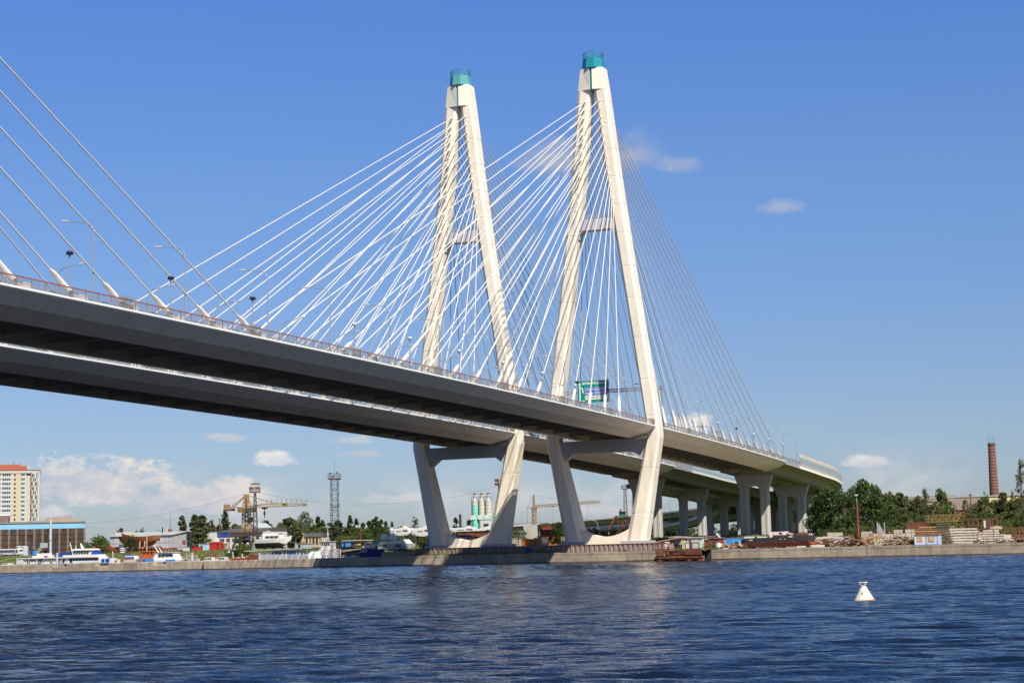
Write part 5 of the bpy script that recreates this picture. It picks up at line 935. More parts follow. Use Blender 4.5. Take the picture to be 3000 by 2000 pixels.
def pontoon():
    X = 4; t, w = bank('canopied_pontoon', 'long bare aluminium pontoon boat under a flat canopy behind the quay', 'boat', 752, 932, X, z=0.0); k = w/180; u = lambda px: (px-842)*k; H = lambda py: PZ(842, py, X)
    MB().prism([(u(752), .2), (u(932), .2), (u(932), H(1624)), (u(752), H(1622))], 'y', -2.6, 2.6).build('hull', ALU, t); rb = MB()
    for px in range(758, 932, 6): rb.bx(u(px)-.05, u(px)+.05, -2.68, -2.6, .6, H(1626))
    rb.build('plate_ribs', ALU, t); MB().prism([(u(730), H(1611)), (u(760), H(1611)), (u(932), H(1607)), (u(932), H(1605)), (u(755), H(1609)), (u(730), H(1609.5))], 'y', -2.9, 2.9).build('canopy', mat('canopy_grey', (.55, .60, .58), .5, .08, 1), t)
    for i, px in enumerate((770, 800, 815, 840, 850, 880, 890, 900, 915)): MB().bx(u(px)-.18, u(px)+.18, -2.2, -2.0, 2.5, H(1609)).build('post', WHITE, t)
    for a, b in ((758, 765), (785, 775), (790, 800), (812, 803)): MB().bar((u(a), -2.3, H(1611)), (u(b), -2.3, H(1624)), .2).build('brace', ALU, t)
    MB().bx(u(805), u(888), -1.8, 1.8, 2.4, H(1611.5)).build('cabin', WHITE, t); win_row(t, u(806), u(884), 11, -1.8, H(1621), H(1613), frac=.78)
    for i in range(6): win_row(t, u(838+i*8), u(843+i*8), 1, -1.9, H(1621), H(1613), BLUEM, frac=.9)
    t2, w2 = bank('wrapped_boat', 'launch wrapped in crumpled translucent plastic at the end of the pontoon', 'boat', 896, 962, -3, z=0.0); random.seed(5); n = 10; rings = []
    for i in range(n+1):
        x = -w2/2+w2*i/n; s = math.sin(math.pi*(i+.6)/(n+1.2)); hh = PZ(930, 1611, -3)*(.55+.45*s)
        rings.append([(x, -2.4*s-.2+random.uniform(-.2, .2), 1.6), (x+random.uniform(-.5, .5), -1.9*s+random.uniform(-.3, .3), 1.9+hh*.3), (x+random.uniform(-.5, .5), -.8*s, hh*(.9+.1*random.random())), (x, .8*s, hh*.95), (x, 2.2*s, 2.6), (x, 2.4*s, 1.6)])
    MB().loft(rings).build('plastic_cover', mat('plastic_sheet', (.55, .57, .56), .25, .18, .9, bump=.5), t2); hull_mb(w2, 4.6, 1.9, stern=.9).build('hull', WHITE, t2, True)
    t3, w3 = bank('red_workboat', 'low red work float with white posts at the quay left of the pontoon', 'boat', 684, 752, -6, z=0.0); MB().bx(-w3/2, w3/2, -2, 2, .2, 2.62).build('hull', mat('float_maroon', (.16, .03, .025), .7, .2, 1), t3); MB().bx(-w3/2+.3, w3/2-2.2, -1.7, 1.7, 2.62, 2.98).build('deck', REDP, t3); MB().bx(w3/2-2.0, w3/2, -1.2, 1.2, 2.62, PZ(742, 1624, -6)).build('deck_box', mat('box_maroon', (.22, .05, .04), .7, .15, 1), t3)
    for px, py in ((691, 1616), (718, 1621)): x = (px-718)*w3/68; MB().bar((x, -1.4, 2.9), (x-.15, -1.4, PZ(px, py, -6)), .2).build('post', WHITE, t3)
    for x in (-1.2, .4): MB().box((x, -1.5, 3.1), (.7, .3, .25)).build('fender', WHITE, t3)
    # tug behind the mast
    X = 14; t, w = bank('white_tug', 'white tug with a square wheelhouse behind the lattice mast', 'boat', 936, 992, X, z=0.0); u = lambda px: (px-964)*w/56; H = lambda py: PZ(964, py, X)
    hull_mb(w, 5, 2.6, stern=.9, sheer=.4).build('hull', WHITE, t, True); MB().bx(u(945), u(989), -2, 2, 2.4, H(1607)).build('deckhouse', WHITE, t); wh = MB().bx(u(948), u(976), -1.7, 1.7, H(1607), H(1586)).build('wheelhouse', WHITEC, t); win_row(wh, u(949), u(975), 4, -1.7, H(1597), H(1588), frac=.7); MB().bx(u(946), u(978), -1.9, 1.9, H(1586), H(1584)).build('roof', WHITE, wh)
    rl = MB(); rail(rl, [(u(949), -1.7, H(1584)), (u(974), -1.7, H(1584))], 1.0, 2, .8, .04); rl.build('railing', WHITE, t); MB().tube([(u(962), 0, H(1585)), (u(960), 0, H(1541))], [.18, .08], 6).bar((u(957), 0, H(1563)), (u(968), 0, H(1563)), .1).build('mast', WHITE, t); MB().box((u(950), -2.2, H(1612)), (.9, .8, .9)).build('vent', WHITE, t)
    t, w = bank('grey_boathouse', 'low grey-roofed boathouse on the basin edge left of the navy container', 'shed', 994, 1062, 18, z=.4); h = PZ(1030, 1618, 18)-.4; MB().bx(-w/2, w/2, 0, 6, 0, h).build('wall', SHEDG, t); MB().prism([(-w/2-.6, h+.2), (-w*.2, PZ(1010, 1609, 18)-.4), (w/2-.6, PZ(1050, 1606, 18)-.4), (w/2+.4, h+1.2), (w/2, h+.9), (-w/2, h)][::-1], 'y', -1, 7).build('roof', ROOFB, t); MB().bx(-w*.2, w*.42, -.1, .1, .4, h-.2).build('doorway', BLACK, t)
    for i, (px, l) in enumerate(((1010, 'small white motorboat moored under the lattice mast'), (1035, 'little white dinghy beside the navy container'))): q, w = bank('motorboat', l, 'boat', px-14, px+12, -4+i*2, z=.2); hull_mb(w, 1.9, 2.2, sheer=.5).build('hull', WHITEC, q, True); MB().bx(-w*.2, w*.15, -.6, .6, 2.1, 2.9).build('cuddy', WHITE, q)
pontoon()
def superyacht_and_foils():
    X = 50; t, w = bank('white_motor_ship', 'white motor ship with satellite domes behind the navy container', 'ship', 1104, 1214, X, z=2.6); u = lambda px: (px-1159)*w/110; H = lambda py: PZ(1159, py, X)-2.6
    hull_mb(w*1.02, 6.4, 1.2, stern=.85, sheer=.1).build('hull', mat('ship_blue', (.03, .10, .32), .4, .05, 1), t, True)
    MB().bx(u(1118), u(1206), -2.6, 2.6, 1.0, H(1592)).build('deckhouse', mat('ship_grey', (.36, .37, .37), .5, .05, 1), t); win_row(t, u(1134), u(1145), 1, -2.6, H(1602), H(1594), frac=.95); win_row(t, u(1168), u(1184), 2, -2.6, H(1602), H(1594), frac=.95)
    MB().prism([(u(1124), H(1592)), (u(1187), H(1592)), (u(1187), H(1584)), (u(1125), H(1585.5))][::-1], 'y', -2.9, 2.9).prism([(u(1180), H(1584.2)), (u(1187), H(1592)), (u(1199), H(1603)), (u(1205), H(1598)), (u(1187), H(1579.5))], 'y', -2.85, 2.85).build('upper_works', WHITEC, t)
    for px in (1129, 1154): MB().lathe([(.3, 0), (1.0, .6), (1.15, 1.4), (.8, 2.1), (.2, 2.4)], c=(u(px), -.6, H(1585)), n=14).build('radome', WHITEC, t, True)
    MB().bar((u(1148), 0, H(1585)), (u(1151), 0, H(1564)), .25).bar((u(1163), 0, H(1585)), (u(1157), 0, H(1566)), .25).bar((u(1144), 0, H(1571)), (u(1164), 0, H(1571)), .18).bar((u(1153), 0, H(1571)), (u(1153), 0, H(1553)), .14).build('radar_mast', WHITEC, t)
    MB().prism([(u(1104), H(1592)), (u(1124), H(1592)), (u(1124), H(1585)), (u(1112), H(1585))], 'y', -2.4, 2.4).build('blue_awning', BLUEM, t); rl = MB(); rail(rl, [(u(1165), -2.7, H(1584)), (u(1184), -2.7, H(1580))], .9, 2, 1); rl.build('railing', WHITE, t)
    def foil(px0, px1, X, pyb, pyt, label, flip=False):
        t, w = bank('hydrofoil', label, 'hydrofoil', px0, px1, X, group='white hydrofoils laid up ashore'); z0 = t.location.z; pm = (px0+px1)/2; H = lambda py: PZ(pm, py, X)-z0; zb, zt = H(pyb), H(pyt); D = zt-zb
        prof = [(-.50, .30, .62, .5), (-.42, .18, .72, .9), (-.25, .08, .78, 1), (-.05, .03, .82, 1), (.12, .02, .95, 1), (.26, .05, .95, .95), (.40, .14, .80, .75), (.5, .36, .56, .12)]; rings = []
        for f, lo, hi, b in prof: B = b*w*.085; x = f*w; rings.append([(x, -B, zb+D*(lo+hi)*.42), (x, -B*.8, zb+D*lo*1.1), (x, 0, zb+D*lo), (x, B*.8, zb+D*lo*1.1), (x, B, zb+D*(lo+hi)*.42), (x, B*.8, zb+D*hi*.93), (x, 0, zb+D*hi), (x, -B*.8, zb+D*hi*.93)])
        h = MB().loft(rings).build('hull', WHITE, t, True)
        win_row(t, -w*.2, w*.05, 6, -w*.084, zb+D*.42, zb+D*.54, frac=.55); win_row(t, w*.12, w*.36, 7, -w*.083, zb+D*.46, zb+D*.62, frac=.6, depth=.08); MB().bx(w*.12, w*.24, -w*.05, w*.05, zb+D*.85, zb+D*1.03).build('wheelhouse', WHITEC, t)
        MB().prism([(-w*.5, zb+D*.55), (-w*.5, zb+D*.85), (-w*.28, zb+D*.72), (-w*.2, zb+D*.62)][::-1], 'y', -w*.07, w*.07).build('tail_fin', WHITEC, t); MB().loft([[(-w*.4, -w*.05, zb+D*.05), (w*.36, -w*.05, zb+D*.0), (w*.36, w*.05, zb), (-w*.4, w*.05, zb+D*.05)], [(-w*.38, -w*.08, zb+D*.22), (w*.4, -w*.06, zb+D*.2), (w*.4, w*.06, zb+D*.2), (-w*.38, w*.08, zb+D*.22)]]).build('keel_band', RUSTL, t)
        for q in (-.3, .25): MB().bx(q*w-.3, q*w+.3, -1.2, 1.2, 0, zb+D*.1).build('stand', LATT, t)
    foil(1145, 1206, 124, 1569, 1541, 'white hydrofoil ashore with its tail fin raised, left of the left pylon'); foil(1206, 1272, 120, 1571, 1539, 'white hydrofoil ashore partly behind the left pylon leg'); foil(1320, 1400, 190, 1562, 1540, 'white hydrofoil seen between the legs of the left pylon'); foil(1392, 1446, 175, 1566, 1542, 'rounded hydrofoil bow with dark windows beside the left pylon near leg')
    t, w = bank('rusty_barge', 'rust brown barge hull laid across the yard behind the low saddle wall', 'barge', 1336, 1434, 90); z0 = t.location.z; H = lambda py: PZ(1385, py, 90)-z0; hb = MB().prism([(-w/2, H(1556)), (-w*.4, H(1568)), (w*.36, H(1572)), (w/2, H(1560)), (w/2, H(1558))], 'y', 0, 6); hb.build('hull', RUST, t); MB().bx(-w/2, w/2, -.2, 6.2, H(1557.5), H(1555)).build('deck_edge', HULLB, t); 
    for q in (-.3, .0, .3): MB().bx(q*w-.4, q*w+.4, 1, 4, 0, H(1567)).build('stand', TIMB, t)
    kiosk('dark_hut', 'small dark-roofed hut seen over the saddle wall of the left pylon', 1338, 1372, 60, 1566, mat('hut_beige', (.4, .33, .25), .8, .1, 1), ROOFD)
    kiosk('blue_shed', 'blue shed tucked behind the left foot of the left pylon', 1252, 1266, 26, 1571, BLUEM, NAVY)
    kiosk('blue_wagon', 'blue wagon body beside the scrap rack', 1001, 1027, 84, 1585, BLUEM, WHITE, gabled=False)
    t, w = bank('scrap_rack', 'rack of rusty steel scrap under a white lean-to roof', 'scrap rack', 1027, 1078, 84); random.seed(2); h = PZ(1050, 1583, 84)-t.location.z
    for i in range(16): MB().box((random.uniform(-w/2, w/2), random.uniform(0, 3), random.uniform(.3, h*.7)), (random.uniform(.8, 3), .3, random.uniform(.2, .6)), rz=random.uniform(-.4, .4)).build('scrap_bar', random.choice([RUST, RUSTL, RUST, BRICKY]), t)
    MB().bx(-w/2-3, w/2, -.5, 4, h, h+.25).build('roof', ROOFG, t)
    for x in (-w/2, 0, w/2-.2): MB().bx(x, x+.2, 0, .2, 0, h).build('post', RUST, t)
superyacht_and_foils()

def small_boats():
    for i, (p0, p1, X, l) in enumerate(((592, 640, 2, 'low white open launch moored right of the railed bow, behind the quay'), (338, 352, 0, 'tiny blue and white boat between the two big boats'), (2, 40, 14, 'grey-white barge roof low behind the quay at the left edge'), (640, 672, 8, 'small cream cabin boat near the berth sign'), (1064, 1100, 30, 'white cabin cruiser showing above the navy container'))):
        t, w = bank('small_boat', l, 'boat', p0, p1, X, z=.1 if X < 25 else 3.2); hull_mb(w, min(3, w*.35), 2.35, stern=.9, sheer=.5).build('hull', WHITE if i != 3 else BRICKY, t, True); MB().bx(-w*.25, w*.2, -.8, .8, 2.2, 3.3 if i != 2 else 2.9).build('cabin', WHITEC, t); win_row(t, -w*.22, w*.17, 3, -.8, 2.6, 3.1 if i != 2 else 2.8); rl = MB(); rail(rl, [(w*.2, -.5, 2.4), (w*.45, -.1, 2.7)], .7, 2, .9, .03); rl.build('bow_railing', TANK, t)
small_boats()
# ------------------------------------------------------------------ pylon foundations and the quay edge
def foundations():
    for (p0, p1, nm) in ((1215, 1560, 'left'), (1600, 1968, 'right')):
        X = -14; Y0, Y1 = PY(p0, X), PY(p1, X); t = thing('pylon_foundation', 'brown-stained sheet pile foundation wall under the %s pylon' % nm, 'foundation', (X, (Y0+Y1)/2, 2.4), BR, 'pylon foundations'); w = Y0-Y1
        MB().bx(-w/2, w/2, .3, 30, -.6, 1.88).build('core', SHEET, t); n = int(w/1.25)
        for i in range(n):
            a = -w/2+w*i/n; b = -w/2+w*(i+1)/n; m = (a+b)/2; q = (b-a)/4
            MB().prism([(a+.01, .16), (m-q, -.12), (m+q, -.12), (b-.01, .16), (b-.01, .3), (a+.01, .3)], 'z', -.6, 1.84+random.uniform(-.03, .03)).build('sheet_pile', SHEET, t)
        MB().bx(-w/2-.1, w/2+.1, -.2, .5, 1.85, 2.0).build('capping', RUST, t)
    X = -15; t, w = bank('concrete_wall', 'dark rough concrete block wall between the navy container and the sheet piling', 'wall', 1116, 1216, X, z=2.4)
    n = 6
    for i in range(n): MB().bx(-w/2+w*i/n+.03, -w/2+w*(i+1)/n-.03, random.uniform(-.05, .05), 1.2, 0, 1.35+random.uniform(-.06, .1)).build('block', QUAY, t)
    t, w = bank('navy_container', 'navy blue shipping container standing on the quay in the bridge shadow', 'container', 1053, 1115, -13, z=2.4); h = PZ(1085, 1608, -13)-2.4
    MB().bx(-w/2, w/2, 0, 2.4, 0, h).build('body', NAVY, t)
    for i in range(22): x = -w/2+w*(i+.5)/22; MB().bx(x-.09, x+.09, -.05, 0, .1, h-.1).build('corrugation', NAVY, t)
    MB().bx(-w/2+.2, -w/2+w*.34, -.07, -.02, h*.62, h*.92).build('notice', mat('notice_grey', (.30, .33, .36), .5, .15, 3), t); MB().bx(-w/2-.05, w/2+.05, -.07, 2.45, h-.08, h+.02).build('top_rail', NAVY, t)
    t, w = bank('blue_barrel_box', 'small dark blue bin standing against the sheet piling', 'bin', 1539, 1554, -15.2, z=2.4); MB().loft([[(-w*.35, 0, 0), (w*.35, 0, 0), (w*.35, .9, 0), (-w*.35, .9, 0)], [(-w/2, -.1, 1.5), (w/2, -.1, 1.5), (w/2, 1, 1.5), (-w/2, 1, 1.5)]]).build('body', NAVY, t); MB().bx(-w/2-.05, w/2+.05, -.15, 1.05, 1.5, 1.6).build('lid', BLUEM, t)
    # clutter between the pylons
    random.seed(11)
    for i, (p0, p1, X, pyt, m, l) in enumerate(((1516, 1566, 40, 1578, RUSTL, 'orange-brown rusty skip between the pylons'), (1566, 1596, 42, 1574, BLOCK, 'pale concrete trough between the pylons'), (1500, 1516, 30, 1576, BLOCK, 'pale stack of concrete lumps beside the left pylon foot'), (1575, 1632, 70, 1568, RUSTL, 'long rust orange tank behind the concrete trough'), (1644, 1662, 60, 1571, BLOCK, 'pale boulder-like concrete lump left of the right pylon'))):
        t, w = bank('rusty_skip' if m is RUSTL else 'concrete_trough', l, 'skip' if m is RUSTL else 'trough', p0, p1, X); h = PZ((p0+p1)/2, pyt, X)-t.location.z
        MB().prism([(-w*.42, 0), (w*.42, 0), (w/2, h), (-w/2, h)], 'y', 0, 3).build('body', m, t); MB().bx(-w/2-.1, w/2+.1, -.15, 3.1, h-.15, h).build('rim', m, t)
        for q in (-.25, 0, .25): MB().bx(q*w-.12, q*w+.12, -.1, .05, .1, h-.1).build('rib', m, t)
    kiosk('rust_container', 'rust red container beside the small tree between the pylons', 1590, 1622, 150, 1538, RUSTR, RUST, gabled=False, door=False); t, w = bank('rusty_barge', 'dark rusty barge lying low between the pylons', 'barge', 1582, 1632, 120); h = PZ(1605, 1553, 120)-t.location.z; MB().prism([(-w/2, h), (-w*.42, h*.3), (w*.42, h*.3), (w/2, h)][::-1], 'y', 0, 5).build('hull', RUST, t); MB().bx(-w/2, w/2, -.1, 5.1, h, h+.3).build('deck_edge', HULLB, t)
    t, w = bank('retaining_wall', 'pale stepped concrete abutment under the flyover left of the yellow tower crane', 'abutment', 1532, 1560, 420); h = PZ(1545, 1537, 420)-t.location.z; MB().prism([(-w/2, h), (w/2, h), (w/2, 0), (0, 0), (-.3, h*.35)], 'y', 0, 8).build('wall', CONC, t); MB().bx(w*.1, w/2, -.3, 0, 0, h*.8).build('step', BLOCK, t)
foundations()
def jetty():
    X = -32; Y0, Y1 = PY(1915, X), PY(2060, X); t = thing('rusty_jetty', 'rust-eaten steel jetty on round piles jutting from the quay right of the right pylon', 'jetty', (X, (Y0+Y1)/2, 0), QR); w = Y0-Y1; u = lambda px: (px-1987)*w/145
    z1 = PZ(1950, 1607, X)
    MB().bx(u(1920), u(2056), 6.0, 8.5, -1, 2.3).build('back_wall', mat('jetty_back_dark', (.03, .027, .025), .8, .2, 1), t)  # near-black box behind the piles, filling the gap in the quay
    for a, b in ((1916, 1959), (2006, 2060)): MB().bx(u(a), u(b), 0, 7, z1-.28, z1).build('deck_plate', RUST, t)
    MB().bx(u(1958), u(2007), 1.5, 7, z1-1.3, z1-1.1).build('deck_plate', RUST, t)
    for a, b in ((1917, 1959), (2006, 2056)):
        n = 8
        for i in range(n): x = u(a)+(u(b)-u(a))*(i+.5)/n; MB().bx(x-.14, x+.14, -.15, .1, z1-1.5, z1-.25).build('fender', RUST, t)
    MB().bx(u(1918), u(2058), .1, .5, z1-2.2, z1-1.7).bx(u(1920), u(2056), .3, .6, z1-2.6, z1-2.3).build('wale', RUST, t); g = MB()
    for px in range(1922, 2058, 6): g.bar((u(px), .25, z1-2.3), (u(px), .25, z1-.3), .09)
    g.build('hangers', RUST, t)
    for px in (1928, 1960, 2016, 2048): MB().tube([(u(px), 1.2, -1.5), (u(px), 1.2, z1-1.7)], .95 if px != 1960 else .8, 12).build('pile', RUST, t, True)
    for a, b in ((1917, 1958), (2008, 2049)):
        g = MB(); g.bx(u(a), u(b), -.1, .1, z1+1.15, z1+1.4)
        for q in (a, (a+b)/2, b): g.bar((u(q), 0, z1), (u(q), 0, z1+1.2), .22)
        g.build('railing', RUST, t)
    MB().tube([(u(1962), 2, z1-.9), (u(1962), 2, z1-1.0), (u(2004), 2, z1-.9)], .5, 6).build('fender_log', BLOCK, t); MB().bx(u(1900), u(1918), 1, 6, z1-.3, z1-.05).build('gangway', RUST, t)
    for i in range(5): MB().lathe([(.35, -.1), (.5, -.1), (.5, .1), (.35, .1)], n=10).build('tyre', BLACK, t, loc=(u(1952), .2, .5)) if i == 0 else None
    s = thing('notice_board', 'white notice board on posts behind the rusty jetty', 'notice', (-25, PY(1955, -25), 2.45), QR); h = PZ(1955, 1586, -25)-2.45
    for x in (-.45, .3): MB().bx(x, x+.12, 0, .1, 0, h).build('post', WHITE, s)
    MB().bx(-.6, .55, -.05, .05, h*.45, h).build('board', WHITEC, s); MB().bx(-.25, .2, -.07, -.05, h*.6, h*.85).build('lettering', mat('notice_ink', (.45, .45, .47), .5, .1, 4), s)
    st = thing('sheet_steps', 'dark sheet-metal lean-to over a ramp beside the right pylon', 'lean-to', (-12, PY(1932, -12), 2.45), BR); MB().prism([(-5, 1.2), (5.5, 3.0), (5.5, 3.25), (-5, 1.5)][::-1], 'y', -1, 5).build('roof', ROOFB, st); MB().bx(-3.5, 5.3, .2, 4.8, 0, 1.4).build('wall', BLACK, st)
jetty()
def sheds():
    X = -10
    for i, (p0, p1, m, l) in enumerate(((1960, 1979, CORY, 'yellowish corrugated shed, leftmost behind the jetty'), (1979, 1996, SHEDG, 'grey patched shed second behind the jetty'), (1996, 2010, CORY, 'rust-streaked cream shed third behind the jetty'), (2012, 2058, CORG, 'pale green shed with a grey shutter behind the jetty'))):
        t, w = bank('tin_shed', l, 'shed', p0, p1, X, z=2.45); h = PZ((p0+p1)/2, 1573+i*.6, X)-2.45; MB().bx(-w/2+.03, w/2-.03, 0, 5, 0, h).build('wall', m, t); n = max(4, int(w/.45))
        for k in range(n): x = -w/2+w*(k+.5)/n; MB().bx(x-.1, x+.1, -.06, 0, .1, h-.1).build('corrugation', m, t)
        MB().box((0, 2.4, h+.1), (w+.3, 5.6, .14), ry=random.uniform(-.03, .03), rx=.03).build('roof', ROOFB, t)
        if i == 3: MB().bx(-w*.2, w*.28, -.12, -.05, .4, h*.92).build('shutter', TANK, t); MB().bx(-w*.32, -w*.22, -.1, 0, 0, h*.8).build('doorway', GLASS, t)
        if i == 1: MB().bx(-.9, -.2, -.1, 0, .3, 2.2).build('door', WHITE, t)
        if i == 2: MB().bx(.1, .9, -.1, 0, .1, 2.1).build('door', WHITE, t)
    for p0, p1, m, pyt, l in ((2058, 2076, RUSTR, 1581, 'low red-brown tin shed right of the pale green one'), (2074, 2106, CORD, 1576, 'maroon tin shed with a flapping roof sheet')):
        t, w = bank('tin_shed', l, 'shed', p0, p1, -8, z=2.45); h = PZ((p0+p1)/2, pyt, -8)-2.45; MB().bx(-w/2, w/2, 0, 5, 0, h).build('wall', m, t); n = max(4, int(w/.5))
        for k in range(n): x = -w/2+w*(k+.5)/n; MB().bx(x-.12, x+.12, -.06, 0, .1, h-.1).build('corrugation', m, t)
        MB().box((0, 2.4, h+.12), (w+.6, 5.6, .12), ry=.04).build('roof', ROOFB, t)
        if m is CORD: MB().box((w*.38, 1, h+.7), (1.4, 2, .08), ry=.9).build('loose_sheet', ROOFG, t); [MB().box((random.uniform(-w/2, w*.2), random.uniform(0, 3), h+.3+random.random()*.4), (random.uniform(1, 3), .8, .1), rz=random.uniform(-.5, .5), ry=random.uniform(-.3, .3)).build('roof_scrap', random.choice([ROOFD, ROOFB, TIMB]), t) for _ in range(7)]
    t, w = bank('blue_container', 'bright blue corrugated container behind the black barge', 'container', 2127, 2232, 8); h = PZ(2170, 1573, 8)-t.location.z; MB().bx(-w/2, w/2, 0, 2.5, 0, h).build('body', mat('container_blue', (.06, .25, .55), .5, .1, 1, streak=.25, dirt=(.1, .15, .25)), t)
    for i in range(26): x = -w/2+w*(i+.5)/26; MB().bx(x-.11, x+.11, -.06, 0, .15, h-.15).build('corrugation', mat('container_blue', (.06, .25, .55)), t)
    MB().bx(-w/2-.05, w/2+.05, -.09, 2.55, h-.12, h+.02).build('top_rail', RUST, t)
    t, w = bank('blue_tractor_cab', 'small bright blue vehicle cab lying before the blue container', 'cab', 2149, 2168, -6, z=2.45); h = PZ(2158, 1582, -6)-2.45; MB().prism([(-w/2, .5), (w/2, .5), (w/2, h*.75), (w*.4, h), (-w*.4, h), (-w/2, h*.75)][::-1], 'y', 0, 1.8).build('body', mat('cab_blue', (.10, .40, .72), .4, .1, 2), t); MB().bx(-w*.3, w*.3, -.05, .05, h*.6, h*.88).build('window', GLASS, t); MB().bx(-w*.5, w*.5, -.1, 2, .2, .6).build('base', RUSTL, t)
    t, w = bank('green_boat', 'small green and white upturned boat beside the tall weeds', 'boat', 2096, 2124, -14, z=2.45); hb = hull_mb(w, 1.5, .9, sheer=.25); hb.v = [(x, y, 1.15-z) for x, y, z in hb.v]; hb.f = [q[::-1] for q in hb.f]; h = hb.build('hull', WHITE, t, True); h.rotation_euler = (.25, .38, 0); h.location = (0, 0, .25); k = MB().box((-.9, 0, .55), (1.6, 1.2, .9)).build('canvas', mat('green_canvas', (.10, .45, .32), .7, .1, 2), t)
    t, w = bank('scrap_heap', 'heap of rusty scrap iron left of the black barge', 'scrap heap', 2120, 2182, -16, z=2.45); random.seed(21)
    for i in range(34): MB().box((random.uniform(-w/2, w/2), random.uniform(0, 3), random.uniform(.1, 1.1)), (random.uniform(.5, 2.2), random.uniform(.1, .5), random.uniform(.1, .5)), rz=random.uniform(-1, 1), ry=random.uniform(-.5, .5)).build('scrap_piece', random.choice([RUST, RUST, RUSTL, TIMB, BLOCK]), t)
sheds()
def black_barge():
    X = -8; t, w = bank('black_barge', 'black river barge ashore with a faded white wheelhouse and red bottom', 'barge', 2172, 2388, X, z=2.45); u = lambda px: (px-2280)*w/216; H = lambda px, py: PZ(px, py, X)-2.45
    xs = [2172, 2176, 2190, 2230, 2272, 2275, 2330, 2380, 2386]; top = [1587, 1580, 1576.5, 1574.5, 1573, 1566.5, 1566, 1566, 1568]; mid = [1590, 1591, 1592, 1591, 1589, 1589, 1587, 1585.5, 1585]; bot = [1592, 1598, 1601, 1602, 1601, 1601, 1600, 1596, 1594]; B = [.3, 1.6, 2.6, 2.8, 2.8, 2.8, 2.8, 2.3, 1.6]
    h = MB().loft([[(u(x), -b, H(x, m)), (u(x), b, H(x, m)), (u(x), b, H(x, tt)), (u(x), -b, H(x, tt))] for x, tt, m, b in zip(xs, top, mid, B)]).build('hull', HULLB, t)
    MB().loft([[(u(x), -b*.7, H(x, bb)), (u(x), b*.7, H(x, bb)), (u(x), b*.98, H(x, m)), (u(x), -b*.98, H(x, m))] for x, bb, m, b in zip(xs, bot, mid, B)]).build('bottom', RUSTR, h)
    rb = MB().bx(u(2176), u(2384), -2.86, -2.8, H(2280, 1579.5), H(2280, 1578.5)).build('rubbing_strake', HULLB, h)
    for px in (2204, 2320): MB().bx(u(px), u(px+11), -2.88, -2.8, H(px, 1583 if px < 2300 else 1573), H(px, 1580 if px < 2300 else 1569)).build('name_plate', mat('barge_letters', (.50, .42, .32), .7, .4, 8), h)
    for px in (2294, 2308): MB().lathe([(.18, -.05), (.25, -.05), (.25, .05), (.18, .05)], n=10).build('porthole', WHITE, h, loc=(u(px), -2.82, H(px, 1578.5)))
    MB().bx(u(2262), u(2276), -2.2, 1.8, H(2270, 1574), H(2270, 1557)).build('funnel_house', PINKW, t); wh = MB().prism([(u(2273), H(2280, 1580)), (u(2281), H(2280, 1580)), (u(2288), H(2290, 1568)), (u(2310), H(2310, 1566)), (u(2307), H(2310, 1556)), (u(2276), H(2280, 1557))], 'y', -2.3, 1.8).build('wheelhouse', PINKW, t); win_row(wh, u(2292), u(2308), 4, -2.3, H(2300, 1564.5), H(2300, 1557.5), WHITEC, frac=.45); win_row(wh, u(2291), u(2300), 1, -2.31, H(2300, 1564), H(2300, 1558), frac=.9)
    for a, b in (((2308, 1556), (2330, 1565)), ((2312, 1560), (2326, 1566))): MB().bar((u(a[0]), -1.5, H(*a)), (u(b[0]), -1.5, H(*b)), .14).build('frame', PINKW, t)
    random.seed(31)
    for i in range(12): px = random.uniform(2312, 2375); MB().box((u(px), random.uniform(-1.5, 1.5), H(px, 1564)), (random.uniform(.5, 2), .6, random.uniform(.2, .9)), rz=random.random()).build('deck_gear', random.choice([RUST, HULLB, RUST, WHITE]), t)
    for px in (2204, 2235): MB().box((u(px), 0, H(px, 1573)), (3.2, 2.4, .4)).build('hatch', WHITE, t)
    for px in (2380, 2386, 2365): MB().bar((u(px), -1.6, H(px, 1568)), (u(px), -1.6, H(px, 1558)), .14).build('stanchion', HULLB, t)
    for px in (2200, 2290, 2360): MB().box((u(px), 0, .15), (1.4, 4, .5)).build('cradle_block', TIMB, t)
black_barge()
def car(name, label, m, loc, rz, s=1.0):
    t = thing(name, label, 'car', loc, rz); t.scale = (s, s, s)
    MB().loft([[(-2.15, y, .38), (2.1, y, .38), (2.15, y, .75), (1.2, y, .98), (.55, y, 1.45), (-1.1, y, 1.47), (-1.85, y, 1.0), (-2.15, y, .95)] for y in (-.85, .85)]).build('body', m, t); MB().loft([[(-1.65, y, 1.0), (1.05, y, 1.0), (.5, y, 1.4), (-1.05, y, 1.42)] for y in (-.87, .87)]).build('window', GLASS, t)
    for x in (-1.35, 1.35):
        for y in (-.88, .70): wl = MB().prism([(x+.32*math.cos(a), .32+.32*math.sin(a)) for a in np.linspace(0, 6.283, 13)[:-1]], 'y', y, y+.2).build('wheel', BLACK, t); MB().prism([(x+.18*math.cos(a), .32+.18*math.sin(a)) for a in np.linspace(0, 6.283, 9)[:-1]], 'y', y-.02, y+.22).build('rim', TANK, wl)
    MB().box((2.1, .6, .72), (.1, .3, .16)).box((2.1, -.6, .72), (.1, .3, .16)).build('headlight', LAMP, t); return t
car('parked_car', 'dark blue car parked on the grass behind the black barge', mat('car_blue', (.015, .04, .13), .25, .05, 2), (30, PY(2226, 30), zg(30, PY(2226, 30))+.9), BR+math.pi, 1.1)
car('red_car', 'red car on the farther deck near the left edge', REDP, (-214, DY-9.5, zdF(-214)+.01), 0); car('dark_car', 'dark car on the farther deck right of the red one', mat('car_black', (.02, .02, .025), .3, .05, 2), (-190, DY-9.5, zdF(-190)+.01), 0)

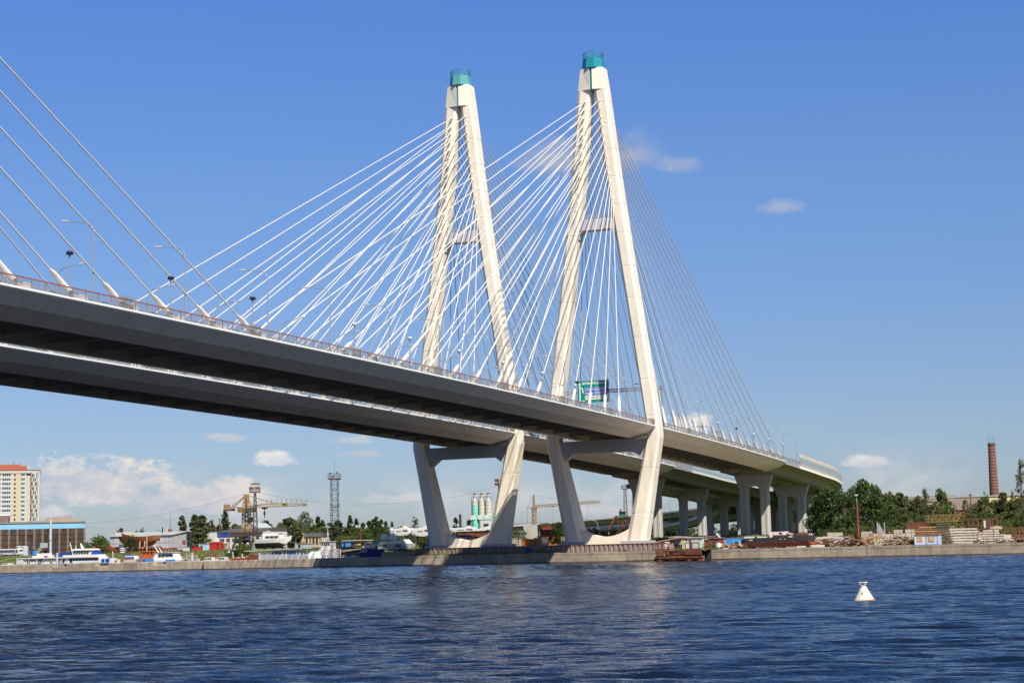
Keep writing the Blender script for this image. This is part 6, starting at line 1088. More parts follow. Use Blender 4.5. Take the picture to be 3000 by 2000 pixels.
# ------------------------------------------------------------------ concrete and timber yard on the right
def stack_item(name, label, cat, loc, dims, m, rz=BR, group=None):
    t = MB().loft([[(-dims[0]/2, -dims[1]/2+.03, 0), (dims[0]/2, -dims[1]/2+.03, 0), (dims[0]/2, dims[1]/2-.03, 0), (-dims[0]/2, dims[1]/2-.03, 0)], [(-dims[0]/2, -dims[1]/2, .05), (dims[0]/2, -dims[1]/2, .05), (dims[0]/2, dims[1]/2, .05), (-dims[0]/2, dims[1]/2, .05)], [(-dims[0]/2, -dims[1]/2, dims[2]-.03), (dims[0]/2, -dims[1]/2, dims[2]-.03), (dims[0]/2, dims[1]/2, dims[2]-.03), (-dims[0]/2, dims[1]/2, dims[2]-.03)], [(-dims[0]/2+.03, -dims[1]/2+.03, dims[2]), (dims[0]/2-.03, -dims[1]/2+.03, dims[2]), (dims[0]/2-.03, dims[1]/2-.03, dims[2]), (-dims[0]/2+.03, dims[1]/2-.03, dims[2])]]).build(name, m, loc=loc); t.rotation_euler = (0, 0, rz); return tag(t, label, cat, group)
def yard():
    random.seed(41)
    X = -22; a, b = PY(2784, X), PY(2864, X); z0 = 2.45; Hh = PZ(2825, 1546, X)-z0; n = 6; sh = Hh/n
    for k in range(n):
        off = -.12*(n-1-k)+random.uniform(-.1, .1); z = z0+k*sh
        stack_item('concrete_beam', 'long white concrete beam in the stack right of the cabin, %s from the top' % ordn(n-1-k), 'concrete beam', (X+.6, (a+b)/2+off, z+.14), (a-b, 1.3, sh-.20), SLAB, BR+random.uniform(-.01, .01), 'long white beams stacked by the cabin')
        if True:
            for q in (-.36, .36): 
                o = MB().box((X+.6, (a+b)/2+q*(a-b), z+.07), (1.5, .2, .13)).build('timber_spacer', TIMB); tag(o, 'timber spacer under the %s beam from the top, %s end' % (ordn(n-1-k), 'right' if q < 0 else 'left'), 'spacer', 'timber spacers between the white beams')
    # second stack of short slabs, two columns in places
    a, b = PY(2866, X), PY(2944, X); rows = 6; Hh = PZ(2905, 1550, X)-z0; sh = Hh/rows
    for k in range(rows):
        m = 5 if k < 4 else 4
        for i in range(m):
            if k == 5 and i < 1: continue
            w = (a-b)/5; y = a-w*(i+.5)+random.uniform(-.08, .08); stack_item('concrete_slab', 'short pale slab right of the white beams, %s row up, %s along' % (ordn(k), ordn(i)), 'concrete slab', (X+.5, y, z0+k*sh+.04), (w-.10, 1.6, sh-.16), SLAB, BR+random.uniform(-.03, .03), 'short slabs stacked right of the long beams')
    for i in range(3): stack_item('concrete_slab', 'cream slab lying on top of the short slab stack, %s from the left' % ordn(i), 'concrete slab', (X+.4+.3*i, PY(2912+i*9, X), z0+Hh+.03+.0*i), (1.0, 1.6, .6+.1*(i == 1)), BLOCK, BR+random.uniform(-.2, .2), 'loose slabs on the short stack')
    for i in range(5): y = PY(2950+i % 3*8, X+.6); stack_item('concrete_block', 'small white block right of the slab stacks, %s' % ('lower left', 'lower middle', 'lower right', 'upper left', 'upper middle')[i], 'concrete block', (X+.6, y, z0+(.0 if i < 3 else .95)), (.9, 1.2, .9), SLAB, BR+random.uniform(-.1, .1), 'small blocks right of the slab stacks')
    # block stack left of the cabin: 4 rows of kerb blocks
    X = -12; z0 = 2.45; a, b = PY(2560, X), PY(2680, X); Hh = PZ(2620, 1551, X)-z0; rows = 4; sh = Hh/rows
    for k in range(rows):
        m = 14 if k < 3 else 9
        for i in range(m):
            if k == 3 and i in (0, 1, 5): continue
            w = (a-b)/14; y = a-w*(i+.5+(5 if k == 3 else 0))+random.uniform(-.06, .06); stack_item('concrete_block', 'grey-white block left of the cabin, %s row up, %s from the left' % (ordn(k), ordn(i)), 'concrete block', (X+.6+random.uniform(-.12, .12), y, z0+k*sh+.02), (w-.09, 1.5, sh-.06), BLOCK, BR+random.uniform(-.05, .05), 'blocks stacked left of the cabin')
    for k in range(6): stack_item('timber_bearer', 'brown timber bearer at the left end of the block wall, %s from the bottom' % ordn(k), 'timber', (X+.8, PY(2568, X+.8)+random.uniform(-.3, .3), z0+k*.52), (3.2, 1.4, .34), TIMB if k % 3 else BLOCK, BR+random.uniform(-.05, .05), 'bearers left of the block wall')
    stack_item('standing_slab', 'upright grey concrete panel beside the rusty red pole', 'concrete panel', (-10, PY(2541, -10), 2.45), (PY(2525, -10)-PY(2557, -10), .5, PZ(2541, 1556, -10)-2.45), BLOCK)
    stack_item('steel_plate', 'plain grey steel plate leaning upright right of the black barge', 'steel plate', (-14, PY(2459, -14), 2.45), (PY(2443, -14)-PY(2475, -14), .2, PZ(2459, 1571.5, -14)-2.45), TANK)
    stack_item('steel_plate', 'smaller pale plate behind the grey plate', 'steel plate', (-10, PY(2481, -10), 2.45), (PY(2472, -10)-PY(2492, -10), .2, PZ(2481, 1570.5, -10)-2.45), ROOFG); stack_item('rusty_box', 'small rusty upright steel box left of the red pole', 'steel box', (-9, PY(2494, -9), 2.45), (1.1, .8, PZ(2494, 1564, -9)-2.45), RUST)
    for i in range(4): stack_item('concrete_slab', 'pale slab in the low pile left of the grey plate, %s from the bottom' % ordn(i), 'concrete slab', (2-.2*i, PY(2418+(6 if i % 2 else -3), 2), 2.6+i*.62), (7.2-i*.9, 1.6, .42), (SLAB, RUST, BLOCK, SLAB)[i], BR+random.uniform(-.06, .06), 'low pile left of the grey plate')
    for i in range(7): stack_item('concrete_block', 'pale kerb block on the pile behind the grey plate, %s from the left' % ordn(i), 'concrete block', (8, PY(2414+i*7, 8), 4.1+(i % 2)*.08), (.85, 1.2, .8), BLOCK, BR+random.uniform(-.1, .1), 'kerb blocks on the pile'); 
    stack_item('concrete_slab', 'big rounded pale slab on top of the kerb blocks', 'concrete slab', (9, PY(2448, 9), 5.0), (3.6, 1.6, .9), BLOCK); stack_item('concrete_slab', 'long grey slab farthest back beside the dark tree', 'concrete slab', (16, PY(2380, 16), 4.2), (6, 1.6, .35), SLAB)
    stack_item('concrete_slab', 'white slab lying on the quay edge below the grey plate', 'concrete slab', (-24, PY(2398, -24), 2.45), (2.6, 1.2, .55), SLAB); stack_item('concrete_slab', 'white sloping lump on the quay edge under the black barge', 'concrete slab', (-25, PY(2348, -25), 2.45), (1.8, 1.0, .4), SLAB)
    # tangled timber
    def heap(label, px0, px1, X, pyt, n, mats):
        t, w = bank('timber_heap', label, 'timber heap', px0, px1, X, z=2.45); h = PZ((px0+px1)/2, pyt, X)-2.45
        for i in range(n):
            f = random.uniform(-.5, .5); hh = h*(1-abs(f)*1.1)*random.random(); L = random.uniform(1.6, 4.4)
            MB().box((f*w, random.uniform(0, 3), max(.15, hh)), (L, random.uniform(.14, .4), random.uniform(.08, .22)), rz=random.uniform(-1.1, 1.1), ry=random.uniform(-.45, .45)).build('plank', random.choice(mats), t)
    heap('dark tangle of driftwood planks left of the orange frame on the quay', 2452, 2526, -24, 1571, 60, [TIMB, TIMB, BARK, RUST]); heap('heap of broken brown planks between the orange frame and the cabin', 2590, 2680, -23, 1570, 75, [TIMB, TIMB, TIMB, BARK, TIMBO, BRICKY]); heap('rusty jumble of iron and planks at the right edge of the quay', 2958, 3010, -20, 1566, 45, [RUST, RUST, TIMB, SLAB]); heap('grey tangle of planks on top of the dark bearers right of the cabin', 2752, 2784, -15, 1552, 26, [TIMB, BARK, TIMBO])
    heap('rusty iron and broken planks between the black barge and the grey plate', 2392, 2446, -16, 1578, 45, [RUST, TIMB, BLOCK, BARK, RUSTL]); heap('brown scrap and boards behind the block wall', 2560, 2690, 6, 1546, 60, [RUST, TIMB, RUST, TIMBO, BARK]); heap('dark scrap spilling before the short slabs', 2872, 2960, -24, 1584, 36, [RUST, TIMB, BLOCK, BARK]); heap('rusty offcuts heaped behind the white beams', 2770, 2900, 8, 1538, 60, [RUST, RUST, TIMB, RUSTL])
    t, w = bank('driftwood_trestle', 'orange-brown timber frame slumped on the quay among driftwood', 'timber frame', 2522, 2590, -24, z=2.45); MB().bar((-w*.4, 0, 2.0), (w*.45, .3, 2.1), .35).bar((-w*.42, 0, 2.0), (-w*.2, -.2, .2), .38).bar((-w*.1, 0, .9), (w*.4, .2, 1.9), .3).bar((-w*.3, .6, 1.2), (w*.2, .9, 2.3), .25).build('beam', TIMBO, t)
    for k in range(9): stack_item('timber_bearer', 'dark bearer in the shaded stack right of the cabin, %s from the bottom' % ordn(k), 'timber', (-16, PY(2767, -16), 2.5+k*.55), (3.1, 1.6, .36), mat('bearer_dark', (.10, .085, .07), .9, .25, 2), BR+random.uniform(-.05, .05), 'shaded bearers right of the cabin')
    # cabin
    X = -25; t, w = bank('site_cabin', 'pale blue and white site cabin with two brown-framed windows on the quay edge', 'cabin', 2680, 2753, X, z=2.45); h = PZ(2716, 1566, X)-2.45; s = -w/2+w*.465
    MB().bx(-w/2, s-.03, 0, 3.4, 0, h).build('wall', mat('cabin_white', (.52, .52, .54), .6, .06, 1, streak=.15, dirt=(.5, .45, .4)), t); MB().bx(s+.03, w/2, .02, 3.4, 0, h).build('wall', CABIN, t); MB().bx(s-.06, s+.06, -.05, .02, 0, h).build('corner_strip', RUST, t)
    for xc in (-w*.285, w*.175): f = MB().bx(xc-.62, xc+.62, -.08, .02, h*.32, h*.86).build('window', TIMBO, t); MB().bx(xc-.5, xc-.05, -.11, -.02, h*.36, h*.82).bx(xc+.05, xc+.5, -.11, -.02, h*.36, h*.82).build('pane', mat('curtain_glass', (.40, .34, .26), .3, .2, 3), f)
    MB().bx(-w/2-.15, w/2+.15, -.2, 3.6, h, h+.16).build('roof', RUSTL, t); MB().bx(-w/2, w/2, -.04, 0, 0, .14).bx(w/2-.5, w/2-.42, -.04, .02, .1, h).build('trim', BLUEM, t)
    # pole, fences, frames behind
    X = -5; Y = PY(2516, X); t = thing('rusty_pole', 'tall rust red pole with a small lamp standing before the dark trees', 'pole', (X, Y, 2.45)); hh = PZ(2513, 1470, X)-2.45; MB().tube([(0, 0, 0), (0, 0, hh)], [.34, .22], 8).build('pole', mat('pole_red', (.20, .05, .035), .8, .15, 1), t, True); MB().tube([(0, 0, hh), (0, 0, hh+1.5)], .06, 5).build('stem', TANK, t); MB().box((0, 0, hh+1.7), (.7, .7, .35)).build('lamp', LAMP, t)
    X = 20; t, w = bank('yellow_truss', 'yellow steel truss lying across the stacks', 'truss', 2716, 2820, X); z = t.location.z; MB().lattice((-w/2, 0, PZ(2720, 1520, X)-z), (w/2, 0, PZ(2820, 1515, X)-z), 1.7, 10, .075).build('truss', YELC, t); MB().bar((-w/2, 0, PZ(2720, 1520, X)-z), (-w*.3, 0, 2.4), .2).bar((w*.36, 0, 0), (w*.36, 0, PZ(2800, 1520, X)-z), .25).bar((w*.2, 0, 0), (w*.2, 0, PZ(2780, 1520, X)-z), .25).build('leg', YELC, t)
    for p0, p1, X, pyt, l, m in ((2658, 2716, 16, 1532, 'rust brown sheet-metal fence left of the yellow truss', RUST),):
        t, w = bank('rusty_fence', l, 'fence', p0, p1, X); h = PZ((p0+p1)/2, pyt, X)-t.location.z; n = 12
        for i in range(n): x = -w/2+w*(i+.5)/n; MB().bx(x-w/n*.46, x+w/n*.46, random.uniform(-.05, .05), .12, .3, h-random.random()*.2).build('sheet', m, t)
        MB().bx(-w/2, w/2, -.1, .2, h, h+.2).build('top_rail', m, t)
    for p0, p1, X, pyt, l in ((2826, 2926, 18, 1519, 'rusty open steel frame behind the white beams'), (2936, 3010, 16, 1545, 'low rusty frame at the right edge behind the slabs')):
        t, w = bank('rusty_scaffold', l, 'frame', p0, p1, X); h = PZ((p0+p1)/2, pyt, X)-t.location.z; n = 7
        for i in range(n+1): x = -w/2+w*i/n; MB().bx(x-.12, x+.12, -.1, .1, 0, h).build('post', RUST, t)
        for z in (h*.45, h*.72, h): MB().bx(-w/2, w/2, -.14, .0, z-.12, z+.1).build('rail', RUST, t)
        if p0 < 2900: MB().bx(w*.1, w*.16, -.3, .1, h*.62, h*.93).build('white_panel', WHITE, t); MB().bx(w*.17, w*.33, -.25, .3, h*.15, h*.95).build('steel_box', mat('box_brown', (.10, .05, .035), .8, .2, 1), t)
    X = 12
    for i in range(4): stack_item('timber_bearer', 'orange-yellow board in the pile below the yellow truss, %s from the bottom' % ordn(i), 'timber', (X, PY(2738+(i % 2)*10, X), 3.0+i*.5+2.0), (13-i*1.5, 1.6, .28), TIMBO if i % 2 else TIMB, BR, 'boards below the yellow truss')
    for i in range(5): stack_item('concrete_slab', 'grey slab in the back pile under the orange-yellow boards, %s from the bottom' % ordn(i), 'concrete slab', (X+.4, PY(2740, X), 2.5+i*.5), (15, 2, .4), BLOCK, BR+random.uniform(-.02, .02), 'back pile under the boards')
    t, w = bank('play_sculpture', 'white steel goal-like frame among bushes beside the dark trees', 'frame', 2573, 2594, 26); h = PZ(2585, 1529, 26)-t.location.z
    for x in (-w/2, w/2): MB().bx(x-.1, x+.1, 0, .2, 0, h).build('post', TANK, t)
    MB().prism([(-w/2, h*.55), (-w*.3, h*.95), (w/2, h*.5), (w/2, h*.4)][::-1], 'y', 0, .2).build('sheet', SHEDG, t)
yard()
def buoy():
    g = onX(2533, 1757, 0); d = ray(2533, 1757); tt = (0-CAM[2])/d[2]; P = CAM+d*tt; k = np.linalg.norm(P-CAM)/FPX
    t = thing('river_buoy', 'white conical river buoy numbered 5 with a lantern ring, afloat on the right', 'buoy', (P[0], P[1], -.02), -YAW+0.0); t.rotation_euler = (0, R(-2.5), -YAW)
    r0 = 27*k; h = 50*k
    MB().lathe([(r0*.9, -.3), (r0*1.12, .0), (r0*1.12, .05), (r0*.98, .10), (r0*.23, h*.84), (r0*.18, h*.88), (.0, h*.885)], n=24).build('cone', mat('buoy_white', (.54, .515, .46), .45, .10, 3, streak=.6, dirt=(.50, .36, .19), dscale=3), t, True)
    MB().lathe([(r0*1.135, -.02), (r0*1.15, .03), (r0*1.135, .055), (r0*1.0, .085)], n=24).build('float_rim', RUSTL, t, True)
    c = MB()
    for a in (.5, 2.6, 4.7): c.bar((r0*.2*math.cos(a), r0*.2*math.sin(a), h*.84), (r0*.46*math.cos(a), r0*.46*math.sin(a), h*1.01), .035)
    c.build('bracket', WHITE, t); MB().tube([(r0*.5*math.cos(a), r0*.5*math.sin(a), h*1.02) for a in np.linspace(0, 6.283, 17)], .028, 5).build('ring', WHITE, t)
    MB().lathe([(r0*.08, h*.88), (r0*.12, h*.92), (r0*.12, h*1.0), (r0*.14, h*1.03), (r0*.05, h*1.06), (.0, h*1.10)], n=10).build('lantern', mat('lantern_brown', (.12, .09, .05), .3, .1, 4), t, True)
    mb = text_mb('5', h*.30, 0, 0, 0, 'CENTER'); m2 = text_mb('1', h*.14, h*.10, h*.21, 0, 'CENTER')
    for m in (mb, m2):
        out = []
        for x, y, z in m.v:
            zz = h*.26+z; rr = r0*(.98-.75*(zz/(h*.84)))+.03; a = -math.pi/2-.5+x/max(rr, .05); out.append((rr*math.cos(a)-y*0, rr*math.sin(a), zz))
        m.v = out; m.build('numeral', BLACK, t)
buoy()
def far_right():
    X = 420; Y = PY(2921, X); z = zg(X, Y); t = thing('brick_chimney', 'tall round red-brown brick factory chimney with iron bands', 'chimney', (X, Y, z), BR); k = 880/5104; H = lambda py: PZ(2905, py, X)-z; ht = H(1297); hb = H(1455); r1 = 9.0*k; r0 = 12.2*k
    rr = lambda zz: r1+(r0-r1)*(ht-zz)/(ht-hb); prof = [(rr(0), 0), (rr(ht*.97), ht*.965), (r1*1.08, ht*.97), (r1*1.12, ht*.985), (r1*1.0, ht), (r1*.75, ht), (r1*.7, ht-3)]
    n = 28
    for i in range(n): a, b = ht*.965*i/n, ht*.965*(i+1)/n; MB().lathe([(rr(a), a), (rr(b), b)], n=24).build('shaft_ring', CHIM, t, True); MB().lathe([(rr(b)+.06, b-.12), (rr(b)+.06, b+.12)], n=24).build('iron_band', mat('band_dark', (.06, .035, .03), .8, .1, 1), t)
    MB().lathe([(rr(ht*.96), ht*.962), (r1*1.12, ht*.972), (r1*1.13, ht*.99), (r1*1.0, ht), (r1*.7, ht), (r1*.7, ht-3)], n=24).build('cap', mat('cap_sooty', (.10, .055, .045), .9, .2, 1), t, True)
    l = MB(); 
    for i in range(60): l.bx(r0*.0-.25, .25, -rr(ht*i/60)-.45, -rr(ht*i/60)-.35, ht*i/60, ht*i/60+.12)
    lo = l.build('ladder', LATT, t); lo.rotation_euler = (0, 0, 1.3)
    for a in (-1, -.3, .6, 1): MB().bar((a*r1*.9, 0, ht), (a*r1*.95, 0, ht+3.4), .08).build('lightning_rod', LATT, t)
    X = 380; t, w = bank('long_building', 'long pale yellow industrial building with a flat roof behind the trees at right', 'building', 2560, 3080, X); h = PZ(2850, 1452, X)-t.location.z; MB().bx(-w/2, w/2, 0, 20, 0, h-.5).build('wall', YELB, t); MB().bx(-w/2-.3, w/2+.3, -.4, 20.4, h-.5, h).build('roof_edge', ROOFG, t); MB().bx(-w/2, -w*.02, -.3, 4, h-2, h+.6).build('parapet', ROOFB, t); win_row(t, -w/2+2, w/2-2, 26, 0, h*.35, h*.6, frac=.4)
    X = 190; t, w = bank('gabled_house', 'brown-roofed gabled house half hidden by bushes before the chimney', 'house', 2784, 2884, X); z = t.location.z; H = lambda py: PZ(2830, py, X)-z; e = H(1488); rg = H(1461); gw = w*.26
    MB().bx(-w/2, w/2, 0, 8, 0, e).build('wall', BRICKR, t); MB().prism([(-w/2-.3, e-.5), (-w/2+gw*.02, rg), (w*.38, rg), (w/2, e-.5)][::-1], 'y', -.4, 4).build('roof', ROOFB, t); g = MB().prism([(-w/2-1.5, e-2), (-w/2-.2, rg+.1), (-w/2+gw, e-2.4)], 'y', -1.2, -.2).build('gable', BRICKR, t); MB().bar((-w/2-.3, -1.4, rg+.3), (-w/2+gw+.3, -1.4, e-2.6), .4).bar((-w/2-.3, -1.4, rg+.3), (-w/2-2.2, -1.4, e-2.6), .4).build('barge_board', ROOFG, g); f = MB().bx(-w/2-1.3, -w/2+.7, -1.4, -1.2, e-2.2, e+.2).build('window', WHITEC, t); MB().bx(-w/2-1.1, -w/2-.4, -1.46, -1.38, e-2, e).bx(-w/2-.2, -w/2+.5, -1.46, -1.38, e-2, e).build('pane', GLASS, f); MB().bx(-w*.1, -w*.07, 1, 1.8, rg, rg+.9).build('chimney', BRICKR, t)
    X = 170
    for px, pyt, py_l in ((2851, 1445, 'wooden utility pole in front of the gabled house'),): Y = PY(px, X); z = zg(X, Y); t = thing('utility_pole', py_l, 'pole', (X, Y, z), BR); MB().tube([(0, 0, 0), (0, 0, PZ(px, pyt, X)-z)], .2, 6).build('pole', BARK, t); MB().bx(-.8, .8, -.1, .1, PZ(px, pyt+6, X)-z, PZ(px, pyt+4, X)-z).build('crossarm', BARK, t)
    X = 500; t, w = bank('office_block', 'bluish multi-storey block glimpsed between the last pier and the dark tree', 'building', 2366, 2420, X); h = PZ(2385, 1495, X)-t.location.z; MB().bx(-w/2, w/2, 0, 14, 0, h).build('wall', mat('block_blue', (.38, .42, .52), .7, .05, .5), t); MB().bx(-w/2-.2, w/2+.2, -.2, 14.2, h, h+.5).build('roof', ROOFG, t)
    for k in range(4): win_row(t, -w/2+.5, w/2-.5, 8, 0, h*(.12+.22*k), h*(.24+.22*k), frac=.55)
far_right()

# ------------------------------------------------------------------ small things: signs, far lamp posts, wires, people
def small_things():
    X = 30; Y = PY(671, X); z = zg(X, Y); t = thing('berth_sign', 'small dark blue berth sign with a white 6 on a post', 'sign', (X, Y, z), BR); H = lambda py: PZ(671, py, X)-z
    MB().bar((0, 0, 0), (0, 0, H(1605)), .12).build('post', LATT, t); w = .62*1.0; MB().bx(-.55, .55, -.06, .06, H(1617.5), H(1605.5)).build('board', mat('sign_navy', (.01, .025, .10), .4, .03, 1), t); text_mb('6', 1.05, 0, H(1613.5), -.08, 'CENTER').build('numeral', SIGNW, t); MB().bx(-.5, .5, -.08, -.06, H(1617.2), H(1615)).build('white_strip', SIGNW, t)
    Xq = xq(PY(597, -12)); t = thing('green_day_mark', 'small green conical day mark on the face of the quay wall', 'day mark', (Xq-.35, PY(597, Xq), 0)); 
    for z0, r in ((1.0, .34), (1.35, .27), (1.65, .2)): MB().lathe([(r, z0), (.05, z0+.55)], n=10).build('cone', mat('mark_green', (.01, .10, .05), .6, .1, 2), t)
    MB().bar((0, 0, -.4), (0, 0, 1.2), .07).build('post', LATT, t)
    # far street lamps behind the pylons
    for i, (px, pyt, X, two) in enumerate(((1532, 1500, 560, True), (1548, 1515, 610, False), (1582, 1508, 560, True), (1622, 1492, 560, True), (1725, 1482, 470, True), (1705, 1505, 560, False), (1967, 1448, 430, True), (1994, 1492, 360, False), (1855, 1465, 500, True), (1866, 1478, 520, False), (1951, 1482, 700, False), (1370, 1512, 420, False), (1182, 1512, 300, False), (1128, 1526, 300, False), (1058, 1548, 230, False), (769, 1520, 210, False))):
        Y = PY(px, X); z = zg(X, Y); t = thing('street_lamp', 'distant thin street lamp on the horizon, %s one counted from %s' % (ordn(i), 'the list of masts between the pylons') if False else 'distant thin %s lamp mast %s' % ('two-armed' if two else 'single-headed', ('left of the yellow tower crane', 'just left of the tower crane tower', 'right of the tower crane tower', 'above the small tree between the pylons', 'above the flyover by the right pylon', 'behind the right pylon far leg', 'between the first two far piers', 'in front of the noise barrier by the piers', 'beside the distant light mast', 'right of the distant light mast', 'beyond the first pier', 'left of the green silos', 'over the trees left of the hydrofoils', 'above the birches left of the hydrofoils', 'over the bushes left of the hydrofoils', 'over the white yacht')[i]), 'street lamp', (X, Y, z), BR, 'distant lamp masts'); h = PZ(px, pyt, X)-z
        MB().tube([(0, 0, 0), (0, 0, h)], [.2, .11], 6).build('pole', POLE, t)
        if two: MB().bar((-2, 0, h), (2, 0, h), .15).build('arm', POLE, t); MB().bx(-2.4, -1.4, -.2, .2, h, h+.25).bx(1.4, 2.4, -.2, .2, h, h+.25).build('lamp_head', LAMP, t)
        else: MB().bx(-1.0, .2, -.2, .2, h, h+.25).build('lamp_head', LAMP, t)
    Y = PY(1754, 330); z = zg(330, Y); t = thing('street_lamp', 'curved-arm street lamp below the flyover left of the right pylon', 'street lamp', (330, Y, z), BR); h = PZ(1754, 1522, 330)-z; MB().tube([(0, 0, 0), (0, 0, h*.7), (-.6, 0, h*.92), (-3, 0, h), (-5, 0, h*1.03)], .12, 6).build('pole', POLE, t); MB().bx(-6.4, -5, -.25, .25, h, h*1.05).build('lamp_head', POLE, t)
    for i, (px, pyt, X) in enumerate(((671, 1525, 70), (644, 1520, 90), (1350, 1506, 200), (1058, 1545, 90))):
        Y = PY(px, X); z = zg(X, Y); t = thing('wooden_pole', 'thin brown pole %s' % ('above the berth sign', 'before the white workshop', 'with steps left of the green silos', 'before the trees right of the lattice mast')[i], 'pole', (X, Y, z), 0); h = PZ(px, pyt, X)-z; MB().tube([(0, 0, 0), (0, 0, h)], .16 if i != 2 else .5, 6).build('pole', RUST if i != 2 else LATT, t); MB().box((0, 0, h), (.4, .4, .3)).build('cap', LAMP if i == 0 else LATT, t)
    # power lines strung between the floodlight masts
    def wire(label, pts, r=.035):
        P = []
        for (px, py, X) in pts: q = onX(px, py, X); P.append(tuple(q))
        tag(MB().tube(smooth(P, 6), r, 4).build('overhead_wire', LATT), label, 'wire', 'overhead wires')
    wire('overhead wire from the hangar roof to the yellow crane', [(236, 1535, 135), (420, 1515, 110), (600, 1478, 90), (735, 1442, 78)]); wire('overhead wire sagging from the crane mast past the lattice mast to the left pylon', [(760, 1443, 78), (860, 1462, 90), (1000, 1477, 110), (1130, 1475, 140), (1290, 1461, 200), (1400, 1440, 230), (1460, 1421, 250)]); wire('overhead wire left of the wooden ship', [(-20, 1528, 160), (300, 1546, 150)])
    # slipway rails on the grass
    for i, (a, b) in enumerate((((560, 1644), (660, 1606)), ((585, 1641), (668, 1609)), ((600, 1640), (672, 1612)))):
        A = onX(a[0], a[1], 34); B = onX(b[0], b[1], 68); A[2] = zg(A[0], A[1])+.25; B[2] = zg(B[0], B[1])+.3; M_ = (A+B)/2; M_[2] = zg(M_[0], M_[1])+.25
        tag(MB().tube([tuple(A), tuple(M_), tuple(B)], .28, 4).build('slipway_rail', RUST), 'rusty slipway rail on the grass slope, %s' % ('upper', 'middle', 'lower')[i], 'rail', 'slipway rails')
def person(label, X, Y, z, top, legs, hairc, turn):
    t = thing('person', label, 'person', (X, Y, z), turn)
    def skin(name, joints, edges, rad, m, sub=1):
        me = bpy.data.meshes.new(name); me.from_pydata(joints, edges, []); o = bpy.data.objects.new(name, me); COL.objects.link(o); o.modifiers.new('s', 'SKIN')
        for v, r in zip(me.skin_vertices[0].data, rad): v.radius = r if isinstance(r, tuple) else (r, r)
        me.skin_vertices[0].data[0].use_root = True; sm = o.modifiers.new('u', 'SUBSURF'); sm.levels = sub; sm.render_levels = sub
        dg = bpy.context.evaluated_depsgraph_get(); nm = bpy.data.meshes.new_from_object(o.evaluated_get(dg)); bpy.data.objects.remove(o); nm.materials.clear(); nm.materials.append(m); q = put(name, nm, t); return q
    SK = mat('skin', (.50, .32, .24), .6, .05, 5)
    J = [(0,0,.95), (0,0,1.15), (0,0,1.40), (0,0,1.50), (0,.02,1.60), (0,.02,1.72), (.10,0,.88), (.12,.04,.50), (.12,-.02,.08), (.13,.14,.03), (-.10,0,.88), (-.12,.10,.50), (-.12,.0,.08), (-.13,.16,.03), (.20,0,1.40), (.26,-.02,1.12), (.24,.20,.98), (.23,.27,.97), (-.20,0,1.40), (-.26,-.02,1.12), (-.24,.20,.98), (-.23,.27,.97)]
    E = [(0,1),(1,2),(2,3),(3,4),(4,5),(0,6),(6,7),(7,8),(8,9),(0,10),(10,11),(11,12),(12,13),(2,14),(14,15),(15,16),(16,17),(2,18),(18,19),(19,20),(20,21)]
    rad = [.14, .13, .15, .055, .085, .07, .085, .06, .04, .04, .085, .06, .04, .04, .055, .042, .032, .035, .055, .042, .032, .035]
    skin('body', J, E, rad, SK)
    skin('jacket', [J[0], J[1], J[2], J[14], J[15], (.245,.15,1.01), J[18], J[19], (-.245,.15,1.01)], [(0,1),(1,2),(2,3),(3,4),(4,5),(2,6),(6,7),(7,8)], [.165, .155, .175, .075, .06, .05, .075, .06, .05], top)
    skin('trousers', [J[0], J[6], J[7], (.12,-.01,.14), J[10], J[11], (-.12,.02,.14)], [(0,1),(1,2),(2,3),(0,4),(4,5),(5,6)], [.155, .10, .075, .06, .10, .075, .06], legs)
    MB().lathe([(.075, -.02), (.10, .05), (.085, .11), (.0, .14)], c=(0, .0, 1.63), n=10).build('hair', hairc, t, True); MB().box((0, .105, 1.62), (.03, .03, .04)).build('nose', SK, t)
    for s in (-1, 1): MB().box((s*.12, .06, .03), (.10, .26, .07)).build('shoe', BLACK, t)
small_things()
_mx = mat('coat_maroon', (.14, .03, .025), .8, .1, 4); _md = mat('cloth_dark', (.03, .025, .03), .8, .1, 4); _mh = mat('hair_dark', (.03, .02, .015), .6, .1, 4)
person('person in a dark jacket leaning by the red handrail, left of the pair', -163.6, -12.9, zdN(-163.6)+.1, _md, _md, _mh, math.pi); person('person in a maroon jacket standing by the red handrail, right of the pair', -161.4, -13.1, zdN(-161.4)+.1, _mx, _md, _mh, math.pi+.3)
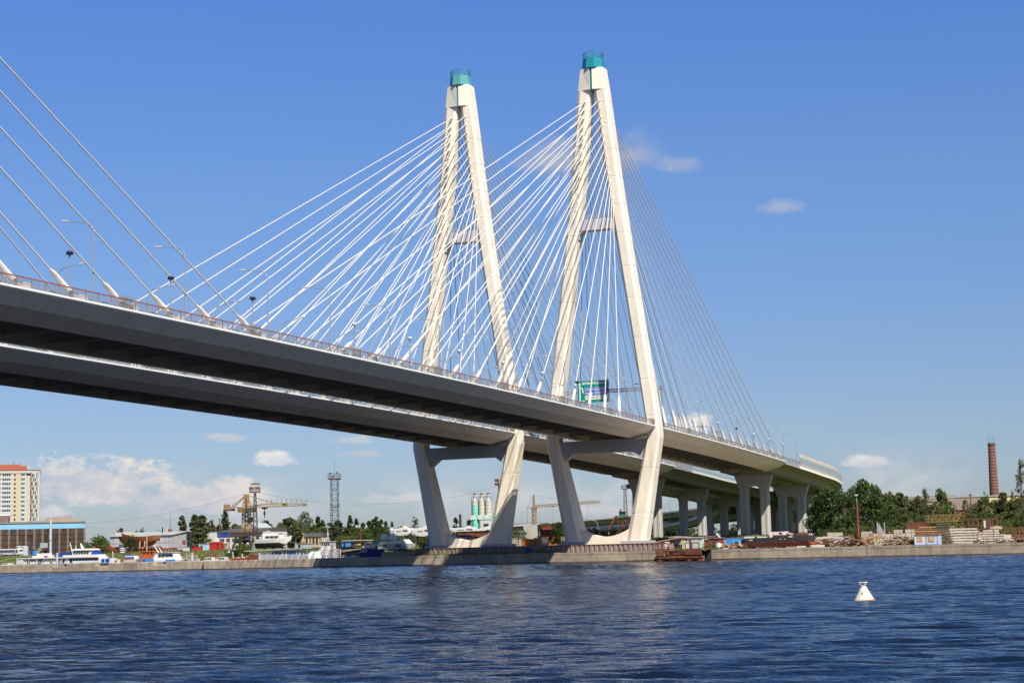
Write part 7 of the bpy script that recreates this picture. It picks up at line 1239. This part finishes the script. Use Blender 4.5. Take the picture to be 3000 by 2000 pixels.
# ------------------------------------------------------------------ trees, bushes and weeds
def leafmat(name, a, b, c):
    M = bpy.data.materials.new(name); M.use_nodes = True; nt = M.node_tree; N = nt.nodes; L = nt.links; N.clear(); out = N.new('ShaderNodeOutputMaterial')
    geo = N.new('ShaderNodeNewGeometry'); oi = N.new('ShaderNodeObjectInfo'); n = N.new('ShaderNodeTexNoise'); n.inputs['Scale'].default_value = .8; n.inputs['Detail'].default_value = 4; L.new(geo.outputs['Position'], n.inputs['Vector'])
    ad = N.new('ShaderNodeMath'); ad.operation = 'MULTIPLY_ADD'; L.new(geo.outputs['Random Per Island'], ad.inputs[0]); ad.inputs[1].default_value = .5; L.new(n.outputs['Fac'], ad.inputs[2])
    a2 = N.new('ShaderNodeMath'); a2.operation = 'MULTIPLY_ADD'; L.new(oi.outputs['Random'], a2.inputs[0]); a2.inputs[1].default_value = .22; L.new(ad.outputs[0], a2.inputs[2])
    r = N.new('ShaderNodeValToRGB'); L.new(a2.outputs[0], r.inputs[0]); e = r.color_ramp.elements; e[0].position = .35; e[0].color = (*a, 1); e[1].position = 1.15 if False else 1.0; e[1].color = (*c, 1); q = e.new(.68); q.color = (*b, 1)
    d = N.new('ShaderNodeBsdfDiffuse'); L.new(r.outputs[0], d.inputs[0]); t = N.new('ShaderNodeBsdfTranslucent'); L.new(r.outputs[0], t.inputs[0]); mx = N.new('ShaderNodeMixShader'); mx.inputs[0].default_value = .3; L.new(d.outputs[0], mx.inputs[1]); L.new(t.outputs[0], mx.inputs[2]); L.new(mx.outputs[0], out.inputs[0]); return M
LEAF = {'dark': leafmat('leaf_dark', (.02, .04, .014), (.039, .07, .021), (.08, .11, .036)), 'mid': leafmat('leaf_mid', (.034, .054, .018), (.062, .09, .028), (.12, .14, .05)), 'olive': leafmat('leaf_olive', (.045, .056, .022), (.08, .096, .038), (.15, .15, .07)), 'spruce': leafmat('leaf_spruce', (.012, .03, .013), (.025, .05, .02), (.05, .08, .03)), 'birch': leafmat('leaf_birch', (.055, .075, .026), (.095, .12, .042), (.16, .17, .075)), 'willow': leafmat('leaf_willow', (.045, .08, .02), (.085, .13, .03), (.14, .18, .05))}
def leaf_mesh(name, C, s, m, rg, squash=.8):
    n = len(C); nrm = rg.normal(size=(n, 3)); nrm[:, 2] += .5; nrm /= np.linalg.norm(nrm, axis=1)[:, None]; a = np.cross(nrm, rg.normal(size=(n, 3))); a /= np.linalg.norm(a, axis=1)[:, None]; b = np.cross(nrm, a); s = (s*rg.uniform(.6, 1.35, n))[:, None]
    P = np.stack([C-a*s, C-b*s*squash*.6, C+a*s, C+b*s*squash*.6], 1).reshape(-1, 3).astype(np.float32); me = bpy.data.meshes.new(name); me.vertices.add(len(P)); me.vertices.foreach_set('co', P.ravel()); q = np.arange(len(P), dtype=np.int32); me.loops.add(len(P)); me.loops.foreach_set('vertex_index', q)
    me.polygons.add(n); me.polygons.foreach_set('loop_start', np.arange(n, dtype=np.int32)*4); me.polygons.foreach_set('loop_total', np.full(n, 4, dtype=np.int32)); me.update(); me.materials.append(m); return me
def tree_proto(kind, seed):                       # unit height 1, built at 10 m then scaled
    rg = np.random.default_rng(seed); Hh = 10.0; C = []; tr = MB(); bark = BARK; lm = 'mid'; sz = .30
    def puff(c, r, n, f=.5):
        v = rg.normal(size=(n, 3)); v /= np.linalg.norm(v, axis=1)[:, None]; rad = r*(rg.uniform(f, 1, n)**.6)[:, None]; p = np.array(c)+v*rad*np.array([1, 1, .8]); C.append(p)
    if kind in ('round', 'wide', 'dark'):
        lm = {'round': 'mid', 'wide': 'olive', 'dark': 'dark'}[kind]; R0 = {'round': 3.3, 'wide': 4.6, 'dark': 4.2}[kind]; k = 46 if kind != 'round' else 34
        tr.tube([(0, 0, -.3), (.05, .05, 2.0), (.1, -.1, 4.5), (.0, .1, 7.5)], [.30, .24, .17, .05], 7)
        for i in range(k):
            th = rg.uniform(0, 6.283); zz = rg.uniform(.12, 1); prof = math.sin(math.pi*min(.97, zz*.86+.10))**.6; rr = R0*prof*math.sqrt(rg.uniform(.15, 1)); c = (rr*math.cos(th), rr*math.sin(th), 1.0+zz*8.1-.35*rr*.4); puff(c, rg.uniform(.65, 1.35)*(1.15 if kind != 'round' else 1), 74)
            if i % 4 == 0: tr.tube([(0, 0, 1.5+zz*3.5), (c[0]*.5, c[1]*.5, c[2]*.75+.5), c], [.12, .07, .025], 5)
    elif kind == 'poplar' or kind == 'birch':
        lm = 'birch' if kind == 'birch' else 'mid'; bark = BIRCHB if kind == 'birch' else BARK; R0 = 1.9 if kind == 'birch' else 2.5; sz = .26
        tr.tube([(0, 0, -.3), (.1, .05, 3), (0, .1, 6.5), (.1, 0, 9.6)], [.17, .13, .08, .02], 6)
        for i in range(40):
            zz = rg.uniform(.0, 1)**.9; th = rg.uniform(0, 6.283); rr = R0*(1-zz)**.55*math.sqrt(rg.uniform(.1, 1))*(.75+.25*math.sin(zz*9+th)); c = (rr*math.cos(th), rr*math.sin(th), 1.6+zz*8.1); puff(c, rg.uniform(.45, .95)*(1-zz*.45), 62 if kind == 'birch' else 78)
            if i % 4 == 0: tr.tube([(0, 0, c[2]*.75), (c[0]*.6, c[1]*.6, c[2]*.9), c], [.06, .035, .012], 4)
    elif kind == 'spruce':
        lm = 'spruce'; sz = .26; tr.tube([(0, 0, -.3), (0, 0, 9.7)], [.2, .02], 6)
        for i in range(18):
            zz = i/18; R1 = 3.0*(1-zz)**.85+.15
            for j in range(max(4, int(10*(1-zz))+3)):
                th = rg.uniform(0, 6.283); L_ = R1*rg.uniform(.7, 1.1); n = int(16+20*(1-zz)); t = rg.uniform(.15, 1, n); p = np.stack([L_*t*math.cos(th), L_*t*math.sin(th), .8+zz*9.0-.22*L_*t+.0*t], -1)+rg.normal(0, .17, (n, 3)); C.append(p)
    elif kind == 'sparse':
        lm = 'olive'; sz = .2; tr.tube([(0, 0, -.3), (.3, 0, 3), (.1, .3, 6), (.4, .1, 9.3)], [.17, .13, .08, .02], 6)
        for i in range(22):
            zz = rg.uniform(.2, 1); th = rg.uniform(0, 6.283); L_ = 2.6*(1.15-zz)*rg.uniform(.6, 1.2); c = (L_*math.cos(th)+.2, L_*math.sin(th), zz*9+.9); tr.tube([(.2, .1, zz*8.2), (c[0]*.5, c[1]*.5, c[2]-.2), c], [.06, .04, .012], 4); puff(c, .55, 22); puff((c[0]*.6, c[1]*.6, c[2]-.3), .4, 10)
    elif kind == 'bush':
        lm = 'willow'; sz = .42; 
        for i in range(7): th = i*.9; tr.tube([(0, 0, -.3), (1.5*math.cos(th), 1.5*math.sin(th), 4), (3*math.cos(th), 3*math.sin(th), 7)], [.2, .12, .03], 5)
        for i in range(34): th = rg.uniform(0, 6.283); rr = 6.0*math.sqrt(rg.uniform(0, 1)); zz = rg.uniform(.08, 1)*(1-.35*(rr/6)**2); puff((rr*math.cos(th), rr*math.sin(th), zz*8.6), rg.uniform(1.2, 2.0), 66)
    elif kind == 'thicket':
        lm = 'mid'; sz = .42
        for i in range(5): th = i*1.3; tr.tube([(0, 0, -.3), (2*math.cos(th), 2*math.sin(th), 6)], [.2, .05], 5)
        for i in range(44): th = rg.uniform(0, 6.283); rr = 8.5*math.sqrt(rg.uniform(0, 1)); puff((rr*math.cos(th), rr*math.sin(th), rg.uniform(.05, .95)*9*(1-.3*rr/8.5)), rg.uniform(1.2, 2.1), 60)
    C = np.concatenate(C); return tr.mesh('trunk', bark), leaf_mesh('crown', C, sz, LEAF[lm], rg), lm
PROTO = {}
def tree(kind, label, px, X, pyt, wpx=None, leaf=None, cat='tree', var=0, group=None, dz=0):
    key = (kind, var % 3)
    if key not in PROTO: PROTO[key] = tree_proto(kind, 100+hash(kind) % 1 + len(PROTO)*7)
    tm, cm, lm = PROTO[key]; Y = PY(px, X); z = zg(X, Y)+dz; h = PZ(px, pyt, X)-z; s = h/10.0
    base = {'round': 7.6, 'wide': 10.4, 'dark': 9.6, 'poplar': 4.8, 'birch': 3.9, 'spruce': 6.0, 'sparse': 5.4, 'bush': 14.0, 'thicket': 19.5}[kind]
    dist = math.hypot(X-CAM[0], Y-CAM[1]); sx = s if wpx is None else wpx*dist/FPX/base*{'birch': 1.85, 'poplar': 1.55, 'dark': 1.15, 'wide': 1.15, 'round': 1.25, 'sparse': 1.3}.get(kind, 1.1)
    t = thing({'bush': 'bush', 'thicket': 'bush', 'birch': 'birch_tree', 'spruce': 'spruce_tree', 'poplar': 'poplar_tree'}.get(kind, 'leafy_tree'), label, cat, (X, Y, z), random.uniform(0, 6.28), group); t.scale = (sx, sx, s)
    put('trunk', tm, t)
    if leaf and leaf != lm:
        k2 = (kind, var % 3, leaf)
        if k2 not in PROTO: m2 = cm.copy(); m2.materials[0] = LEAF[leaf]; PROTO[k2] = m2
        cm = PROTO[k2]
    put('crown', cm, t); return t
random.seed(77)
# left shore
tree('bush', 'round green bush at the foot of the hangar end wall', 250, 88, 1581, 32, 'mid', 'bush'); tree('round', 'bright round tree left of the wooden ship', 297, 78, 1574, 36, 'willow', var=1); tree('bush', 'low bush in the grass by the orange float', 225, 84, 1588, 24, None, 'bush', 1)
tree('round', 'small dark tree in front of the wooden ship hull', 385, 64, 1572, 34, 'dark', var=2); tree('bush', 'weeds left of the chevron beacon', 318, 66, 1608, 30, 'olive', 'bush', 2)
tree('sparse', 'small treetop behind the grey shed roof', 417, 220, 1544, 26, 'olive'); tree('sparse', 'tiny treetop left of the other one behind the shed', 400, 230, 1552, 12, 'mid', var=1)
for i, (k, px, X, pyt, w, lf) in enumerate((('poplar', 532, 150, 1505, 34, 'olive'), ('poplar', 572, 128, 1504, 36, 'dark'), ('birch', 592, 118, 1509, 40, 'olive'), ('poplar', 619, 190, 1519, 26, 'olive'), ('spruce', 661, 185, 1487, 58, 'spruce'), ('poplar', 640, 200, 1535, 22, 'dark'))):
    tree(k, ('slim poplar above the grey shed roof', 'tall dark poplar right of the grey shed', 'shaggy birch before the white workshop', 'young poplar behind the white workshop', 'big dark spruce behind the blue-banded workshop', 'dark small poplar beside the big spruce')[i], px, X, pyt, w, lf, var=i)
tree('birch', 'drooping birch right of the grey shed gable', 584, 110, 1522, 36, 'olive', var=2); tree('bush', 'large bush on the grass below the yellow crane', 705, 48, 1583, 68, 'willow', 'bush', 1); tree('bush', 'smaller bush left of the large one by the berth sign', 676, 46, 1600, 34, 'willow', 'bush', 2); tree('sparse', 'straggly shrub growing against the crane portal', 706, 84, 1563, 30, 'olive', 'bush')
tree('sparse', 'thin shrub before the white workshop', 655, 84, 1595, 26, 'olive', 'bush', 1)
for i, (k, px, X, pyt, w, lf) in enumerate((('poplar', 690, 230, 1530, 34, 'dark'), ('birch', 735, 230, 1512, 26, 'olive'), ('round', 779, 215, 1519, 38, 'dark'), ('round', 762, 240, 1537, 34, 'mid'), ('round', 805, 230, 1540, 34, 'dark'), ('birch', 822, 220, 1530, 26, 'olive'), ('round', 852, 175, 1512, 52, 'olive'), ('birch', 838, 180, 1516, 30, 'olive'), ('dark', 894, 215, 1497, 58, 'mid'), ('birch', 866, 160, 1530, 34, 'birch'), ('round', 915, 205, 1532, 36, 'mid'), ('birch', 932, 220, 1512, 22, 'dark'), ('birch', 945, 215, 1522, 24, 'mid'), ('birch', 968, 190, 1528, 28, 'olive'), ('birch', 990, 170, 1524, 36, 'dark'), ('round', 960, 180, 1556, 44, 'mid'), ('bush', 1004, 150, 1558, 44, 'willow'), ('birch', 1026, 200, 1509, 20, 'dark'), ('birch', 1044, 195, 1517, 22, 'dark'), ('round', 1035, 180, 1540, 38, 'mid'), ('birch', 1064, 190, 1530, 20, 'mid'), ('birch', 1082, 200, 1524, 24, 'dark'), ('round', 1072, 165, 1543, 40, 'willow'), ('poplar', 1102, 190, 1511, 34, 'dark'), ('birch', 1118, 195, 1520, 22, 'dark'), ('dark', 1106, 120, 1540, 34, 'dark'), ('birch', 1131, 200, 1526, 16, 'dark'), ('birch', 1149, 205, 1526, 14, 'dark'), ('thicket', 1050, 170, 1552, 100, 'mid'), ('thicket', 1130, 185, 1550, 100, 'dark'), ('sparse', 1215, 220, 1511, 34, 'olive'), ('thicket', 920, 190, 1562, 80, 'dark'), ('thicket', 985, 175, 1558, 90, 'mid'))):
    L_ = ['dark poplar left of the crane tower', 'thin birch behind the floodlight mast', 'round dark tree under the crane hook', 'light round tree left of the hook tree', 'dark tree right of the hook tree', 'thin birch behind the yacht bow', 'broad olive tree behind the yacht bow', 'pale birch between yacht and olive tree', 'tallest round tree left of the brick building', 'white-stemmed birch before the ruined wall', 'green tree behind the brick building roof', 'first spindly birch left of the lattice mast', 'second spindly birch left of the lattice mast', 'bare-topped birch just left of the lattice mast', 'dark birch rising behind the lattice mast', 'low round tree left of the lattice mast foot', 'pale bush right of the lattice mast', 'tall slender birch right of the lattice mast', 'second slender birch right of the lattice mast', 'round tree under the two slender birches', 'small birch in the middle of the tree row', 'ragged birch in the middle of the tree row', 'bright round tree in the middle of the row', 'tall dark pointed tree in the row', 'dark birch right of the tall pointed tree', 'dark tree nearest the motor ship domes', 'narrow tree left of the hydrofoil tail', 'narrowest tree right beside the hydrofoil tail', 'thicket behind the scrap rack', 'dark thicket left of the hydrofoils', 'bare wispy tree above the hydrofoils', 'thicket below the brick building', 'thicket around the lattice mast foot'][i]
    tree(k, L_, px, X, pyt, w, lf, 'bush' if k in ('bush', 'thicket') else 'tree', i)
tree('birch', 'small tree seen between the legs of the left pylon', 1335, 230, 1514, 20, 'dark'); tree('birch', 'small dark tree beside the green silos', 1376, 240, 1520, 20, 'dark', var=1); tree('bush', 'bush beside the left foot of the left pylon', 1240, 40, 1583, 30, 'mid', 'bush', 1)
tree('round', 'small green tree between the two pylons', 1634, 60, 1524, 46, 'dark', var=1); tree('thicket', 'green mound of bushes right of the left pylon', 1520, 300, 1537, 60, 'mid', 'bush', 1); tree('bush', 'bush under the yellow tower crane', 1526, 160, 1563, 34, 'olive', 'bush', 2); tree('bush', 'dry bush left of the right pylon foot', 1650, 58, 1572, 30, 'olive', 'bush')
for i, (px, X, pyt, w) in enumerate(((1740, 160, 1538, 36), (1768, 150, 1548, 34), (1795, 130, 1538, 44), (1822, 120, 1550, 34))): tree('bush', 'bush over the low saddle wall of the right pylon, %s from the left' % ordn(i), px, X, pyt, w, ('dark', 'olive', 'mid', 'olive')[i], 'bush', i)
# right shore
for i, (k, px, X, pyt, w, lf, L_) in enumerate((('dark', 2440, 62, 1418, 138, 'dark', 'large dark broad tree against the viaduct end'), ('wide', 2545, 78, 1397, 118, 'dark', 'tallest olive-topped tree right of the red pole'), ('wide', 2478, 56, 1440, 90, 'dark', 'dark tree behind the red pole'), ('round', 2398, 70, 1470, 56, 'dark', 'dark tree edge beside the last pier'), ('round', 2600, 80, 1440, 74, 'mid', 'green tree right of the tallest one'), ('birch', 2642, 90, 1443, 46, 'birch', 'pointed birch in the right-hand thicket'), ('birch', 2626, 86, 1450, 36, 'mid', 'thin birch left of the pointed one'), ('wide', 2690, 88, 1448, 80, 'olive', 'white-limbed olive tree in the thicket'), ('sparse', 2713, 100, 1428, 44, 'olive', 'wispy half-bare tree left of the bright one'), ('round', 2762, 110, 1426, 48, 'willow', 'bright green tree left of the gabled house'), ('wide', 2740, 84, 1465, 70, 'olive', 'olive shrub tree below the bright one'), ('round', 2640, 60, 1480, 70, 'mid', 'dense green tree at the middle of the thicket'), ('round', 2590, 52, 1492, 60, 'dark', 'dark low tree beside the goal-like frame'), ('sparse', 2833, 120, 1462, 34, 'olive', 'thin shrub before the gabled roof'), ('round', 2890, 130, 1450, 50, 'mid', 'green tree hiding the chimney foot'), ('sparse', 2893, 125, 1438, 26, 'olive', 'wispy treetop left of the chimney'), ('birch', 2945, 130, 1438, 34, 'olive', 'pointed tree right of the chimney'), ('sparse', 2975, 128, 1434, 20, 'olive', 'lone twiggy sapling right of the chimney'), ('round', 2985, 120, 1455, 60, 'mid', 'green tree at the right edge'), ('sparse', 3000, 60, 1345, 46, 'olive', 'tall half-dead tree cut by the right edge'))):
    tree(k, L_, px, X, pyt, w, lf, var=i)
for i, (px, X, pyt, w, lf) in enumerate(((2430, 40, 1530, 70, 'dark'), (2500, 36, 1520, 80, 'mid'), (2560, 34, 1512, 74, 'olive'), (2620, 36, 1520, 80, 'mid'), (2690, 44, 1495, 90, 'olive'), (2760, 58, 1490, 90, 'olive'), (2830, 66, 1486, 90, 'dark'), (2900, 64, 1480, 90, 'dark'), (2960, 56, 1482, 90, 'mid'), (3020, 54, 1475, 80, 'dark'), (2860, 40, 1508, 90, 'mid'), (2940, 38, 1515, 90, 'willow'), (3000, 34, 1530, 70, 'willow'), (2790, 40, 1505, 80, 'willow'), (2375, 62, 1545, 44, 'olive'), (2720, 80, 1478, 80, 'dark'))):
    tree('thicket', 'mass of bushes behind the concrete yard, %s from the left' % ordn(i) if i < 10 else ('brighter bush behind the white beams', 'bright bush behind the slab stack', 'bright bush at the right edge', 'bright bush by the yellow truss', 'dry grassy bush below the last pier', 'dark bush below the bright green tree')[i-10], px, X, pyt, w, lf, 'bush', i)
for i, (px, X, pyt, w, lf, k) in enumerate(((698, 205, 1533, 44, 'olive', 'wide'), (748, 210, 1536, 46, 'birch', 'wide'), (790, 200, 1532, 50, 'olive', 'wide'), (828, 190, 1528, 50, 'birch', 'wide'), (872, 186, 1520, 56, 'olive', 'wide'), (950, 200, 1538, 60, 'birch', 'wide'), (1010, 205, 1540, 60, 'olive', 'wide'), (1090, 205, 1536, 56, 'olive', 'wide'), (1160, 215, 1546, 60, 'birch', 'wide'))):
    tree(k, 'pale leafy tree filling the belt %s' % ('left of the crane tower', 'right of the crane tower', 'under the crane hook', 'left of the broad olive tree', 'between broad olive and tallest round tree', 'left of the lattice mast', 'right of the lattice mast', 'behind the tall pointed tree', 'under the hydrofoil tail')[i], px, X, pyt, w, lf, 'tree', i)
for i, (px, X, pyt, w, lf, k) in enumerate(((2650, 105, 1446, 90, 'mid', 'wide'), (2700, 120, 1456, 80, 'dark', 'wide'), (2610, 110, 1436, 70, 'olive', 'wide'), (2780, 135, 1462, 70, 'dark', 'wide'), (2860, 145, 1468, 60, 'olive', 'round'), (2925, 140, 1458, 60, 'dark', 'round'), (2960, 135, 1462, 60, 'olive', 'wide'), (3010, 125, 1450, 70, 'mid', 'wide'), (2505, 95, 1418, 80, 'olive', 'wide'), (2410, 84, 1446, 80, 'dark', 'wide'), (2575, 100, 1415, 60, 'dark', 'wide'), (2820, 110, 1484, 80, 'mid', 'thicket'), (2880, 112, 1478, 90, 'olive', 'thicket'), (2740, 104, 1480, 90, 'mid', 'thicket'), (2660, 90, 1482, 100, 'dark', 'thicket'), (2590, 80, 1480, 90, 'mid', 'thicket'))):
    tree(k, ('broad green tree filling the middle of the right thicket', 'dark broad tree behind the white-limbed one', 'olive tree right behind the tallest one', 'dark broad tree left of the gabled house', 'olive tree right of the gabled house', 'round dark tree at the chimney foot', 'olive tree right of the chimney foot', 'broad tree cut by the right edge', 'olive tree left of the tallest one', 'dark tree at the viaduct end, behind the large one', 'dark tree tucked behind the tallest one', 'bushes in front of the gabled house', 'bushes in front of the chimney', 'bushes behind the yellow truss', 'dark bushes in the middle of the thicket', 'bushes behind the goal-like frame')[i], px, X, pyt, w, lf, 'bush' if k == 'thicket' else 'tree', i)
for i, (px, X, pyt, w, lf) in enumerate(((690, 260, 1540, 110, 'dark'), (770, 265, 1540, 120, 'mid'), (840, 250, 1538, 110, 'dark'), (1200, 250, 1546, 110, 'dark'), (1270, 260, 1552, 90, 'mid'), (630, 260, 1545, 80, 'dark'), (1960, 470, 1540, 60, 'dark'), (2020, 480, 1536, 70, 'mid'), (2090, 470, 1538, 70, 'dark'), (2160, 480, 1536, 70, 'dark'), (2230, 470, 1538, 70, 'mid'), (2300, 480, 1534, 70, 'dark'), (2350, 470, 1532, 60, 'dark'), (1880, 560, 1556, 70, 'mid'))):
    tree('thicket', 'background thicket %s' % ('behind the crane tower', 'under the crane hook', 'behind the yacht', 'below the hydrofoils', 'behind the left pylon foot', 'behind the spruce', 'far under the exit ramp, first', 'far under the exit ramp, second', 'far under the exit ramp, third', 'far behind the second pier pair', 'far behind the nearer pier', 'far between the last piers', 'far beside the last pier', 'far behind the right pylon leg')[i], px, X, pyt, w, lf, 'bush', i)
def far_wood():
    rg = np.random.default_rng(8); C = []
    for k in range(420):
        th = R(rg.uniform(0, 44)); d = rg.uniform(1250, 1500); c = np.array([CAM[0]+d*math.cos(th), CAM[1]+d*math.sin(th), 6.0]); hh = rg.uniform(4, 10); v = rg.normal(size=(60, 3)); v /= np.linalg.norm(v, axis=1)[:, None]
        C.append(c+v*np.array([7, 7, hh])*rg.uniform(.5, 1, 60)[:, None]+np.array([0, 0, hh*.8]))
    me = leaf_mesh('distant_wood', np.concatenate(C), 1.6, LEAF['dark'], rg); tag(put('distant_wood', me), 'low distant wood along the horizon', None, kind='stuff')
far_wood()
# weeds along the quay edge
for i, (px, X, pyt, w) in enumerate(((2078, -22, 1585, 40), (2095, -20, 1576, 18), (1990, -22, 1598, 26), (2070, -24, 1602, 22), (2180, -25, 1598, 22), (2240, -24, 1597, 30), (2262, -24, 1598, 24), (1815, -17, 1606, 10), (1830, -17, 1605, 12), (1345, -18, 1620, 44))):
    tree('bush', 'tuft of weeds on the quay edge, %s' % ('tall and wide beside the sheds', 'tallest spike by the maroon shed', 'between the two jetty decks', 'at the right end of the jetty', 'left of the black barge', 'under the black barge bow', 'under the black barge wheelhouse', 'small one on the sheet piling ledge', 'second small one on the sheet piling ledge', 'under the left pylon foundation')[i], px, X, pyt, w, 'willow' if i % 2 == 0 else 'olive', 'weeds', i, 'weed tufts on the quay')
def grass_stuff():
    rg = np.random.default_rng(5); P = []
    for (n, xa, xb, ya, yb) in ((9000, 24, 62, 68, 215), (5000, 118, 175, -12, 75), (3500, 150, 230, 20, 90), (2500, -18, -12, 10, 48)):
        x = rg.uniform(xa, xb, n); y = rg.uniform(ya, yb, n); 
        for a, b in zip(x, y):
            X_ = a if xa != 24 else xq(b)+a+ (12 if True else 0); P.append((X_, b, zg(X_, b)))
    P = np.array(P); n = len(P); h = rg.uniform(.25, .7, n); a = rg.uniform(0, 6.283, n); w = .16; d = np.stack([np.cos(a), np.sin(a), 0*a], -1)*w; l = np.stack([rg.normal(0, .15, n), rg.normal(0, .15, n), h], -1)
    V = np.stack([P-d, P+d, P+l], 1).reshape(-1, 3); me = bpy.data.meshes.new('grass'); me.from_pydata(V.tolist(), [], np.arange(3*n).reshape(-1, 3).tolist()); me.materials.append(leafmat('grass_blades', (.05, .085, .02), (.10, .14, .03), (.20, .20, .08))); tag(put('grass', me), 'rough grass on the banks', None, kind='stuff')
grass_stuff()
S.render.engine = 'CYCLES'
